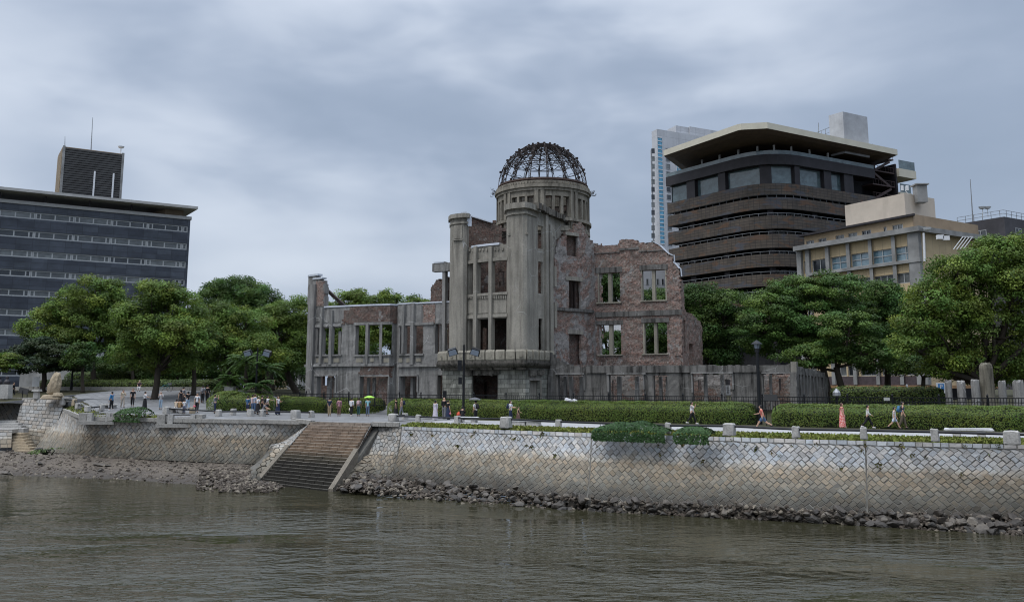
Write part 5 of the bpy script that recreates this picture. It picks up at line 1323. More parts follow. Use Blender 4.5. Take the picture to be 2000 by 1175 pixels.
# ================================================================ foliage
def m_leaf(name, a, b, trans=.3):
    t = NT(name, .6, 0, .25)
    n = t.noise(t.pos((1, 1, 1)), .35, 3)
    c = t.mix(1, t.mix(t.ramp(n, [(.35, 0), (.65, 1)]), a, b), t.attr('tint'), 'MULTIPLY')
    t.col(c); tr = t.n('ShaderNodeBsdfTranslucent'); t.put(tr.inputs[0], c)
    mx = t.n('ShaderNodeMixShader'); mx.inputs[0].default_value = trans
    out = [x for x in t.nt.nodes if x.type == 'OUTPUT_MATERIAL'][0]
    t.nt.links.new(t.b.outputs[0], mx.inputs[1]); t.nt.links.new(tr.outputs[0], mx.inputs[2]); t.nt.links.new(mx.outputs[0], out.inputs[0])
    return t.mat
M['camphor'] = m_leaf('camphor leaves', (.090, .160, .026), (.130, .190, .036))
M['zelkova'] = m_leaf('zelkova leaves', (.058, .122, .025), (.080, .142, .031))
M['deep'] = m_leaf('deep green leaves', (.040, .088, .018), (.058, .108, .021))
M['pine'] = m_leaf('pine needles', (.020, .040, .014), (.032, .055, .018), .15)
M['hedge'] = m_leaf('clipped hedge leaves', (.075, .128, .022), (.108, .150, .030), .25)
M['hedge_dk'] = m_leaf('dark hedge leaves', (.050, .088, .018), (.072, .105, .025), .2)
M['ivy'] = m_leaf('ivy leaves', (.026, .066, .018), (.040, .085, .024), .2)
def m_bark():
    t = NT('bark', .95, 0, .1); f = t.noise(t.pos((2, 2, .5)), 3, 6, .7)
    t.bump(f, .8, .06); return t.col(t.mix(f, (.022, .018, .014), (.085, .072, .058)))
M['bark'] = m_bark()
M['twig'] = plain('hedge twigs', (.016, .022, .009), .95)
def leaf_mesh(name, C, Nn, size, tint, mat, asp=.62, seed=0):
    """one quad per leaf: centres C, normals Nn, tints per leaf"""
    r = np.random.default_rng(seed); n = len(C)
    Nn = Nn / (np.linalg.norm(Nn, axis=1, keepdims=True) + 1e-9)
    t = r.normal(size=(n, 3)); t -= Nn * (t * Nn).sum(1, keepdims=True); t /= np.linalg.norm(t, axis=1, keepdims=True) + 1e-9
    b = np.cross(Nn, t); s = (size * r.uniform(.7, 1.3, n))[:, None] * .5
    V = np.stack([C - t * s, C - b * s * asp, C + t * s, C + b * s * asp], 1).reshape(-1, 3)
    me = bpy.data.meshes.new(name); me.vertices.add(n * 4); me.vertices.foreach_set('co', V.astype(np.float32).ravel())
    me.loops.add(n * 4); me.loops.foreach_set('vertex_index', np.arange(n * 4, dtype=np.int32)); me.polygons.add(n)
    me.polygons.foreach_set('loop_start', np.arange(0, n * 4, 4, dtype=np.int32)); me.polygons.foreach_set('loop_total', np.full(n, 4, dtype=np.int32))
    me.materials.append(mat); a = me.color_attributes.new('tint', 'FLOAT_COLOR', 'POINT')
    col = np.ones((n, 4, 4), np.float32); col[:, :, :3] = tint[:, None, :]; a.data.foreach_set('color', col.ravel())
    me.update(calc_edges=True); return me
def crown_points(lobes, r, clump_r, flat, dens, leaf):
    C, N, T, cl = [], [], [], []
    for (c, rad) in lobes:
        c = np.array(c); rad = np.array(rad); vol = rad[0] * rad[1] * rad[2]
        area = 4 * math.pi * ((rad[0] * rad[1]) ** 1.6 / 3 + (rad[0] * rad[2]) ** 1.6 / 3 + (rad[1] * rad[2]) ** 1.6 / 3) ** (1 / 1.6)
        nc = max(6, int(area / (clump_r ** 2) * .62))
        for _ in range(nc):
            d = r.normal(size=3); d /= np.linalg.norm(d)
            if d[2] < -.55 and r.random() < .6: d[2] = -d[2]
            p = c + d * rad * r.uniform(.62, 1.02); cr = clump_r * r.uniform(.55, 1.35); cl.append(p)
            n = int(dens * cr * cr); dd = r.normal(size=(n, 3)); dd[:, 2] = dd[:, 2] + .25; dd /= np.linalg.norm(dd, axis=1, keepdims=True)
            C.append(p + dd * np.array([cr, cr, cr * flat]) * r.uniform(.45, 1.05, (n, 1)))
            N.append(dd * .7 + d * .25 + np.array([0, 0, .45]) + r.normal(size=(n, 3)) * .45)
            t = r.choice([.62, .8, .95, 1.05, 1.25]) * r.uniform(.9, 1.1); y = r.uniform(-.12, .22)
            T.append(np.stack([t * (1 + y) * np.ones(n), t * np.ones(n), t * (1 - y) * np.ones(n)], 1) * r.uniform(.8, 1.2, (n, 1)))
    return np.concatenate(C), np.concatenate(N), np.concatenate(T), cl
def tree(name, label, base, Y, lobes_px, mat, seed, clump=1.0, flat=.6, dens=170, leaf=.235, trunk=.38, group=None, lean=0, cat='tree', zbase=None, dz=.75):
    r = np.random.default_rng(seed); rr = random.Random(seed)
    L = []
    for (x, y, rx, ry) in lobes_px:
        yo = Y + rr.uniform(-1.5, 1.5); p = atY(x, y, yo); L.append((tuple(p), (rx * 1.16 * Y / FOC, min(rx, ry * 1.4) * 1.1 * Y / FOC * dz + .6, ry * 1.14 * Y / FOC)))
    bx = atY(base[0], base[1], Y); gz = ground(bx.x, bx.y) if zbase is None else zbase; root = Vector((bx.x, bx.y, gz - .15))
    t = tag(thing(name, label, cat, root), group=group)
    C, N, T, cl = crown_points(L, r, clump, flat, dens, leaf)
    world_child(link('crown', leaf_mesh('crown', C, N, leaf, T, M[mat], seed=seed)), t)
    mb = MB(); cen = sum((Vector(l[0]) for l in L), Vector()) / len(L); zlow = min(l[0][2] - l[1][2] * .6 for l in L)
    fork = root.lerp(Vector((cen.x, cen.y, max(zlow, gz + 1.8))), 1.0) if zlow > gz + 2 else root + Vector((0, 0, 2))
    fork.x = root.x + (fork.x - root.x) * .35 + lean; fork.y = root.y + (fork.y - root.y) * .35
    mid = root.lerp(fork, .5) + Vector((rr.uniform(-.2, .2), rr.uniform(-.2, .2), 0))
    mb.tube([root, root + Vector((0, 0, .35)), mid, fork], [trunk * 1.45, trunk * 1.05, trunk * .9, trunk * .8], 9)
    for (c, rad) in L:
        c = Vector(c); st = fork.lerp(mid, rr.uniform(0, .25)); k = st.lerp(c, .5) + Vector((rr.uniform(-.5, .5), rr.uniform(-.5, .5), rr.uniform(-.6, .1)))
        mb.tube([st, k, c, c + Vector((rr.uniform(-.6, .6), rr.uniform(-.4, .4), rad[2] * .6))], [trunk * .5, trunk * .36, trunk * .2, .03], 6)
        near = sorted(cl, key=lambda p: (Vector(p) - c).length)[:40]; rr.shuffle(near)
        for p in near[:9]:
            q = k.lerp(c, rr.uniform(.1, 1)); p = Vector(p); m_ = q.lerp(p, .5) + Vector((rr.uniform(-.3, .3), rr.uniform(-.3, .3), -.2)); mb.tube([q, m_, p], [trunk * .17, trunk * .11, .02], 5)
    world_child(mb.build('trunk', M['bark'], None, True), t); return t
GL, GR, GB = 'trees of the grove left of the ruin', 'trees right of the ruin', 'trees behind the ruin'
tree('camphor_tree', 'bright yellow green round topped tree in front of the slate office block', (185, 742), 112, [(190, 577, 48, 30), (140, 602, 45, 32), (88, 638, 42, 32), (222, 612, 34, 34), (178, 642, 55, 38), (118, 668, 50, 30), (232, 655, 22, 26)], 'camphor', 1, trunk=.34, group=GL)
tree('pine_tree', 'dark spreading pine below the bright tree at the far left', (85, 740), 106, [(45, 692, 28, 14), (75, 675, 34, 14), (115, 690, 42, 16), (75, 712, 52, 15), (135, 712, 38, 14)], 'pine', 2, clump=.8, flat=.35, leaf=.26, trunk=.3, group=GL)
tree('pine_tree', 'low light green pine cut by the left edge of the picture', (-8, 745), 104, [(5, 700, 26, 9), (-15, 712, 30, 10), (18, 716, 22, 9)], 'camphor', 3, clump=.6, flat=.4, leaf=.22, trunk=.18, group=GL)
tree('camphor_tree', 'broad mid green tree behind the people in the forecourt, pale trunk', (302, 775), 96, [(305, 580, 42, 28), (262, 622, 34, 30), (345, 600, 40, 34), (300, 650, 60, 36), (360, 655, 48, 36), (262, 690, 46, 26), (330, 700, 52, 26), (385, 640, 26, 36)], 'camphor', 4, trunk=.36, group=GL)
tree('tall_tree', 'dark green dome shaped tree rising behind the grove', (430, 750), 126, [(462, 572, 62, 26), (418, 588, 40, 28), (505, 598, 40, 32), (460, 620, 70, 36)], 'zelkova', 5, trunk=.4, group=GL)
tree('camphor_tree', 'leafy tree behind the twin headed lamp post left of the ruin', (448, 760), 104, [(430, 630, 40, 32), (478, 640, 42, 36), (440, 680, 56, 34), (500, 690, 44, 30), (400, 690, 30, 30)], 'camphor', 6, trunk=.36, group=GL)
tree('camphor_tree', 'tree crowding the left corner of the ruin with a leaning trunk', (578, 755), 112, [(575, 612, 34, 28), (545, 650, 40, 36), (592, 665, 34, 42), (555, 700, 40, 26), (530, 620, 24, 22)], 'camphor', 7, trunk=.4, group=GL, lean=-.8)
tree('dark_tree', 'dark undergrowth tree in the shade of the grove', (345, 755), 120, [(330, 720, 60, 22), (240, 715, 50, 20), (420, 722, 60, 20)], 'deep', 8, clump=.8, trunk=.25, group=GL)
tree('thin_tree', 'slim pale trunked tree among the low hedges at the left', (163, 748), 104, [(165, 690, 22, 18), (150, 705, 24, 14)], 'deep', 9, clump=.7, trunk=.2, group=GL)
for k, (x, y, Y, tr) in enumerate([(257, 752, 112, .22), (412, 752, 122, .3), (532, 752, 118, .3), (378, 768, 100, .26), (480, 752, 124, .25)]):
    tree('shade_tree', ['slender tree between the broad tree and the low hedges', 'tree hidden deep in the grove behind the seated visitors', 'tree directly left of the cycads with a dark trunk', 'tree with a bare trunk beside the round clipped bush', 'tree standing behind the cycads'][k], (x, y), Y, [(x + 6, 665, 36, 26), (x - 14, 690, 30, 24)], 'deep' if k % 2 else 'zelkova', 20 + k, trunk=tr, group=GL)
tree('background_tree', 'tree showing above and through the left wing of the ruin', (700, 780), 122, [(690, 592, 34, 22), (722, 598, 26, 20), (660, 630, 40, 34), (735, 650, 50, 44), (690, 670, 50, 40), (630, 660, 36, 40)], 'camphor', 31, trunk=.4, group=GB)
tree('background_tree', 'tree with a loose rounded top just right of the highest one behind the left wing', (765, 780), 128, [(757, 584, 16, 14), (772, 592, 16, 16), (765, 640, 44, 40)], 'camphor', 32, trunk=.35, group=GB, clump=.8)
tree('background_tree', 'small treetop peeping over the wall near the central block', (815, 780), 130, [(805, 596, 22, 14), (828, 600, 14, 12), (830, 660, 40, 36)], 'camphor', 33, trunk=.3, group=GB, clump=.8)
tree('background_tree', 'dark tree seen through the left windows of the brick wall', (1190, 780), 128, [(1170, 545, 34, 36), (1205, 565, 30, 36), (1168, 585, 30, 26), (1190, 680, 40, 30)], 'deep', 34, trunk=.4, group=GB)
tree('background_tree', 'tree seen through the right windows of the brick wall', (1290, 780), 130, [(1270, 590, 32, 26), (1300, 600, 36, 32), (1275, 650, 50, 40), (1300, 690, 40, 30)], 'deep', 35, trunk=.4, group=GB)
tree('dark_tree', 'dark dense tree against the right end of the brick wall', (1392, 780), 104, [(1372, 592, 38, 36), (1418, 606, 44, 36), (1362, 650, 36, 44), (1425, 660, 52, 44), (1380, 705, 52, 34)], 'deep', 41, trunk=.42, group=GR)
tree('zelkova_tree', 'wide layered green tree in front of the bronze building', (1622, 778), 98, [(1560, 570, 56, 28), (1625, 566, 50, 28), (1510, 600, 46, 34), (1580, 620, 70, 34), (1655, 615, 46, 36), (1530, 660, 60, 34), (1610, 670, 70, 34), (1480, 640, 34, 36)], 'zelkova', 42, flat=.4, clump=1.05, trunk=.4, group=GR)
tree('zelkova_tree', 'layered tree with two dark trunks before the beige office block', (1652, 775), 93, [(1660, 640, 50, 30), (1615, 690, 46, 24), (1690, 690, 50, 26), (1575, 700, 44, 24)], 'zelkova', 43, flat=.4, trunk=.36, group=GR, lean=-.6)
tree('zelkova_tree', 'tree between the layered tree and the huge tree at the right', (1737, 772), 100, [(1715, 580, 40, 28), (1752, 600, 40, 36), (1720, 640, 50, 36), (1755, 680, 46, 34), (1700, 700, 40, 24)], 'zelkova', 44, trunk=.38, group=GR)
tree('camphor_tree', 'huge spreading yellow green tree at the right edge', (1925, 782), 80, [(1945, 500, 56, 32), (1990, 490, 40, 28), (1872, 536, 50, 34), (1915, 560, 60, 40), (1985, 560, 60, 44), (1822, 585, 40, 34), (1870, 610, 60, 38), (1800, 630, 40, 32), (1940, 640, 66, 42), (1845, 665, 56, 36), (1790, 680, 36, 28), (1900, 700, 56, 26), (2060, 600, 70, 100), (1975, 705, 46, 30), (1925, 735, 40, 18), (1840, 712, 40, 20)], 'camphor', 45, clump=.95, trunk=.62, group=GR, dens=160, leaf=.215)
tree('background_tree', 'lighter tree low behind the stone stumps at the right edge', (1985, 785), 112, [(1965, 730, 40, 26), (2015, 720, 40, 34)], 'zelkova', 46, trunk=.25, group=GR)
tree('dark_tree', 'dark low tree under the huge tree beside the parking sign', (1800, 775), 96, [(1790, 715, 46, 16), (1840, 725, 40, 14)], 'deep', 47, clump=.7, trunk=.25, group=GR)
# ---------------------------------------------------------------- hedges
def hedge(name, label, pts, width, hf, hb, mat='hedge', dens=300, leaf=.10, seed=1, zoff=0.0, group=None, cat='hedge'):
    """clipped hedge along a base line (left to right, front edge), rounded on top"""
    r = np.random.default_rng(seed); P = [Vector(p) for p in pts]; L = [0]
    for a, b in zip(P, P[1:]): L.append(L[-1] + (b - a).length)
    T = L[-1]; t = tag(thing(name, label, cat, P[0]), group=group)
    def prof(g):   # g 0..1 from the front foot over the top to the back foot -> depth, height, normal
        pts_ = [(0, 0, (-1, .05)), (-.02, hf * .8, (-1, .25)), (.12, hf, (-.6, .8)), (width * .35, hb * .97, (-.25, 1)), (width * .7, hb, (.1, 1)), (width, hb * .8, (1, .5)), (width, 0, (1, 0))]
        w = [0]; 
        for a, b in zip(pts_, pts_[1:]): w.append(w[-1] + math.hypot(b[0] - a[0], b[1] - a[1]))
        s = g * w[-1]; i = min(len(w) - 2, max(0, next((k for k in range(len(w) - 1) if s <= w[k + 1]), len(w) - 2))); f = (s - w[i]) / (w[i + 1] - w[i]); a, b = pts_[i], pts_[i + 1]
        return a[0] + (b[0] - a[0]) * f, a[1] + (b[1] - a[1]) * f, (a[2][0] + (b[2][0] - a[2][0]) * f, a[2][1] + (b[2][1] - a[2][1]) * f), w[-1]
    def at(s):
        i = 0
        while i < len(L) - 2 and s > L[i + 1]: i += 1
        f = (s - L[i]) / (L[i + 1] - L[i]); d = (P[i + 1] - P[i]).normalized(); return P[i].lerp(P[i + 1], f), Vector((-d.y, d.x, 0)), d
    def end(s):   # rounded ends
        e = min(s, T - s); return 1 if e > .9 else math.sqrt(max(0.02, 1 - (1 - e / .9) ** 2))
    per = prof(0)[3]; n = int(T * per * dens); C, N = np.zeros((n, 3)), np.zeros((n, 3)); Tn = np.zeros((n, 3))
    S, G, J = r.uniform(0, T, n), r.uniform(0, 1, n) ** .85, r.normal(size=n)
    for k in range(n):
        s = S[k]; d, h, nn, _ = prof(G[k] * .92); p, b, dr_ = at(s); e = end(s)
        q = p + b * (width / 2 + (d - width / 2) * e); lump = mnoise.noise(Vector((q.x * .9, q.y * .9, h * 1.2))) * .10
        C[k] = (q.x, q.y, ground(p.x, p.y) + zoff + h * (.55 + .45 * e) + lump + J[k] * .025)
        o = b * nn[0]; N[k] = (o.x, o.y, nn[1] + .25)
    N[G < .30, 2] -= .30; N += r.normal(size=(n, 3)) * .38; tv = r.choice([.72, .88, 1.0, 1.1, 1.22], n) * (1 + .25 * np.array([mnoise.noise(Vector(c) * .7) for c in C])); y = r.uniform(-.1, .25, n)
    Tn = np.stack([tv * (1 + y), tv, tv * (1 - y)], 1)
    world_child(link('foliage', leaf_mesh('foliage', C, N, leaf, Tn, M[mat], .7, seed)), t)
    mb = MB(); K = max(2, int(T / 1.5)); rows = []
    for k in range(K + 1):
        s = T * k / K; p, b, _ = at(s); e = end(s) * .93; z = ground(p.x, p.y) + zoff - .05
        rows.append([mb.vert(p + b * (width / 2 + (d - width / 2) * e) + Vector((0, 0, z - p.z + h))) for d, h in ((.1, 0), (.08, hf * .78), (.25, hf * .9), (width * .5, hb * .9), (width * .92, hb * .72), (width * .92, 0))])
    for a, b in zip(rows, rows[1:]):
        for k in range(5): mb.face((a[k], b[k], b[k + 1], a[k + 1]))
    mb.face(rows[0]); mb.face(rows[-1][::-1])
    world_child(mb.build('twigs', M['twig']), t); return t
HG = 'clipped hedges along the promenade'
for k, (x0, lab) in enumerate(((250, 'dark mass of undergrowth behind the kerb hedge, under the bright tree'), (400, 'dark undergrowth behind the seated couple, deepest in the grove'), (520, 'dark undergrowth behind the cycads'))):
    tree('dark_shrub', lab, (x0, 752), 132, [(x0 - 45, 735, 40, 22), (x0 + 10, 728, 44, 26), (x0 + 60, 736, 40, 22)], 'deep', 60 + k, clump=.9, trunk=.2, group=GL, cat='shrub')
hedge('hedge', 'long clipped hedge between the two lamp posts, in front of the ruin fence', [hit(748, 811), hit(900, 816), hit(1100, 821), hit(1300, 825), hit(1468, 829)], 2.6, 1.15, 1.62, seed=2, group=HG)
hedge('hedge', 'clipped hedge running out of the picture at the right, browner than the others', [hit(1500, 831), hit(1700, 835.5), hit(2000, 842), hit(2000, 842) + Vector((9, -4.5, 0))], 3.2, 1.12, 1.55, seed=3, group=HG)
hedge('hedge', 'clipped hedge left of the gap, behind the visitors photographing the ruin', [hit(555, 805), hit(640, 807), hit(741, 809)], 2.4, 1.15, 1.6, seed=4, group=HG)
hedge('hedge', 'broad rounded hedge mound at the left end of the promenade hedges', [hit(392, 799), hit(430, 803), hit(500, 804.5), hit(556, 804.5)], 4.2, 1.05, 1.75, seed=5, group=HG)
hedge('hedge', 'rounded bush rising behind the left hedge mound', [atY(402, 770, 97), atY(440, 772, 96)], 2.6, 1.0, 1.5, seed=6, dens=140, zoff=-.1)
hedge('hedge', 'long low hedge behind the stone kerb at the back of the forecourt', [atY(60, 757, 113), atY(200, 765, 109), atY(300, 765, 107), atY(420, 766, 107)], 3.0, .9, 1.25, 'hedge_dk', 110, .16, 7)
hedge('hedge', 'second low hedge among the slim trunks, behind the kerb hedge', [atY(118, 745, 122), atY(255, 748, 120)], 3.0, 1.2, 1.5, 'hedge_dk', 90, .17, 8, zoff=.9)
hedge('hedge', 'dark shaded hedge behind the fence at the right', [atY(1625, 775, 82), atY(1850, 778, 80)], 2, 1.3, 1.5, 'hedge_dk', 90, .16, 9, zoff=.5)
# ivy and creeping shrubs over the wall tops
def shrub(name, label, px, seed, n, zc, mat='ivy', leaf=.17, droop=.25, cat='shrub', ht=1.0):
    r = np.random.default_rng(seed); x0, y0, x1, y1 = px; b = hit((x0 + x1) / 2, zc); t = tag(thing(name, label, cat, b))
    C, N, T = [], [], []; w = (x1 - x0) * b.y / FOC / 2; h = (y1 - y0) * b.y / FOC; d = Vector((.88, -.48, 0)); o = Vector((-.48, -.88, 0))
    for k in range(n):
        u = r.uniform(-1, 1); a = r.uniform(-.6, 1.9); hh = h * (.72 + .28 * mnoise.noise(Vector((u * w * .8, seed, 0)))) * math.sqrt(max(.05, 1 - abs(u) ** 3)) * ht
        q = b + d * (u * w) + o * (math.sin(a) * 1.0 - .3) + Vector((0, 0, max(-.5, math.cos(a) * hh - (droop if a > 1.3 else 0) * r.uniform(0, 2))))
        C.append(q); N.append(o * math.sin(a) + Vector((0, 0, math.cos(a) + .3)) + Vector(r.normal(size=3) * .4)); v = r.choice([.6, .9, 1.1, 1.4]); T.append((v, v, v))
    world_child(link('foliage', leaf_mesh('foliage', np.array(C), np.array(N), leaf, np.array(T), M[mat], .8, seed)), t)
    mb = MB(); r2 = random.Random(seed)
    for k in range(14): q = b + d * r2.uniform(-w, w) * .9; mb.tube([q - Vector((0, 0, .1)), q + Vector((r2.uniform(-.2, .2), r2.uniform(-.3, .1), h * .4)), q + Vector((r2.uniform(-.4, .4), r2.uniform(-.4, .2), h * .6))], [.03, .02, .01], 4)
    world_child(mb.build('stem', M['twig']), t)
shrub('ivy_shrub', 'long mound of dark ivy hiding the rail above the pale embankment', (1160, 822, 1306, 847), 1, 3600, 844)
shrub('ivy_shrub', 'smaller patch of ivy on the verge under the man drinking', (1322, 831, 1390, 850), 2, 1300, 848)
shrub('ivy_shrub', 'leafy creeper spilling over the coping of the left embankment', (222, 797, 298, 818), 3, 1900, 811, droop=.5)
shrub('weed_tuft', 'pale green weed tuft on the beach beside a boulder', (76, 883, 106, 892), 4, 130, 905, 'hedge_dk', .09, 0)
for k, (x, y) in enumerate([(432, 0)]): pass
# ---------------------------------------------------------------- cycads
def cycad(label, x, y, Y, h, R, seed, potted=False):
    r = random.Random(seed); b = atY(x, y, Y); t = tag(thing('cycad', label, 'palm', b), group='cycads beside the ruin')
    mb = MB(); mb.tube([Vector((0, 0, -.4)), Vector((.05, 0, h * .5)), Vector((0, 0, h))], [.22, .2, .18], 8); world_child(mb.build('trunk', M['bark'], None, True), t).location = (0, 0, 0)
    t.children[0].matrix_parent_inverse = Matrix.Identity(4)
    C, N, T = [], [], []
    for k in range(34):
        a = r.uniform(0, 6.28); el = r.uniform(-.1, 1.1); L_ = R * r.uniform(.8, 1.1); dh = Vector((math.cos(a), math.sin(a), 0)); sd = Vector((-dh.y, dh.x, 0))
        for j in range(26):
            f = (j + 1) / 26; p = Vector((0, 0, h)) + dh * (L_ * f * math.cos(el * (1 - f * .6))) + Vector((0, 0, L_ * (math.sin(el) * f - .55 * f * f)))
            for s in (-1, 1):
                w = .30 * math.sin(f * 3.0) ** .6; C.append(p + sd * s * w * .55 - Vector((0, 0, .05))); N.append(Vector((0, 0, 1)) + sd * s * .5 + Vector((r.gauss(0, .2), r.gauss(0, .2), 0))); v = r.uniform(.7, 1.3); T.append((v, v, v))
    o = link('fronds', leaf_mesh('fronds', np.array(C), np.array(N), .26, np.array(T), M['deep'], .5, seed), t)
    if potted:
        mb = MB(); mb.box((0, 0, -.75), (.9, .9, 1.3)); o = mb.build('plinth', M['granite'], t)
cycad('largest cycad with arching fronds behind the hedge mound', 480, 745, 93, 2.1, 2.3, 1)
cycad('small cycad on a square stone plinth', 450, 752, 91, .6, 1.5, 2, True)
cycad('cycad beside the twin headed lamp post', 520, 752, 93, 1.7, 2.0, 3)
cycad('low cycad left of the plinth', 505, 768, 90, .8, 1.5, 4)
# ================================================================ far left corner: coursed retaining wall, steps, terrace
M['brickwall'] = m_conc('coursed masonry', (.27, .235, .19), .5, 0, .7)
def ruled_wall(name, label, T, B, kind, rh, bw_, seed, mat='wallL', cap=True, a=.5, b=.4):
    R = Ruled(T, B, 0); t = tag(thing(name, label, 'wall', T[0]))
    world_child(backing(R, 10, 6).build('mortar', M['joint']), t); mb = MB()
    if kind == 'course': courses(mb, R, 0, R.H, rh, bw_, seed)
    else: tani(mb, R, a, b, seed, ht=.05, top=.05)
    world_child(mb.build('stone_facing', M[mat]), t)
    if cap:
        mb = MB(); n = 8
        for k in range(n):
            p, q = R.P(R.L * k / n + .01, R.H, .06), R.P(R.L * (k + 1) / n - .01, R.H, .06); o = Vector((0, 1.2, 0)); z0, z1 = Vector((0, 0, -.3)), Vector((0, 0, .06))
            mb.hexa([p + z0, q + z0, q + o + z0, p + o + z0, p + z1, q + z1, q + o + z1, p + o + z1])
        world_child(mb.build('coping', M['coping']), t)
    return t
YW = 95.5
A0, A1 = atY(44, 778, YW), atY(128, 780, YW - 1.5)
ruled_wall('retaining_wall', 'stained coursed masonry bastion at the left end of the embankment', [A0, A1], [atY(20, 872, YW - 3.2), atY(90, 886, YW - 5)], 'course', .42, .55, 61)
ruled_wall('retaining_wall', 'pale embankment wall at the left edge beyond the coursed bastion', [atY(-60, 776, 100), atY(44, 778, 97)], [atY(-60, 850, 98.5), atY(30, 850, 95)], 'tani', .4, .5, 62, a=.75, b=.55)
ruled_wall('terrace_wall', 'low mossy terrace wall at the left edge above the beach', [atY(-50, 840, 89), atY(24, 840, 88.5)], [atY(-50, 876, 87.5), atY(22, 874, 87.5)], 'course', .5, .7, 63, mat='cobble')
t = tag(thing('stone_steps', 'small flight of worn steps going down beside the bastion to the beach', 'stairs', atY(45, 878, 87)))
for k in range(7):
    f = k / 6; c = atY(34 + 20 * f, 844 + 34 * f, 90 - 3.2 * f); mb = MB(); mb.box(c - Vector((0, 0, .28)), (1.6, 1.1, .5), 0, -.15); world_child(mb.build('step', M['granite_warm']), t)
t = tag(thing('stone_steps', 'pale stone steps behind the terrace at the left edge', 'stairs', atY(15, 828, 94)))
for k in range(4):
    c = atY(18 - k * 2, 826 - k * 5 + 10, 91.5 + k * .8); mb = MB(); mb.box(c - Vector((0, 0, .2)), (3.4 - k * .3, 1.0, .45)); world_child(mb.build('step', M['granite']), t)
mb = MB()
for k in range(2): pass
# fill behind the bastion
mb = MB(); z = A0.z - .02
pts = [(atY(-200, 777, 99).x - 30, 103), (A0.x - .3, YW + 2.4), (A0.x, YW + .6), (A1.x, YW - .9), (A1.x + 3, YW + 1), (A1.x + 6, 125), (-160, 130)]
mb.prism(pts, .5, z); tag(mb.build('upper_path', M['pave']), kind='structure')
GU = z
# ================================================================ stones, rails, benches
def stone_block(mb, c, d, seed, tap=.92):
    r = random.Random(seed); x, y, z = d; n = len(mb.v); nx = 3
    bm = bmesh.new(); bmesh.ops.create_cube(bm, size=1); bmesh.ops.bevel(bm, geom=bm.edges[:], offset=.09, segments=1, affect='EDGES'); bmesh.ops.subdivide_edges(bm, edges=bm.edges[:], cuts=1)
    bm.verts.ensure_lookup_table(); bm.verts.index_update()
    for v in bm.verts:
        p = v.co; k = tap + (1 - tap) * (.5 - p.z); q = Vector((p.x * x * k, p.y * y * k, (p.z + .5) * z)); w = mnoise.noise(q * 4 + Vector((seed, 0, 0))) * .05; q += Vector((p.x, p.y, p.z)) * w * 2; mb.v.append(tuple(Vector(c) + q))
    for f in bm.faces: mb.face([n + v.index for v in f.verts])
    bm.free()
PXM = lambda p: p.y / FOC * 1.0
bolls = [(1425, 849, 22, 22, 'squared large granite block by the rail where the ivy ends'), (988, 834, 20, 20, 'squared large granite block at the left end of the pale solid bench'), (1977, 866, 29, 24, 'largest granite block, at the right edge by the bench on two legs'), (1305, 844, 11, 18, 'small granite post half hidden at the right end of the long ivy mound'), (1555, 853, 13, 20, 'small granite post below the running man'),
    (1687, 856, 13, 21, 'small granite post below the person in the white hoodie'), (1827, 860, 14, 22, 'small granite post left of the bench on two legs'), (1091, 834, 11, 15, 'small granite post alone on the verge left of the ivy'), (893, 827, 10, 15, 'small granite post in front of the bench under the lamp post'), (817, 823, 10, 13, 'small granite post in front of the woman in the pale dress'),
    (791, 819, 10, 12, 'granite post standing back behind the large block right of the steps'), (768, 822, 17, 14, 'squared large granite block just right of the river steps'), (608, 815, 10, 13, 'small granite post at the left corner of the river steps'), (577, 816, 16, 15, 'squared large granite block left of the river steps'), (512, 812.5, 11, 13, 'small granite post in front of the crouching grey figure'), (489, 812.5, 12, 13, 'granite post in front of the group in blue and white'), (455, 810, 10, 12, 'small granite post left of the group, further from the edge'), (427, 812, 10, 12, 'granite post below the person shading their eyes'),
    (375, 807, 9, 12, 'brownish granite post beside the seated couple'), (325, 807, 12, 13, 'granite post at the left end of the seat of the couple'), (198, 801, 9, 11, 'granite post left of the man in blue'), (171, 803, 10, 10, 'squat granite post at the bend of the left rail'), (152, 798, 9, 11, 'granite post on the small lawn at the left'), (145, 791, 8, 12, 'brown granite post right of the standing rock'), (122, 790, 9, 14, 'pale granite post right beside the standing rock')]
BP_ = {}
for k, (x, y, w, h, lab) in enumerate(bolls):
    b = hit(x, y) if y > 800 else atY(x, y, 90 + (800 - y) * .35); s = b.y / FOC
    if y <= 800: b.z = atY(x, y, b.y).z
    mb = MB(); stone_block(mb, (0, 0, -.05), (w * s, w * s * .9, h * s + .05), k); o = mb.build('stone_post', M['granite_warm' if k in (18, 23) else 'granite']); o.location = b; o.rotation_euler = (0, 0, -.5 + .1 * math.sin(k * 3))
    tag(o, lab, 'bollard', 'granite posts along the edge of the promenade'); BP_[x] = b + Vector((0, 0, h * s))
chain = [(768, 817), (817, 893), (893, 988), (988, 1091), (1091, 1305), (1305, 1425), (1425, 1555), (1555, 1687), (1687, 1827), (1827, 1977), (577, 608), (512, 577), (489, 512), (427, 489), (325, 427), (171, 198), (152, 171), (145, 152), (122, 145), (768, 791)]
pl_ = {768: 'by the river steps'}
rl = ['black rail from the large block right of the steps to the next small post', 'black rail passing in front of the pale dress', 'black rail in front of the bench under the lamp post', 'black rail in front of the pale solid bench', 'black rail running into the ivy mound from the left', 'short black rail between the two ivy patches', 'black rail under the running man', 'black rail below the woman in the coral dress', 'black rail below the boy and the man walking together', 'black rail in front of the bench on two legs',
      'short black rail by the left corner of the river steps', 'black rail below the woman in the denim skirt', 'short black rail in front of the crouching grey figure', 'black rail left of the group in blue and white', 'black rail between the seated couple and the hedge mound', 'black rail left of the man in blue', 'short black rail across the small lawn', 'thin black rail right of the brown granite post', 'thin black rail beside the standing rock', 'very short black rail reaching back behind the large block right of the steps']
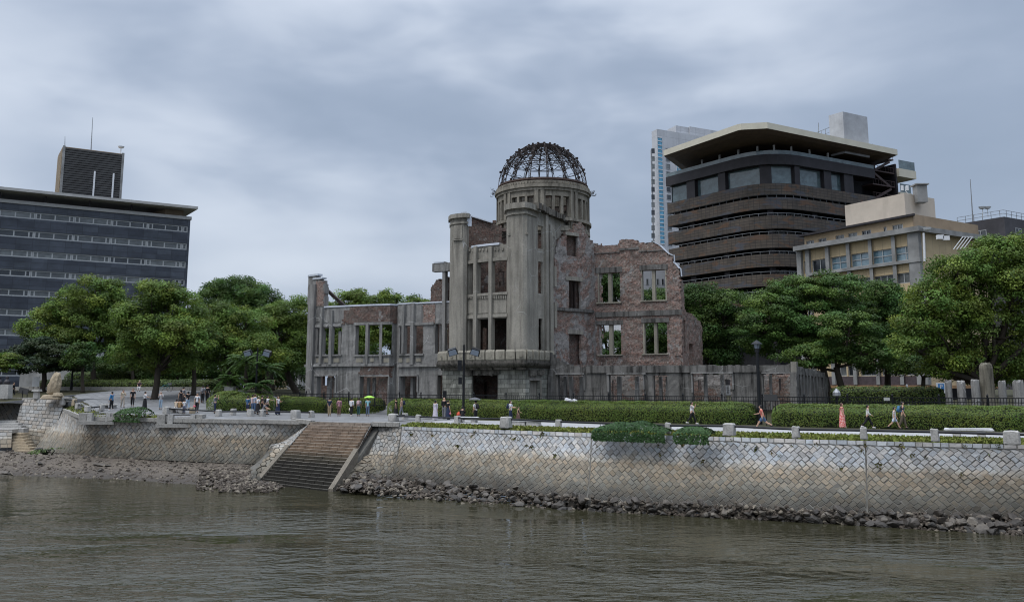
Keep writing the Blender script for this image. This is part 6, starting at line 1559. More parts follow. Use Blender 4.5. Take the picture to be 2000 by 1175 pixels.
for (a, b), lab in zip(chain, rl):
    p, q = BP_[a] - Vector((0, 0, .17)), BP_[b] - Vector((0, 0, .17)); mb = MB(); mb.tube([p, q], .065, 8); o = mb.build('rail', M['black']); tag(o, lab, 'rail', 'black rails between the granite posts')
p = BP_[1977] - Vector((0, 0, .17)); mb = MB(); mb.tube([p, p + Vector((9, -4.8, 0))], .065, 8); tag(mb.build('rail', M['black']), 'black rail leaving the picture right of the largest granite block', 'rail', 'black rails between the granite posts')
def bench(label, x0, x1, y, legs, mat='granite', hh=.42, thick=.13, d=.55):
    b = hit((x0 + x1) / 2, y); s = b.y / FOC; w = (x1 - x0) * s / .93; t = tag(thing('stone_bench', label, 'bench', b, -.42), group='stone benches on the promenade')
    mb = MB(); stone_block(mb, (0, 0, hh - thick), (w, d, thick), int(x0)); mb.build('seat', M['white_stone'] if mat == 'white' else M['granite'], t)
    if legs == 'solid':
        for k in (-1, 1):
            mb = MB(); stone_block(mb, (k * w * .245, 0, -.03), (w * .48, d * .86, hh - thick + .03), 3 + k); mb.build('base_block', M['granite'], t)
    else:
        for f in legs:
            mb = MB(); stone_block(mb, (w * f, 0, -.03), (.45, d * .8, hh - thick + .03), 5); mb.build('leg', M['granite'], t)
M['white_stone'] = m_granite('pale seat stone', (.44, .44, .45), .15)
bench('pale stone bench on a solid two block base, beside the large squared block', 1000, 1056, 830.5, 'solid', 'white')
bench('pale stone bench on two legs near the right edge', 1852, 1934, 853, (-.24, .24), 'white', .5)
bench('stone bench under the black lamp post, a visitor sitting on it', 886, 936, 825, (-.3, .3), 'white', .45)
bench('stone seat carrying the couple in cream and tan', 330, 362, 806, (-.35, .35), hh=.45)
bench('stone bench left of the man in blue', 196, 230, 797, (-.3, .3))
bench('low stone bench at the right of the standing rock', 118, 140, 783, (-.3, .3))
# ---------------------------------------------------------------- landings cut in the left wall
for lab, x0, x1, y0, y1 in (('small railed stone landing left of the creeper in the left embankment', 158, 228, 806, 828), ('small railed stone landing right of the creeper in the left embankment', 310, 396, 809, 834)):
    Yl = LW_T[1].lerp(LW_T[3], (x0 - 165) / 335).y - .5; s = Yl / FOC; c = atY((x0 + x1) / 2, y1, Yl); w = (x1 - x0) * s; h = (y1 - y0) * s
    t = tag(thing('stone_landing', lab, 'landing', c)); g = lambda nm, p, d_, m='coping': mb.box(p, d_) or None
    def pc(nm, p, d_, m='coping'):
        mb = MB(); mb.box(p, d_); return mb.build(nm, M[m], t)
    pc('slab', (0, 0, h * .14), (w, 1.3, h * .28)); pc('side_block', (-w / 2 + .35, .1, h * .62), (.7, 1.1, h * .7)); pc('side_block', (w / 2 - .25, .1, h * .62), (.5, 1.1, h * .7))
    pc('post', (-w * .2, -.3, h * .62), (.45, .45, h * .68), 'granite'); pc('post', (w * .3, -.3, h * .62), (.4, .45, h * .68), 'granite')
    for k in range(3): pc('step', (w * .08, .25 + k * .2, h * (.34 + k * .18)), (w * .42, .5, h * .16), 'granite')
    mb = MB(); mb.tube([(-w / 2 + .4, -.3, h * .93), (w / 2 - .3, -.3, h * .93)], .05, 6); mb.build('rail', M['black'], t)
# ---------------------------------------------------------------- kerb of the forecourt
mb = MB(); K0 = [atY(-40, 752, 117), atY(60, 760, 112), atY(200, 768, 108), atY(300, 768.5, 106), atY(400, 768, 106)]
for a, b in zip(K0, K0[1:]):
    n = 7
    for k in range(n): p, q = a.lerp(b, k / n), a.lerp(b, (k + .97) / n); p.z = ground(p.x, p.y); q.z = ground(q.x, q.y); mb.bar(p + Vector((0, 0, .1)), q + Vector((0, 0, .1)), .45, .6)
tag(mb.build('stone_kerb', M['coping']), 'long low stone kerb along the back of the forecourt', 'kerb')
# ---------------------------------------------------------------- fence around the ruin
def fence(label, pw, h, step, zf, group=None, ztop=None):
    t = tag(thing('metal_fence', label, 'fence', pw.P(0, zf(0), 0)), group=group); mb = MB(); N = int(pw.l[-1] / 3.2)
    for k in range(N):
        a, b = pw.l[-1] * k / N, pw.l[-1] * (k + 1) / N; za, zb_ = zf(a), zf(b)
        for dz in (h, h - .32, .12): mb.bar(pw.P(a, za + dz, 0), pw.P(b, zb_ + dz, 0), .06)
    world_child(mb.build('rail', M['black']), t)
    mb = MB(); n = int(pw.l[-1] / step)
    for k in range(n): u = pw.l[-1] * (k + .5) / n; z = zf(u); mb.bar(pw.P(u, z + .12, 0), pw.P(u, z + h, 0), .032)
    o = world_child(mb.build('pickets', M['black']), t); o['kind'] = 'stuff'
    for k in range(N + 1):
        u = pw.l[-1] * k / N; z = zf(u); mb = MB(); mb.bar(pw.P(u, z - .1, 0), pw.P(u, z + h + .12, 0), .1); mb.lathe([(.07, 0), (.09, .06), (.02, .2)], pw.P(u, z + h + .1, 0), 6); world_child(mb.build('post', M['black']), t)
FP = fpath([(588, 3.0), (770, 3.8), (872, 6.4), (1100, 6.2), (1620, 6.0), (2020, 6.0)])
fence('long black picket fence in front of the ruin, behind the hedges', FP, 1.2, .19, lambda u: 6.5 - 1.2)
fence('dark fence in the shade left of the ruin', Path([tuple(atY(505, 770, 98))[:2], tuple(atY(598, 770, 95.5))[:2]]), 1.2, .19, lambda u: 5.35)
# ---------------------------------------------------------------- lamp posts
M['lampglass'] = plain('lamp glass', (.17, .20, .24), .15, 0, .05)
def twin_lamp(label, x, yb, yt, Y=None, rz=0.0, scale=1.0):
    b = hit(x, yb) if Y is None else atY(x, yb, Y)
    if Y is not None: b.z = ground(b.x, b.y)
    H = atY(x, yt, b.y).z - b.z; t = tag(thing('lamp_post', label, 'lamp post', b, rz), group='twin headed lamp posts'); mb = MB(); mb.lathe([(.16, 0), (.16, .9), (.11, 1.0), (.10, H * .6), (.075, H)], (0, 0, 0), 10); mb.build('pole', M['black'], t)
    mb = MB(); mb.bar((-.75, 0, H - .75), (.75, 0, H - .75), .07); mb.build('crossarm', M['black'], t)
    for s in (-1, 1):
        mb = MB(); R = Euler((0, s * .3, 0)).to_matrix() @ Euler((.35, 0, 0)).to_matrix(); c = Vector((s * 1.0, -.05, H - .55)); P = [c + R @ Vector(p) for p in ((-.42, -.3, -.32), (.42, -.3, -.32), (.42, .3, -.2), (-.42, .3, -.2), (-.36, -.2, .22), (.36, -.2, .22), (.36, .25, .22), (-.36, .25, .22))]; mb.hexa(P); h = mb.build('lamp_head', M['black'], t)
        mb = MB(); mb.quad(*[c + R @ Vector(p) for p in ((-.36, -.31, -.28), (.36, -.31, -.28), (.31, -.225, .16), (-.31, -.225, .16))]); g = mb.build('lens', M['lampglass'], h)
    return t
L1 = twin_lamp('black twin headed lamp post in front of the ruin balcony', 905, 819, 673)
mb = MB(); mb.box((-.35, 0, 4.6), (.35, .3, .9)); mb.box((-.3, 0, 3.3), (.3, .3, .6)); mb.build('loudspeaker', M['black'], L1)
twin_lamp('dark twin headed lamp post beside the cycads', 500, 0, 679, 92) if 0 else None
def lamp_at(label, x, Y, yt, yb): 
    b = atY(x, yb, Y); return b
for lab, x, Y, yt in (('twin headed lamp post beside the cycads with pale lamp heads', 500, 92, 678), ('dark twin headed lamp post in front of the low hedges at the left', 139, 108, 674)):
    twin_lamp(lab, x, 760, yt, Y)
b = atY(1483, 790, 69.5); b.z = ground(b.x, b.y); H = atY(1483, 668, 69.5).z - b.z
t = tag(thing('lamp_post', 'thick dark lamp post with one square lantern in front of the low wall', 'lamp post', b)); mb = MB(); mb.lathe([(.19, 0), (.17, 1.2), (.14, 1.3), (.11, H - .75)], (0, 0, 0), 12); mb.build('pole', M['black'], t)
mb = MB(); R = Euler((0, 0, .785)).to_matrix(); mb.box((0, 0, H - .62), (.26, .26, .3), 0, 0, R)
for k in range(4): a = k * math.pi / 2; mb.bar((.27 * math.cos(a), .27 * math.sin(a), H - .5), (.3 * math.cos(a), .3 * math.sin(a), H - .1), .04)
mb.lathe([(.45, 0), (.3, .12), (.04, .3)], (0, 0, H - .14), 4); mb.build('lantern', M['black'], t); mb = MB(); mb.lathe([(.17, 0), (.24, .34)], (0, 0, H - .47), 4); mb.build('lamp_glass', M['lampglass'], t)
# ---------------------------------------------------------------- signs
def board(name, label, x, y, Y, w, h, z0, mat, post=True, cat='sign'):
    c = atY(x, y, Y); t = tag(thing(name, label, cat, Vector((c.x, c.y, ground(c.x, c.y))))); mb = MB(); mb.box((0, 0, c.z - t.location.z), (w, .05, h)); o = mb.build('board', mat, t)
    if post:
        for s in (-.35, .35): mb = MB(); mb.bar((s * w, .06, 0), (s * w, .06, c.z - t.location.z + h * .45), .05); mb.build('post', M['black'], t)
    return t, c.z - t.location.z
t, z = board('parking_sign', 'white and blue parking sign with a letter P under the huge tree', 1838, 757, 92, .95, 1.05, 0, M['white'])
mb = MB(); mb.box((0, -.03, z + .1), (.62, .02, .62)); o = mb.build('blue_panel', plain('sign blue', (.05, .18, .42), .5), t)
cu = bpy.data.curves.new('letter', 'FONT'); cu.body = 'P'; cu.size = .62; cu.align_x = 'CENTER'; cu.align_y = 'CENTER'; cu.extrude = .006
to = bpy.data.objects.new('letter_tmp', cu); COL.objects.link(to); bpy.context.view_layer.update(); me = bpy.data.meshes.new_from_object(to.evaluated_get(bpy.context.evaluated_depsgraph_get())); bpy.data.objects.remove(to); me.materials.clear(); me.materials.append(M['white'])
o = link('letter', me, t); o.rotation_euler = (math.pi / 2, 0, 0); o.location = (0, -.05, z + .1)
board('notice_board', 'small white notice on posts in the low hedge at the far left', 70, 745, 110, .85, 1.15, 0, M['white'])
board('notice_plate', 'dark information plate on the fence right of the square lantern post', 1505, 776, 67, 1.0, .45, 0, M['charcoal'])
t, z = board('notice_plate', 'small pale plate hung on the shaded fence at the right', 1732, 779, 66, .42, .22, 0, M['concl'], False); t.location.z = 4.6
for o in t.children: o.location.z += ground(t.location.x, t.location.y) - 4.6
c = FP.P(FP.uz(870, 776)[0], 0, .1); b = Vector((c.x, c.y, 5.3)); t = tag(thing('junction_box', 'black box on a post by the fence left of the bald man', 'box', b)); mb = MB(); mb.box((0, 0, 1.25), (.32, .3, .7)); mb.build('case', M['black'], t); mb = MB(); mb.bar((0, 0, 0), (0, 0, .9), .12); mb.build('post', M['black'], t)
c = atY(1634, 768, 80); t = tag(thing('garden_lamp', 'small grey capped post behind the fence right of the low wall', 'lamp', Vector((c.x, c.y, 5)))); mb = MB(); mb.lathe([(.1, 0), (.1, c.z - 5 - .2)], (0, 0, 0), 8); mb.build('post', M['black'], t); mb = MB(); mb.lathe([(.36, -.2), (.34, .1), (.05, .45)], (0, 0, c.z - 5), 8); mb.build('cap', M['steel'], t)
c = atY(1772, 768, 92); t = tag(thing('marker_post', 'slim white marker post under the trees at the right', 'post', Vector((c.x, c.y, 5)))); mb = MB(); mb.lathe([(.11, 0), (.11, 2.4), (.07, 2.5)], (0, 0, 0), 8); mb.build('shaft', M['white'], t)
mb = MB(); mb.lathe([(.115, 1.95), (.115, 2.1)], (0, 0, 0), 8); mb.build('band', M['steel'], t)
c = atY(45, 768, 96); t = tag(thing('sign_frame', 'slanted dark information stand on two legs near the pedestals', 'sign', Vector((c.x, c.y, GU)))); mb = MB(); mb.bar((-.5, .1, .95), (.55, -.05, .7), .05, .6); mb.build('panel', M['charcoal'], t)
for s in (0, 1): mb = MB(); mb.tube([(-.05 + s * .5, 0, 0), (-.05 + s * .5, 0, .85 - s * .1)], .04, 6); mb.build('leg', M['black'], t)
# ---------------------------------------------------------------- monuments
c = atY(105, 775, 93.5); z0 = GU; t = tag(thing('standing_stone', 'tall pointed brown standing rock on a stacked stone base', 'monument', Vector((c.x, c.y, z0)))); s = 93.5 / FOC
bm = bmesh.new(); bmesh.ops.create_icosphere(bm, subdivisions=4, radius=1)
for v in bm.verts:
    p = v.co.copy(); z = (p.z + 1) / 2; w = .66 * (1.0 if z < .45 else 1 - (z - .45) * .95) * (1 + .0 * z); lean = .25 * z; n = mnoise.noise(p * 2.2) * .16 + mnoise.noise(p * 6) * .06
    v.co = Vector(((p.x / max(.35, math.hypot(p.x, p.y)) * min(1, math.hypot(p.x, p.y) * 1.8) * w * (1 + n) + lean - .1), p.y * .45 * (1 + n), .4 + z * 2.35 + n * .3))
me = bpy.data.meshes.new('rock'); bm.to_mesh(me); bm.free(); me.materials.append(M['granite_warm']); link('rock', me, t)
mb = MB(); stone_block(mb, (-.1, 0, 0), (2.1, 1.3, .45), 4, .8); mb.build('base', M['granite_warm'], t)
mb = MB(); stone_block(mb, (.55, -.3, .3), (.9, .8, .35), 9, .7); mb.build('base_stone', M['granite_warm'], t)
c = atY(71, 776, 95); t = tag(thing('stone_lantern', 'short pale stone post with a wider cap left of the standing rock', 'monument', Vector((c.x, c.y, GU)))); mb = MB(); mb.box((0, 0, .4), (.5, .5, .8), top=.9); mb.build('shaft', M['granite'], t); mb = MB(); mb.box((0, 0, .88), (.75, .75, .22), top=.9); mb.build('cap', M['granite'], t)
for lab, x, w, bust in (('pale pedestal carrying a dark bronze bust near the left edge', 11, .95, True), ('pale pedestal cut by the left edge of the picture', -4, .8, False)):
    c = atY(x, 776, 96 if bust else 97); t = tag(thing('pedestal', lab, 'monument', Vector((c.x, c.y, GU)))); mb = MB(); mb.box((0, 0, .75), (w, w, 1.5), top=.88); mb.build('plinth', M['conc2'] if not bust else M['granite'], t)
    mb = MB(); mb.lathe([(.3, 1.5), (.34, 1.7), (.2, 1.95), (.12, 2.0), (.15, 2.15), (.14, 2.3), (.03, 2.4)], (0, 0, 0), 10); mb.build('bust', M['dkmetal'], t, True)
def stump(lab, x, yt, w, Y, round_=False):
    b = atY(x, 790, Y); b.z = ground(b.x, b.y); H = atY(x, yt, Y).z - b.z; W_ = w * .88 * Y / FOC; t = thing('stone_pillar', lab, 'pillar', b, .2, 'broken stone pillars in the garden at the right'); mb = MB(); n = 10
    r = random.Random(x)
    prof = [(1.0, 0), (1.0, .3), (.97, .6), (.96, .93 if not round_ else .9), (.9, 1.0 if not round_ else .95), (.55, 1.0)] if not round_ else [(1.0, 0), (.98, .5), (.95, .9), (.86, .96), (.6, .99), (.2, 1.0)]
    rings = []
    for k, z in prof: rings.append([mb.vert((W_ / 2 * k * (math.copysign(min(1, abs(math.cos(a)) * 1.15), math.cos(a))) + r.uniform(-.02, .02), W_ / 2 * k * math.copysign(min(1, abs(math.sin(a)) * 1.15), math.sin(a)) + r.uniform(-.02, .02), H * z + (r.uniform(-.08, .08) if z > .92 else 0))) for a in [6.2832 * j / 16 for j in range(16)]])
    for a, b2 in zip(rings, rings[1:]):
        for k in range(16): mb.face((a[k], a[(k + 1) % 16], b2[(k + 1) % 16], b2[k]))
    mb.face(rings[-1]); mb.build('shaft', M['wing'] if not round_ else M['low2'], t); mb = MB(); mb.box((0, 0, .06), (W_ * 1.1, W_ * 1.1, .3)); mb.build('foot', M['granite'], t)
M['low2'] = m_conc('garden stone', (.19, .175, .14), .4, 0, 1.0)
for a in ((1855, 743, 13, 72, 'leftmost thin square stone pillar in the garden at the right'), (1880, 744, 16, 72, 'second square stone pillar from the parking sign'), (1908, 742, 16, 71, 'third square stone pillar, just left of the tall rounded one'), (1960, 744, 14, 72, 'narrow square stone pillar just right of the tall rounded one'), (1992, 743, 20, 70, 'wide fluted stone pillar at the right edge')): stump(a[4], a[0], a[1], a[2], a[3])
stump('tall rounded stone pillar with carved sides, above all the others', 1931, 708, 25, 71, True)
for k, (x, y, Y, s) in enumerate([(1108, 781, 78, .35), (1112, 782, 77, .25), (1122, 783, 77, .3)]):
    o = link('stone_fragment', ROCKS[k].copy()); o.data.materials.clear(); o.data.materials.append(M['white_stone']); b = atY(x, y, Y); o.location = b; o.scale = (s * 1.4, s, s); tag(o, 'pale stone fragment lying in the grass before the low wall', 'stone', 'pale fragments before the low wall')
# ================================================================ people
SKIN = plain('skin', (.42, .26, .18), .6, 0, .08)
HAIRC = {'black': plain('black hair', (.012, .010, .010), .5), 'brown': plain('brown hair', (.06, .032, .02), .5), 'tan': plain('fair hair', (.22, .14, .07), .6), 'grey': plain('grey hair', (.25, .24, .23), .6)}
CLO = {}
def cloth(c):
    if c not in CLO: CLO[c] = plain('cloth %d' % len(CLO), c, .85, 0, .18, 6)
    return CLO[c]
def patterned(c1, c2):
    k = (c1, c2)
    if k not in CLO:
        t = NT('printed cloth', .85, 0, .1); f = t.noise(t.pos(src='obj'), 16, 2)
        CLO[k] = t.col(t.mix(t.ramp(f, [(.5, 0), (.54, 1)]), c1, c2))
    return CLO[k]
BLACK, WHITE, NAVY, GREY, KHAKI, DENIM, BEIGE = (.014, .014, .016), (.62, .62, .63), (.02, .028, .06), (.16, .16, .17), (.30, .23, .14), (.06, .10, .17), (.42, .36, .27)
def skinned(name, V, E, Rr, root, mat, parent, sub=1):
    me = bpy.data.meshes.new(name); me.from_pydata([tuple(v) for v in V], E, []); o = bpy.data.objects.new(name, me); COL.objects.link(o)
    m = o.modifiers.new('skin', 'SKIN'); m.use_smooth_shade = True; sv = me.skin_vertices[0].data
    for i, r in enumerate(Rr):
        sv[i].radius = r if hasattr(r, '__len__') else (r, r); sv[i].use_root = (i == root)
    if sub: s = o.modifiers.new('sub', 'SUBSURF'); s.levels = sub; s.render_levels = sub
    dg = bpy.context.evaluated_depsgraph_get(); dg.update(); nm = bpy.data.meshes.new_from_object(o.evaluated_get(dg)); bpy.data.objects.remove(o); bpy.data.meshes.remove(me)
    nm.materials.clear(); nm.materials.append(mat); return link(name, nm, parent)
def person(label, x, y, H=1.68, face=0.0, stride=.0, armL=(.1, .1), armR=(.1, .1), lean=.0, top=WHITE, legs=BLACK, sleeve=.5, skirt=None, dress=None, hair='black', hlen=0, sit=False, crouch=False, shorts=False, hat=None, shoes=BLACK, group=None, Y=None, z=None, headturn=0.0, bald=False, mask=False, slim=1.0, pants_mat=None, top_mat=None):
    """arm = (swing forward in radians, elbow bend in radians, optional spread); facing +X in local space, left is +Y"""
    b = hit(x, y) if Y is None else atY(x, y, Y)
    if Y is not None and z is None: b.z = ground(b.x, b.y)
    if z is not None: b.z = z
    t = tag(thing('person', label, 'person', b, face), group=group)
    h = H; V, E, R_ = [], [], []
    def add(p, r, par=None):
        V.append(Vector(p)); R_.append(r if hasattr(r, '__len__') else r); i = len(V) - 1
        if par is not None: E.append((par, i))
        return i
    hipz = (.52 if not (sit or crouch) else .30) * h
    if sit: hipz = .50
    L = lean
    P0 = Vector((0, 0, hipz)); sp = lambda f: Vector((math.sin(L) * f * h, 0, math.cos(L) * f * h))
    pel = add(P0, (.082 * h * slim, .062 * h), None); wa = add(P0 + sp(.10), (.070 * h * slim, .055 * h), pel); ch = add(P0 + sp(.22), (.085 * h * slim, .062 * h), wa); sb = add(P0 + sp(.29), (.06 * h, .05 * h), ch)
    nk = add(P0 + sp(.325), .030 * h, sb); hb = P0 + sp(.36) + Vector((.008 * h, 0, 0)); fw = Vector((math.cos(headturn), math.sin(headturn), 0))
    jaw = add(hb + fw * .012 * h, .037 * h, nk); hd = add(hb + Vector((0, 0, .045 * h)) + fw * .006 * h, (.046 * h, .052 * h), jaw); add(hb + Vector((0, 0, .085 * h)), .038 * h, hd)
    add(hb + fw * .062 * h + Vector((0, 0, .028 * h)), .009 * h, hd)
    sdv = Vector((-fw.y, fw.x, 0))
    for s in (-1, 1): add(hb + sdv * s * .05 * h + Vector((0, 0, .035 * h)), .010 * h, hd)
    J = {}
    for s, (sw, el, *spd) in ((1, armL), (-1, armR)):
        spd = spd[0] if spd else .12
        sh = add(P0 + sp(.285) + Vector((0, s * .098 * h * slim, 0)), .034 * h, sb)
        d = Vector((math.sin(sw), s * math.sin(spd), -math.cos(sw))).normalized(); eb = V[sh] + d * .175 * h; e = add(eb, .026 * h, sh)
        a2 = sw + el; d2 = Vector((math.sin(a2), s * math.sin(spd) * .6 - s * .25 * min(1, el), -math.cos(a2))).normalized(); wr = eb + d2 * .145 * h; w = add(wr, .018 * h, e); palm = add(wr + d2 * .04 * h, (.021 * h, .012 * h), w)
        J[s] = (V[sh].copy(), eb, wr, wr + d2 * .06 * h)
        side = Vector((0, 1, 0)); side = (side - d2 * side.dot(d2)).normalized(); nrm = d2.cross(side)
        for k, (o, ln) in enumerate(((-.017, .036), (-.006, .045), (.006, .048), (.016, .041))):
            q = V[palm] + side * o * h + d2 * .022 * h; f1 = add(q, .0052 * h, palm); add(q + d2 * ln * .5 * h + nrm * .008 * h, .0046 * h, f1)
        q = V[palm] - side * .022 * h; th = add(q + d2 * .004 * h, .0055 * h, palm); add(q - side * .012 * h + d2 * .026 * h, .0048 * h, th)
    leg = {}
    for s in (1, -1):
        st = stride * s; hp = P0 + Vector((0, s * .052 * h, -.02 * h)); hi = add(hp, .056 * h, pel)
        if sit: kn = hp + Vector((.245 * h, s * .02, -.01)); an = Vector((kn.x + .02, kn.y, .05 * h))
        elif crouch: kn = Vector((.17 * h, hp.y + s * .05, .28 * h)); an = Vector((-.02 * h, hp.y, .05 * h))
        else:
            kn = hp + Vector((math.sin(st + .06) * .245 * h, 0, -math.cos(st + .06) * .245 * h)); bend = -.08 if st > 0 else -.5 * min(1, abs(st) * 1.6) - .04; a = st + bend
            an = kn + Vector((math.sin(a) * .24 * h, 0, -math.cos(a) * .24 * h))
        k_ = add(kn, .038 * h, hi); c_ = add(kn.lerp(an, .35) + Vector((-.008 * h, 0, 0)), .034 * h, k_); a_ = add(an, .021 * h, c_); toe = an + Vector((.095 * h, 0, -.026 * h)); add(an + Vector((-.015 * h, 0, -.025 * h)), .017 * h, a_); tt = add(toe, .016 * h, a_)
        leg[s] = (hp, kn, an, toe)
    low = min(min(l[2].z, l[3].z) for l in leg.values()) - .045 * h
    if not sit:
        for v in V: v.z -= low
        for s in leg: leg[s] = tuple(q - Vector((0, 0, low)) for q in leg[s])
        for s in J: J[s] = tuple(q - Vector((0, 0, low)) for q in J[s])
        P0 = P0 - Vector((0, 0, low)); hb = hb - Vector((0, 0, low))
    body = skinned('body', V, E, R_, pel, SKIN, t)
    # clothing: slightly larger skins over the same joints
    V2, E2, R2 = [], [], []
    def ad(p, r, par=None):
        V2.append(Vector(p)); R2.append(r); i = len(V2) - 1
        if par is not None: E2.append((par, i))
        return i
    a = ad(P0 + sp(-.03 if not sit else .0), (.098 * h * slim, .078 * h)); b_ = ad(P0 + sp(.10), (.088 * h * slim, .070 * h), a); c = ad(P0 + sp(.22), (.098 * h * slim, .074 * h), b_); d = ad(P0 + sp(.298), (.062 * h, .052 * h), c)
    for s in (1, -1):
        sh, eb, wr, _ = J[s]
        if sleeve > 0:
            i = ad(sh + Vector((0, 0, .004 * h)), .045 * h, d); j = ad(sh.lerp(eb, min(1, sleeve * 1.6)), .038 * h, i)
            if sleeve > .62: ad(eb.lerp(wr, min(.95, (sleeve - .62) / .38)), .028 * h, j)
    tc = dress if dress else top; skinned('shirt' if not dress else 'bodice', V2, E2, R2, 1, top_mat or cloth(tc), t)
    V2, E2, R2 = [], [], []; a = ad(P0 + sp(.06), (.088 * h * slim, .066 * h)); a1 = ad(P0 + sp(-.02), (.09 * h * slim, .070 * h), a)
    for s in (1, -1):
        hp, kn, an, toe = leg[s]; i = ad(hp - Vector((0, 0, .02 * h)), .064 * h, a1); k_ = ad(kn if not shorts else hp.lerp(kn, .85), .05 * h if not shorts else .06 * h, i)
        if not shorts: ad(kn.lerp(an, .93), .036 * h, k_)
    if not dress: skinned('trousers' if not shorts else 'shorts', V2, E2, R2, 0, pants_mat or cloth(legs), t)
    if skirt or dress:
        mb = MB(); z1 = P0.z + (.12 if dress else .08) * h; z0 = (.09 if (skirt or dress) == 'long' or dress else .28) * h; n = 14; rings = []
        zlo = {'long': .075, 'mid': .24, 'short': .36}[skirt or 'long'] * h
        for f in (0, .35, .7, 1): rad = (.074 + (.05 if skirt != 'short' else .04) * f + (.012 if f else 0)) * h; rings.append([mb.vert((math.cos(6.2832 * k / n) * rad * (1 + .25 * abs(stride) * f) , math.sin(6.2832 * k / n) * rad * 1.12 * (1 + .07 * f * math.sin(k * 2.7)), z1 + (zlo - z1) * f)) for k in range(n)])
        for r0, r1 in zip(rings, rings[1:]):
            for k in range(n): mb.face((r0[k], r1[k], r1[(k + 1) % n], r0[(k + 1) % n]))
        mb.build('skirt', (top_mat if dress else pants_mat) or cloth(dress or legs), t, True)
    for s in (1, -1):
        hp, kn, an, toe = leg[s]; mb = MB(); mb.tube([an + Vector((-.03 * h, 0, -.015 * h)), an + Vector((.02 * h, 0, -.014 * h)), toe + Vector((.01 * h, 0, -.002 * h))], [.026 * h, .031 * h, .017 * h], 7); mb.build('shoe', cloth(shoes), t, True)
    if not bald:
        mb = MB(); hc = hb + Vector((0, 0, .05 * h)) - fw * .010 * h; prof = [(0.001, .062), (.03, .056), (.048, .036), (.055, .008)]
        n = 12; rings = []
        for r_, z_ in prof + ([(.056, -.03), (.05, -.05 - hlen * .4)] + ([(.045, -.05 - hlen)] if hlen else [])): rings.append([(k, r_ * h, z_ * h) for k in range(n)])
        I = []
        for rg in rings:
            row = []
            for k, r_, z_ in rg:
                a = 6.2832 * k / n; fr = math.cos(a) > .35
                zz = max(z_, .012 * h) if fr else z_; rr_ = r_ if not (fr and z_ < .012 * h) else .05 * h
                row.append(mb.vert(hc + fw * math.cos(a) * rr_ * 1.05 + sdv * math.sin(a) * rr_ * .98 + Vector((0, 0, zz))))
            I.append(row)
        for r0, r1 in zip(I, I[1:]):
            for k in range(n): mb.face((r0[k], r1[k], r1[(k + 1) % n], r0[(k + 1) % n]))
        mb.build('hair', HAIRC[hair], t, True)
    mb = MB()
    for s in (-1, 1): mb.box(hb + fw * .052 * h + sdv * s * .018 * h + Vector((0, 0, .047 * h)), (.008 * h, .014 * h, .007 * h), 0, headturn)
    mb.box(hb + fw * .046 * h + Vector((0, 0, .006 * h)), (.008 * h, .026 * h, .005 * h), 0, headturn); f = mb.build('face_detail', HAIRC['brown'], t); f['kind'] = 'stuff'
    if mask: mb = MB(); mb.lathe([(.03 * h, -.02 * h), (.036 * h, .0), (.03 * h, .02 * h)], hb + fw * .03 * h + Vector((0, 0, .012 * h)), 10); mb.build('face_mask', cloth(WHITE), t)
    if hat:
        mb = MB(); mb.lathe([(.056 * h, .0), (.056 * h, .03 * h), (.04 * h, .05 * h), (.002, .056 * h)], hb + Vector((0, 0, .055 * h)), 12); mb.box(hb + fw * .06 * h + Vector((0, 0, .06 * h)), (.07 * h, .08 * h, .008 * h), 0, headturn); mb.build('cap', cloth(hat), t, True)
    W2 = Matrix.Translation(b) @ Matrix.Rotation(face, 4, 'Z')
    return dict(root=t, W=W2, J=J, P0=P0, h=h, sp=sp, hb=hb)
def rounded(mb, c, d, n=2):
    bm = bmesh.new(); bmesh.ops.create_cube(bm, size=1); 
    for v in bm.verts: v.co = Vector((v.co.x * d[0], v.co.y * d[1], v.co.z * d[2]))
    bmesh.ops.bevel(bm, geom=bm.edges[:], offset=min(d) * .3, segments=n, affect='EDGES'); bm.verts.index_update(); k = len(mb.v)
    for v in bm.verts: mb.v.append(tuple(v.co + Vector(c)))
    for f in bm.faces: mb.face([k + v.index for v in f.verts])
    bm.free()
def backpack(p, label, c, cat='backpack'):
    h = p['h']; o = p['P0'] + p['sp'](.19) - Vector((.13 * h, 0, 0)); w = p['W'] @ o; t = tag(thing('backpack', label, cat, w, p['root'].rotation_euler.z)); mb = MB(); rounded(mb, (0, 0, 0), (.09 * h, .17 * h, .25 * h)); mb.build('pack', cloth(c), t, True)
    mb = MB(); rounded(mb, (-.055 * h, 0, -.05 * h), (.03 * h, .12 * h, .11 * h)); mb.build('pocket', cloth(c), t, True)
    for s in (-1, 1): mb = MB(); mb.tube([(.03 * h, s * .05 * h, .11 * h), (.13 * h, s * .06 * h, .125 * h), (.20 * h, s * .06 * h, .05 * h), (.17 * h, s * .07 * h, -.06 * h), (.03 * h, s * .07 * h, -.1 * h)], .011 * h, 5); mb.build('strap', cloth(c), t)
def bag(p, label, c, side=1, size=(.10, .22, .2), drop=.14):
    w = p['W'] @ p['J'][side][3]; t = tag(thing('bag', label, 'bag', w, p['root'].rotation_euler.z)); mb = MB(); rounded(mb, (0, 0, -drop - size[2] / 2), size); mb.build('pouch', cloth(c), t, True)
    for s in (-1, 1): mb = MB(); mb.tube([(0, s * .07, -drop), (0, s * .03, -.01), (0, 0, .01)], .01, 5); mb.build('handle', cloth(c), t)
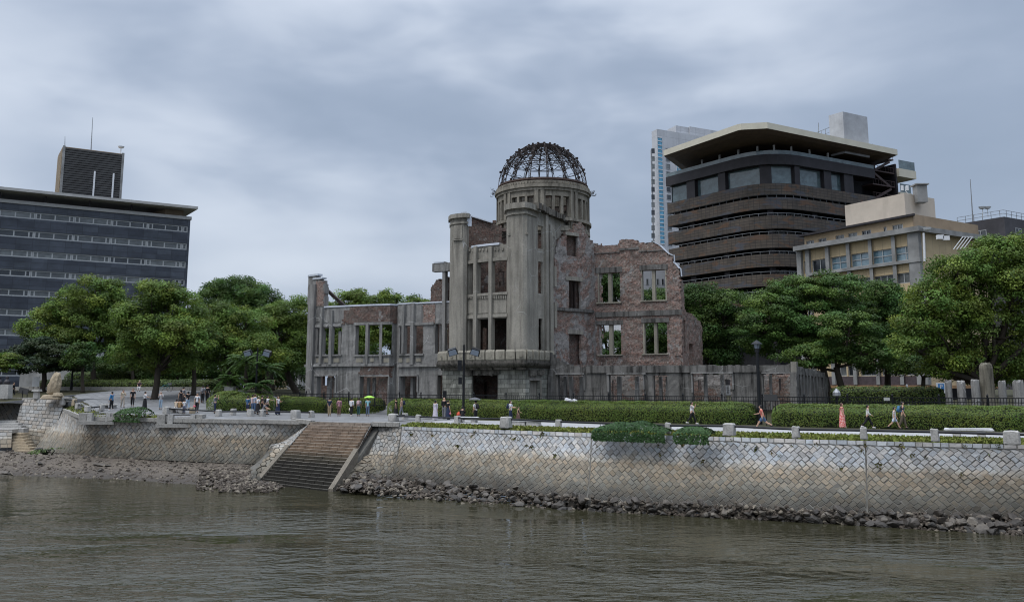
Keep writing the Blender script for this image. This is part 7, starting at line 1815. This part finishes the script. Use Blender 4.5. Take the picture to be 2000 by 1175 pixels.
def umbrella(p, label, c, side, R=.55, up=.55, tilt=.1):
    w = p['W'] @ p['J'][side][3]; t = tag(thing('umbrella', label, 'umbrella', w)); top = Vector((0, tilt, up)); n = 8; mb = MB(); c0 = mb.vert(top + Vector((0, 0, .04))); rings = []
    for r_, z in ((.35, .0), (.7, -.07), (1, -.18)): rings.append([mb.vert(top + Vector((math.cos(6.2832 * k / 16) * R * r_ * (.96 if k % 2 and r_ == 1 else 1), math.sin(6.2832 * k / 16) * R * r_ * (.96 if k % 2 and r_ == 1 else 1), z + (.03 if k % 2 and r_ == 1 else 0)))) for k in range(16)])
    for k in range(16): mb.face((c0, rings[0][k], rings[0][(k + 1) % 16]))
    for a, b in zip(rings, rings[1:]):
        for k in range(16): mb.face((a[k], b[k], b[(k + 1) % 16], a[(k + 1) % 16]))
    mb.build('canopy', cloth(c), t); mb = MB(); mb.tube([(0, 0, -.1), top + Vector((0, 0, .1))], .012, 6); mb.build('shaft', M['black'], t)
PI = math.pi
AWAY, TOW, RGT, LFT = PI / 2, -PI / 2, -.35, PI - .35
# right part of the promenade
person('man in a loose white tee and black trousers drinking as he walks', 1352, 829, 1.70, RGT, .38, (.2, .2), (.9, 1.9), 0, WHITE, BLACK, .55, shoes=WHITE)
person('man in a salmon tee and blue shorts striding quickly to the left', 1491, 838, 1.70, LFT, .62, (-.5, .7), (.5, .9), .22, (.50, .15, .12), DENIM, .45, shorts=True)
person('woman with long brown hair in a long coral patterned dress', 1646, 837, 1.68, RGT, .12, (.15, .2), (.15, .3), 0, dress=(.5, .1, .09), top_mat=patterned((.52, .10, .09), (.62, .40, .36)), hair='brown', hlen=.10, sleeve=.2, shoes=BEIGE)
person('person in a white hooded jacket and black trousers walking right', 1696, 837, 1.62, RGT, .42, (.1, .9), (.1, .9), .05, (.56, .56, .54), BLACK, .95, shoes=WHITE)
person('boy in a white tee and pale shorts walking right', 1748, 838.5, 1.52, RGT, .48, (.25, .2), (-.2, .3), .05, WHITE, (.45, .5, .58), .5, shorts=True)
p = person('tall man in a navy tee and brown trousers beside the boy', 1764, 838, 1.80, RGT, .25, (.05, .4), (.0, .4), .06, NAVY, (.11, .09, .065), .5); backpack(p, 'blue backpack on the man in the navy tee', (.06, .17, .30))
p = person('person in a pale shirt and white mask standing behind the pale solid bench', 997, 824, 1.66, RGT, .12, (.5, 1.0), (.5, 1.0), 0, (.55, .58, .62), NAVY, .5, mask=True); backpack(p, 'dark backpack on the masked person', NAVY)
person('small child in a dark sleeveless top and brown skirt', 1012, 823.5, 1.18, RGT, .2, (.2, 1.0), (-.2, .6), .08, BLACK, (.12, .07, .06), .0, skirt='mid')
person('woman in a long pale lilac dress looking toward the ruin', 850, 821, 1.62, 1.0, .1, (.05, .1), (.05, .1), 0, dress=(.45, .42, .47), hlen=.08, sleeve=.9)
p = person('tall bald man in a black shirt and grey trousers', 867, 819, 1.84, 1.2, .08, (.05, .5), (.05, .3), 0, BLACK, GREY, .9, bald=True)
p = person('woman in a black top and long navy skirt beside the bald man', 875, 820, 1.62, .6, .1, (.05, .1), (.05, .15), 0, BLACK, NAVY, .5, skirt='long'); bag(p, 'pink handbag carried by the woman in the navy skirt', (.55, .2, .24), -1)
b_ = hit(911, 825)
p = person('person in black bending over on the bench under the lamp post', 903, 824, 1.64, AWAY, 0, (.5, .8), (.5, .8), .25, BLACK, BLACK, .9, sit=True); 
t = tag(thing('bag', 'orange red bag on the ground beside the bench', 'bag', hit(897, 823.5))); mb = MB(); rounded(mb, (0, 0, .62), (.42, .28, .38)); mb.build('pouch', cloth((.55, .09, .05)), t, True); mb = MB(); mb.tube([(-.1, 0, .78), (0, 0, .95), (.1, 0, .78)], .015, 5); mb.build('handle', cloth((.3, .05, .03)), t)
t.location.z -= .02
p = person('person in white under a grey umbrella at the right end of the lamp post bench', 929, 824, 1.64, 2.2, .0, (.05, .2), (.5, 2.0), 0, WHITE, BLACK, .5); backpack(p, 'black backpack on the person under the grey umbrella', BLACK); umbrella(p, 'dark grey umbrella tilted over a visitor', (.09, .09, .10), -1, .55, .5, -.05)
# by the steps: people looking at the ruin
person('man in a black tee and khaki trousers seen from behind', 643, 813.1, 1.70, AWAY, .05, (.1, .5), (.1, .5), 0, NAVY, KHAKI, .5)
person('person in a pink checked shirt and brown trousers seen from behind', 662, 813.2, 1.66, AWAY + .3, .06, (.05, .3), (.05, .3), 0, top_mat=patterned((.42, .22, .26), (.20, .10, .14)), legs=(.13, .075, .06), sleeve=.8)
p = person('person in a white top with black overalls and a cream bag', 686, 813.2, 1.68, AWAY - .4, .1, (.05, .3), (.1, .3), 0, WHITE, BLACK, .8, shoes=WHITE); bag(p, 'cream tote bag at the side of the visitor in black overalls', (.5, .46, .38), 1, (.14, .32, .3), .02)
p = person('person in a grey top and dark green trousers with a pinkish backpack', 700, 813.2, 1.68, AWAY, .14, (.1, .2), (.1, .2), 0, (.28, .28, .32), (.03, .075, .07), .55); backpack(p, 'grey and pink backpack on the person in green trousers', (.36, .25, .26))
p = person('man in a light blue shirt and jeans under the green umbrella', 718, 813.2, 1.70, AWAY + .2, .1, (.1, .2), (.5, 2.1), 0, (.25, .48, .52), (.09, .12, .18), .5); umbrella(p, 'bright lime green umbrella', (.30, .55, .08), -1, .55, .42, 0)
person('woman in a black dress walking by the hedge end', 773, 814, 1.66, LFT, .2, (-.3, .2), (.3, .3), 0, dress=BLACK, sleeve=.4)
p = person('fair haired woman in a tan top beside the woman in black', 784, 814, 1.70, LFT + .3, .2, (.1, .2), (-.1, .2), 0, (.45, .33, .22), (.20, .20, .22), .2, hair='tan', hlen=.08); backpack(p, 'navy backpack on the fair haired woman', NAVY)
# group left of the steps
person('man in a blue shirt and navy shorts facing the ruin', 483, 811, 1.70, 1.2, .1, (.1, .3), (.1, .3), 0, (.05, .12, .22), NAVY, .6, shorts=True)
person('person in a pale pink top behind the man in the blue shirt', 492, 808, 1.70, 1.0, .05, (.1, .2), (.1, .2), 0, (.5, .4, .4), DENIM, .5)
person('tall man in a pale blue checked shirt in the group', 497, 808.5, 1.78, .7, .05, (.1, .2), (.1, .2), 0, (.33, .38, .47), DENIM, .5, hair='brown')
person('woman in a white tee, black skirt and pale cap', 503, 810, 1.64, .8, .05, (.1, .3), (.1, .3), 0, WHITE, BLACK, .5, skirt='mid', hat=(.6, .56, .38))
person('dark haired woman behind the person in the pale cap', 511, 807, 1.64, .5, .05, (.1, .2), (.1, .2), 0, (.07, .05, .05), BLACK, .5, hlen=.09)
p = person('man in a white tee and black shorts pointing to the right', 521, 810, 1.70, .4, .08, (1.35, .1), (.1, .4), 0, WHITE, BLACK, .5, shorts=True); backpack(p, 'black backpack on the pointing man', BLACK)
person('person in grey crouching by the rail', 513, 812, 1.62, .0, 0, (.7, .5), (.7, .5), .3, GREY, (.1, .1, .11), .5, crouch=True)
person('woman in a white top and long denim skirt', 542, 810, 1.68, -.6, .12, (.4, 1.5), (.1, .2), 0, WHITE, NAVY, .2, skirt='long', hair='brown')
# forecourt, far left
person('man in a grey tee and dark trousers shading his eyes', 419, 808, 1.70, .6, .05, (.1, .1), (1.1, 2.1), 0, (.15, .15, .17), NAVY, .5)
p = person('man in a white tee and black trousers walking with a pink bag', 384, 806, 1.76, -1.3, .25, (.05, .1), (.05, .1), 0, WHITE, BLACK, .5); bag(p, 'pink and red shopping bag carried by the man in white', (.55, .12, .16), -1); backpack(p, 'dark backpack on the man in the white tee', NAVY)
person('woman in a black top and light jeans on the forecourt', 366, 800, 1.68, 2.4, .15, (.4, 1.6), (.4, 1.6), 0, BLACK, (.26, .35, .45), .5, hlen=.06)
person('woman in a black sleeveless dress behind the seated couple', 352, 797, 1.70, 2.2, .1, (.1, .2), (.1, .2), 0, dress=BLACK, sleeve=.1, hlen=.06)
person('man in a grey jacket standing further back', 357, 791, 1.74, 1.2, .05, (.1, .1), (.1, .1), 0, (.17, .17, .18), BLACK, .95)
p = person('man in a pale shirt seen from behind in the shade', 395, 787, 1.72, AWAY, .06, (.1, .2), (.1, .2), 0, (.33, .34, .36), BLACK, .5); backpack(p, 'small grey pack slung on the man in the pale shirt', (.16, .16, .17))
person('person in black almost lost in the shade of the grove', 404, 786, 1.70, AWAY, .06, (.1, .2), (.1, .2), 0, BLACK, BLACK, .9)
person('seated woman in cream with white trousers', 343, 806, 1.62, 1.4, 0, (.4, .7), (.4, .7), .12, (.46, .38, .29), WHITE, .9, sit=True)
person('seated person in a tan top with their back turned', 350, 806, 1.62, 1.6, 0, (.4, .7), (.4, .7), .05, (.30, .19, .09), BLACK, .9, sit=True)
person('child in a white top standing by the seated couple', 359, 808, 1.25, 1.8, .05, (.2, .6), (.2, .6), 0, WHITE, (.12, .13, .18), .5)
person('person in a grey top and pale jeans photographing', 313, 800, 1.66, -1.4, .1, (.6, 1.8), (.6, 1.8), 0, (.36, .36, .36), (.26, .34, .42), .8, hair='grey')
person('woman in a black pinafore over a white blouse holding an arm out', 282, 800, 1.66, .3, .05, (.1, .1), (.7, .6), 0, WHITE, BLACK, .5, skirt='long')
person('man in a black tee and black trousers walking toward the river', 258, 795, 1.78, -1.2, .28, (.1, .2), (-.1, .2), 0, BLACK, BLACK, .5)
person('woman in a loose beige outfit walking', 239, 796, 1.68, -.9, .2, (.4, 1.4), (.1, .2), 0, BEIGE, (.38, .33, .27), .5, pants_mat=cloth((.36, .32, .27)))
person('man in a blue jacket and black trousers holding an arm out to the left', 217, 802, 1.72, LFT, .1, (.1, .2), (1.45, .1), 0, (.05, .17, .34), BLACK, .95, shoes=WHITE)
person('person in dark top and white trousers sitting on the kerb', 271, 776, 1.64, -1.3, 0, (.4, .8), (.4, .8), .1, (.06, .04, .05), WHITE, .6, sit=True, Y=105, hair='grey')
person('person in dark clothes walking near the bust at the far left', 25, 774, 1.70, .3, .2, (.2, .2), (-.2, .2), 0, BLACK, BLACK, .9, Y=101, z=GU)
# bicycle leaning in the shade
c = atY(321, 776, 104.5); c.z = ground(c.x, c.y); t = tag(thing('bicycle', 'teal bicycle parked by a trunk in the shade of the grove', 'bicycle', c, .15)); tl = plain('teal paint', (.03, .16, .18), .4)
def wheel(x):
    mb = MB(); n = 20; P = [Vector((x + .33 * math.cos(6.2832 * k / n), 0, .34 + .33 * math.sin(6.2832 * k / n))) for k in range(n + 1)]; mb.tube(P, .022, 5, cap=False); w = mb.build('wheel', M['black'], t)
    mb = MB()
    for k in range(8): mb.bar((x, 0, .34), P[k * 2 + 1], .008)
    mb.box((x, 0, .34), (.06, .1, .06)); mb.build('spokes', M['steel'], w)
wheel(-.52); wheel(.52); mb = MB()
for a, b in (((-.52, .34), (-.2, .72)), ((-.52, .34), (0, .32)), ((0, .32), (-.22, .82)), ((0, .32), (.38, .78)), ((-.2, .72), (.36, .82)), ((.36, .95), (.52, .34))): mb.tube([(a[0], 0, a[1]), (b[0], 0, b[1])], .025, 6)
mb.build('frame', tl, t); mb = MB(); rounded(mb, (-.24, 0, .88), (.26, .14, .07)); mb.build('saddle', M['black'], t); mb = MB(); mb.tube([(.28, -.28, 1.0), (.36, 0, .98), (.28, .28, 1.0)], .018, 6); mb.build('handlebar', M['steel'], t); mb = MB(); mb.box((.55, 0, .86), (.3, .34, .24), top=1.15); mb.build('basket', M['steel'], t)
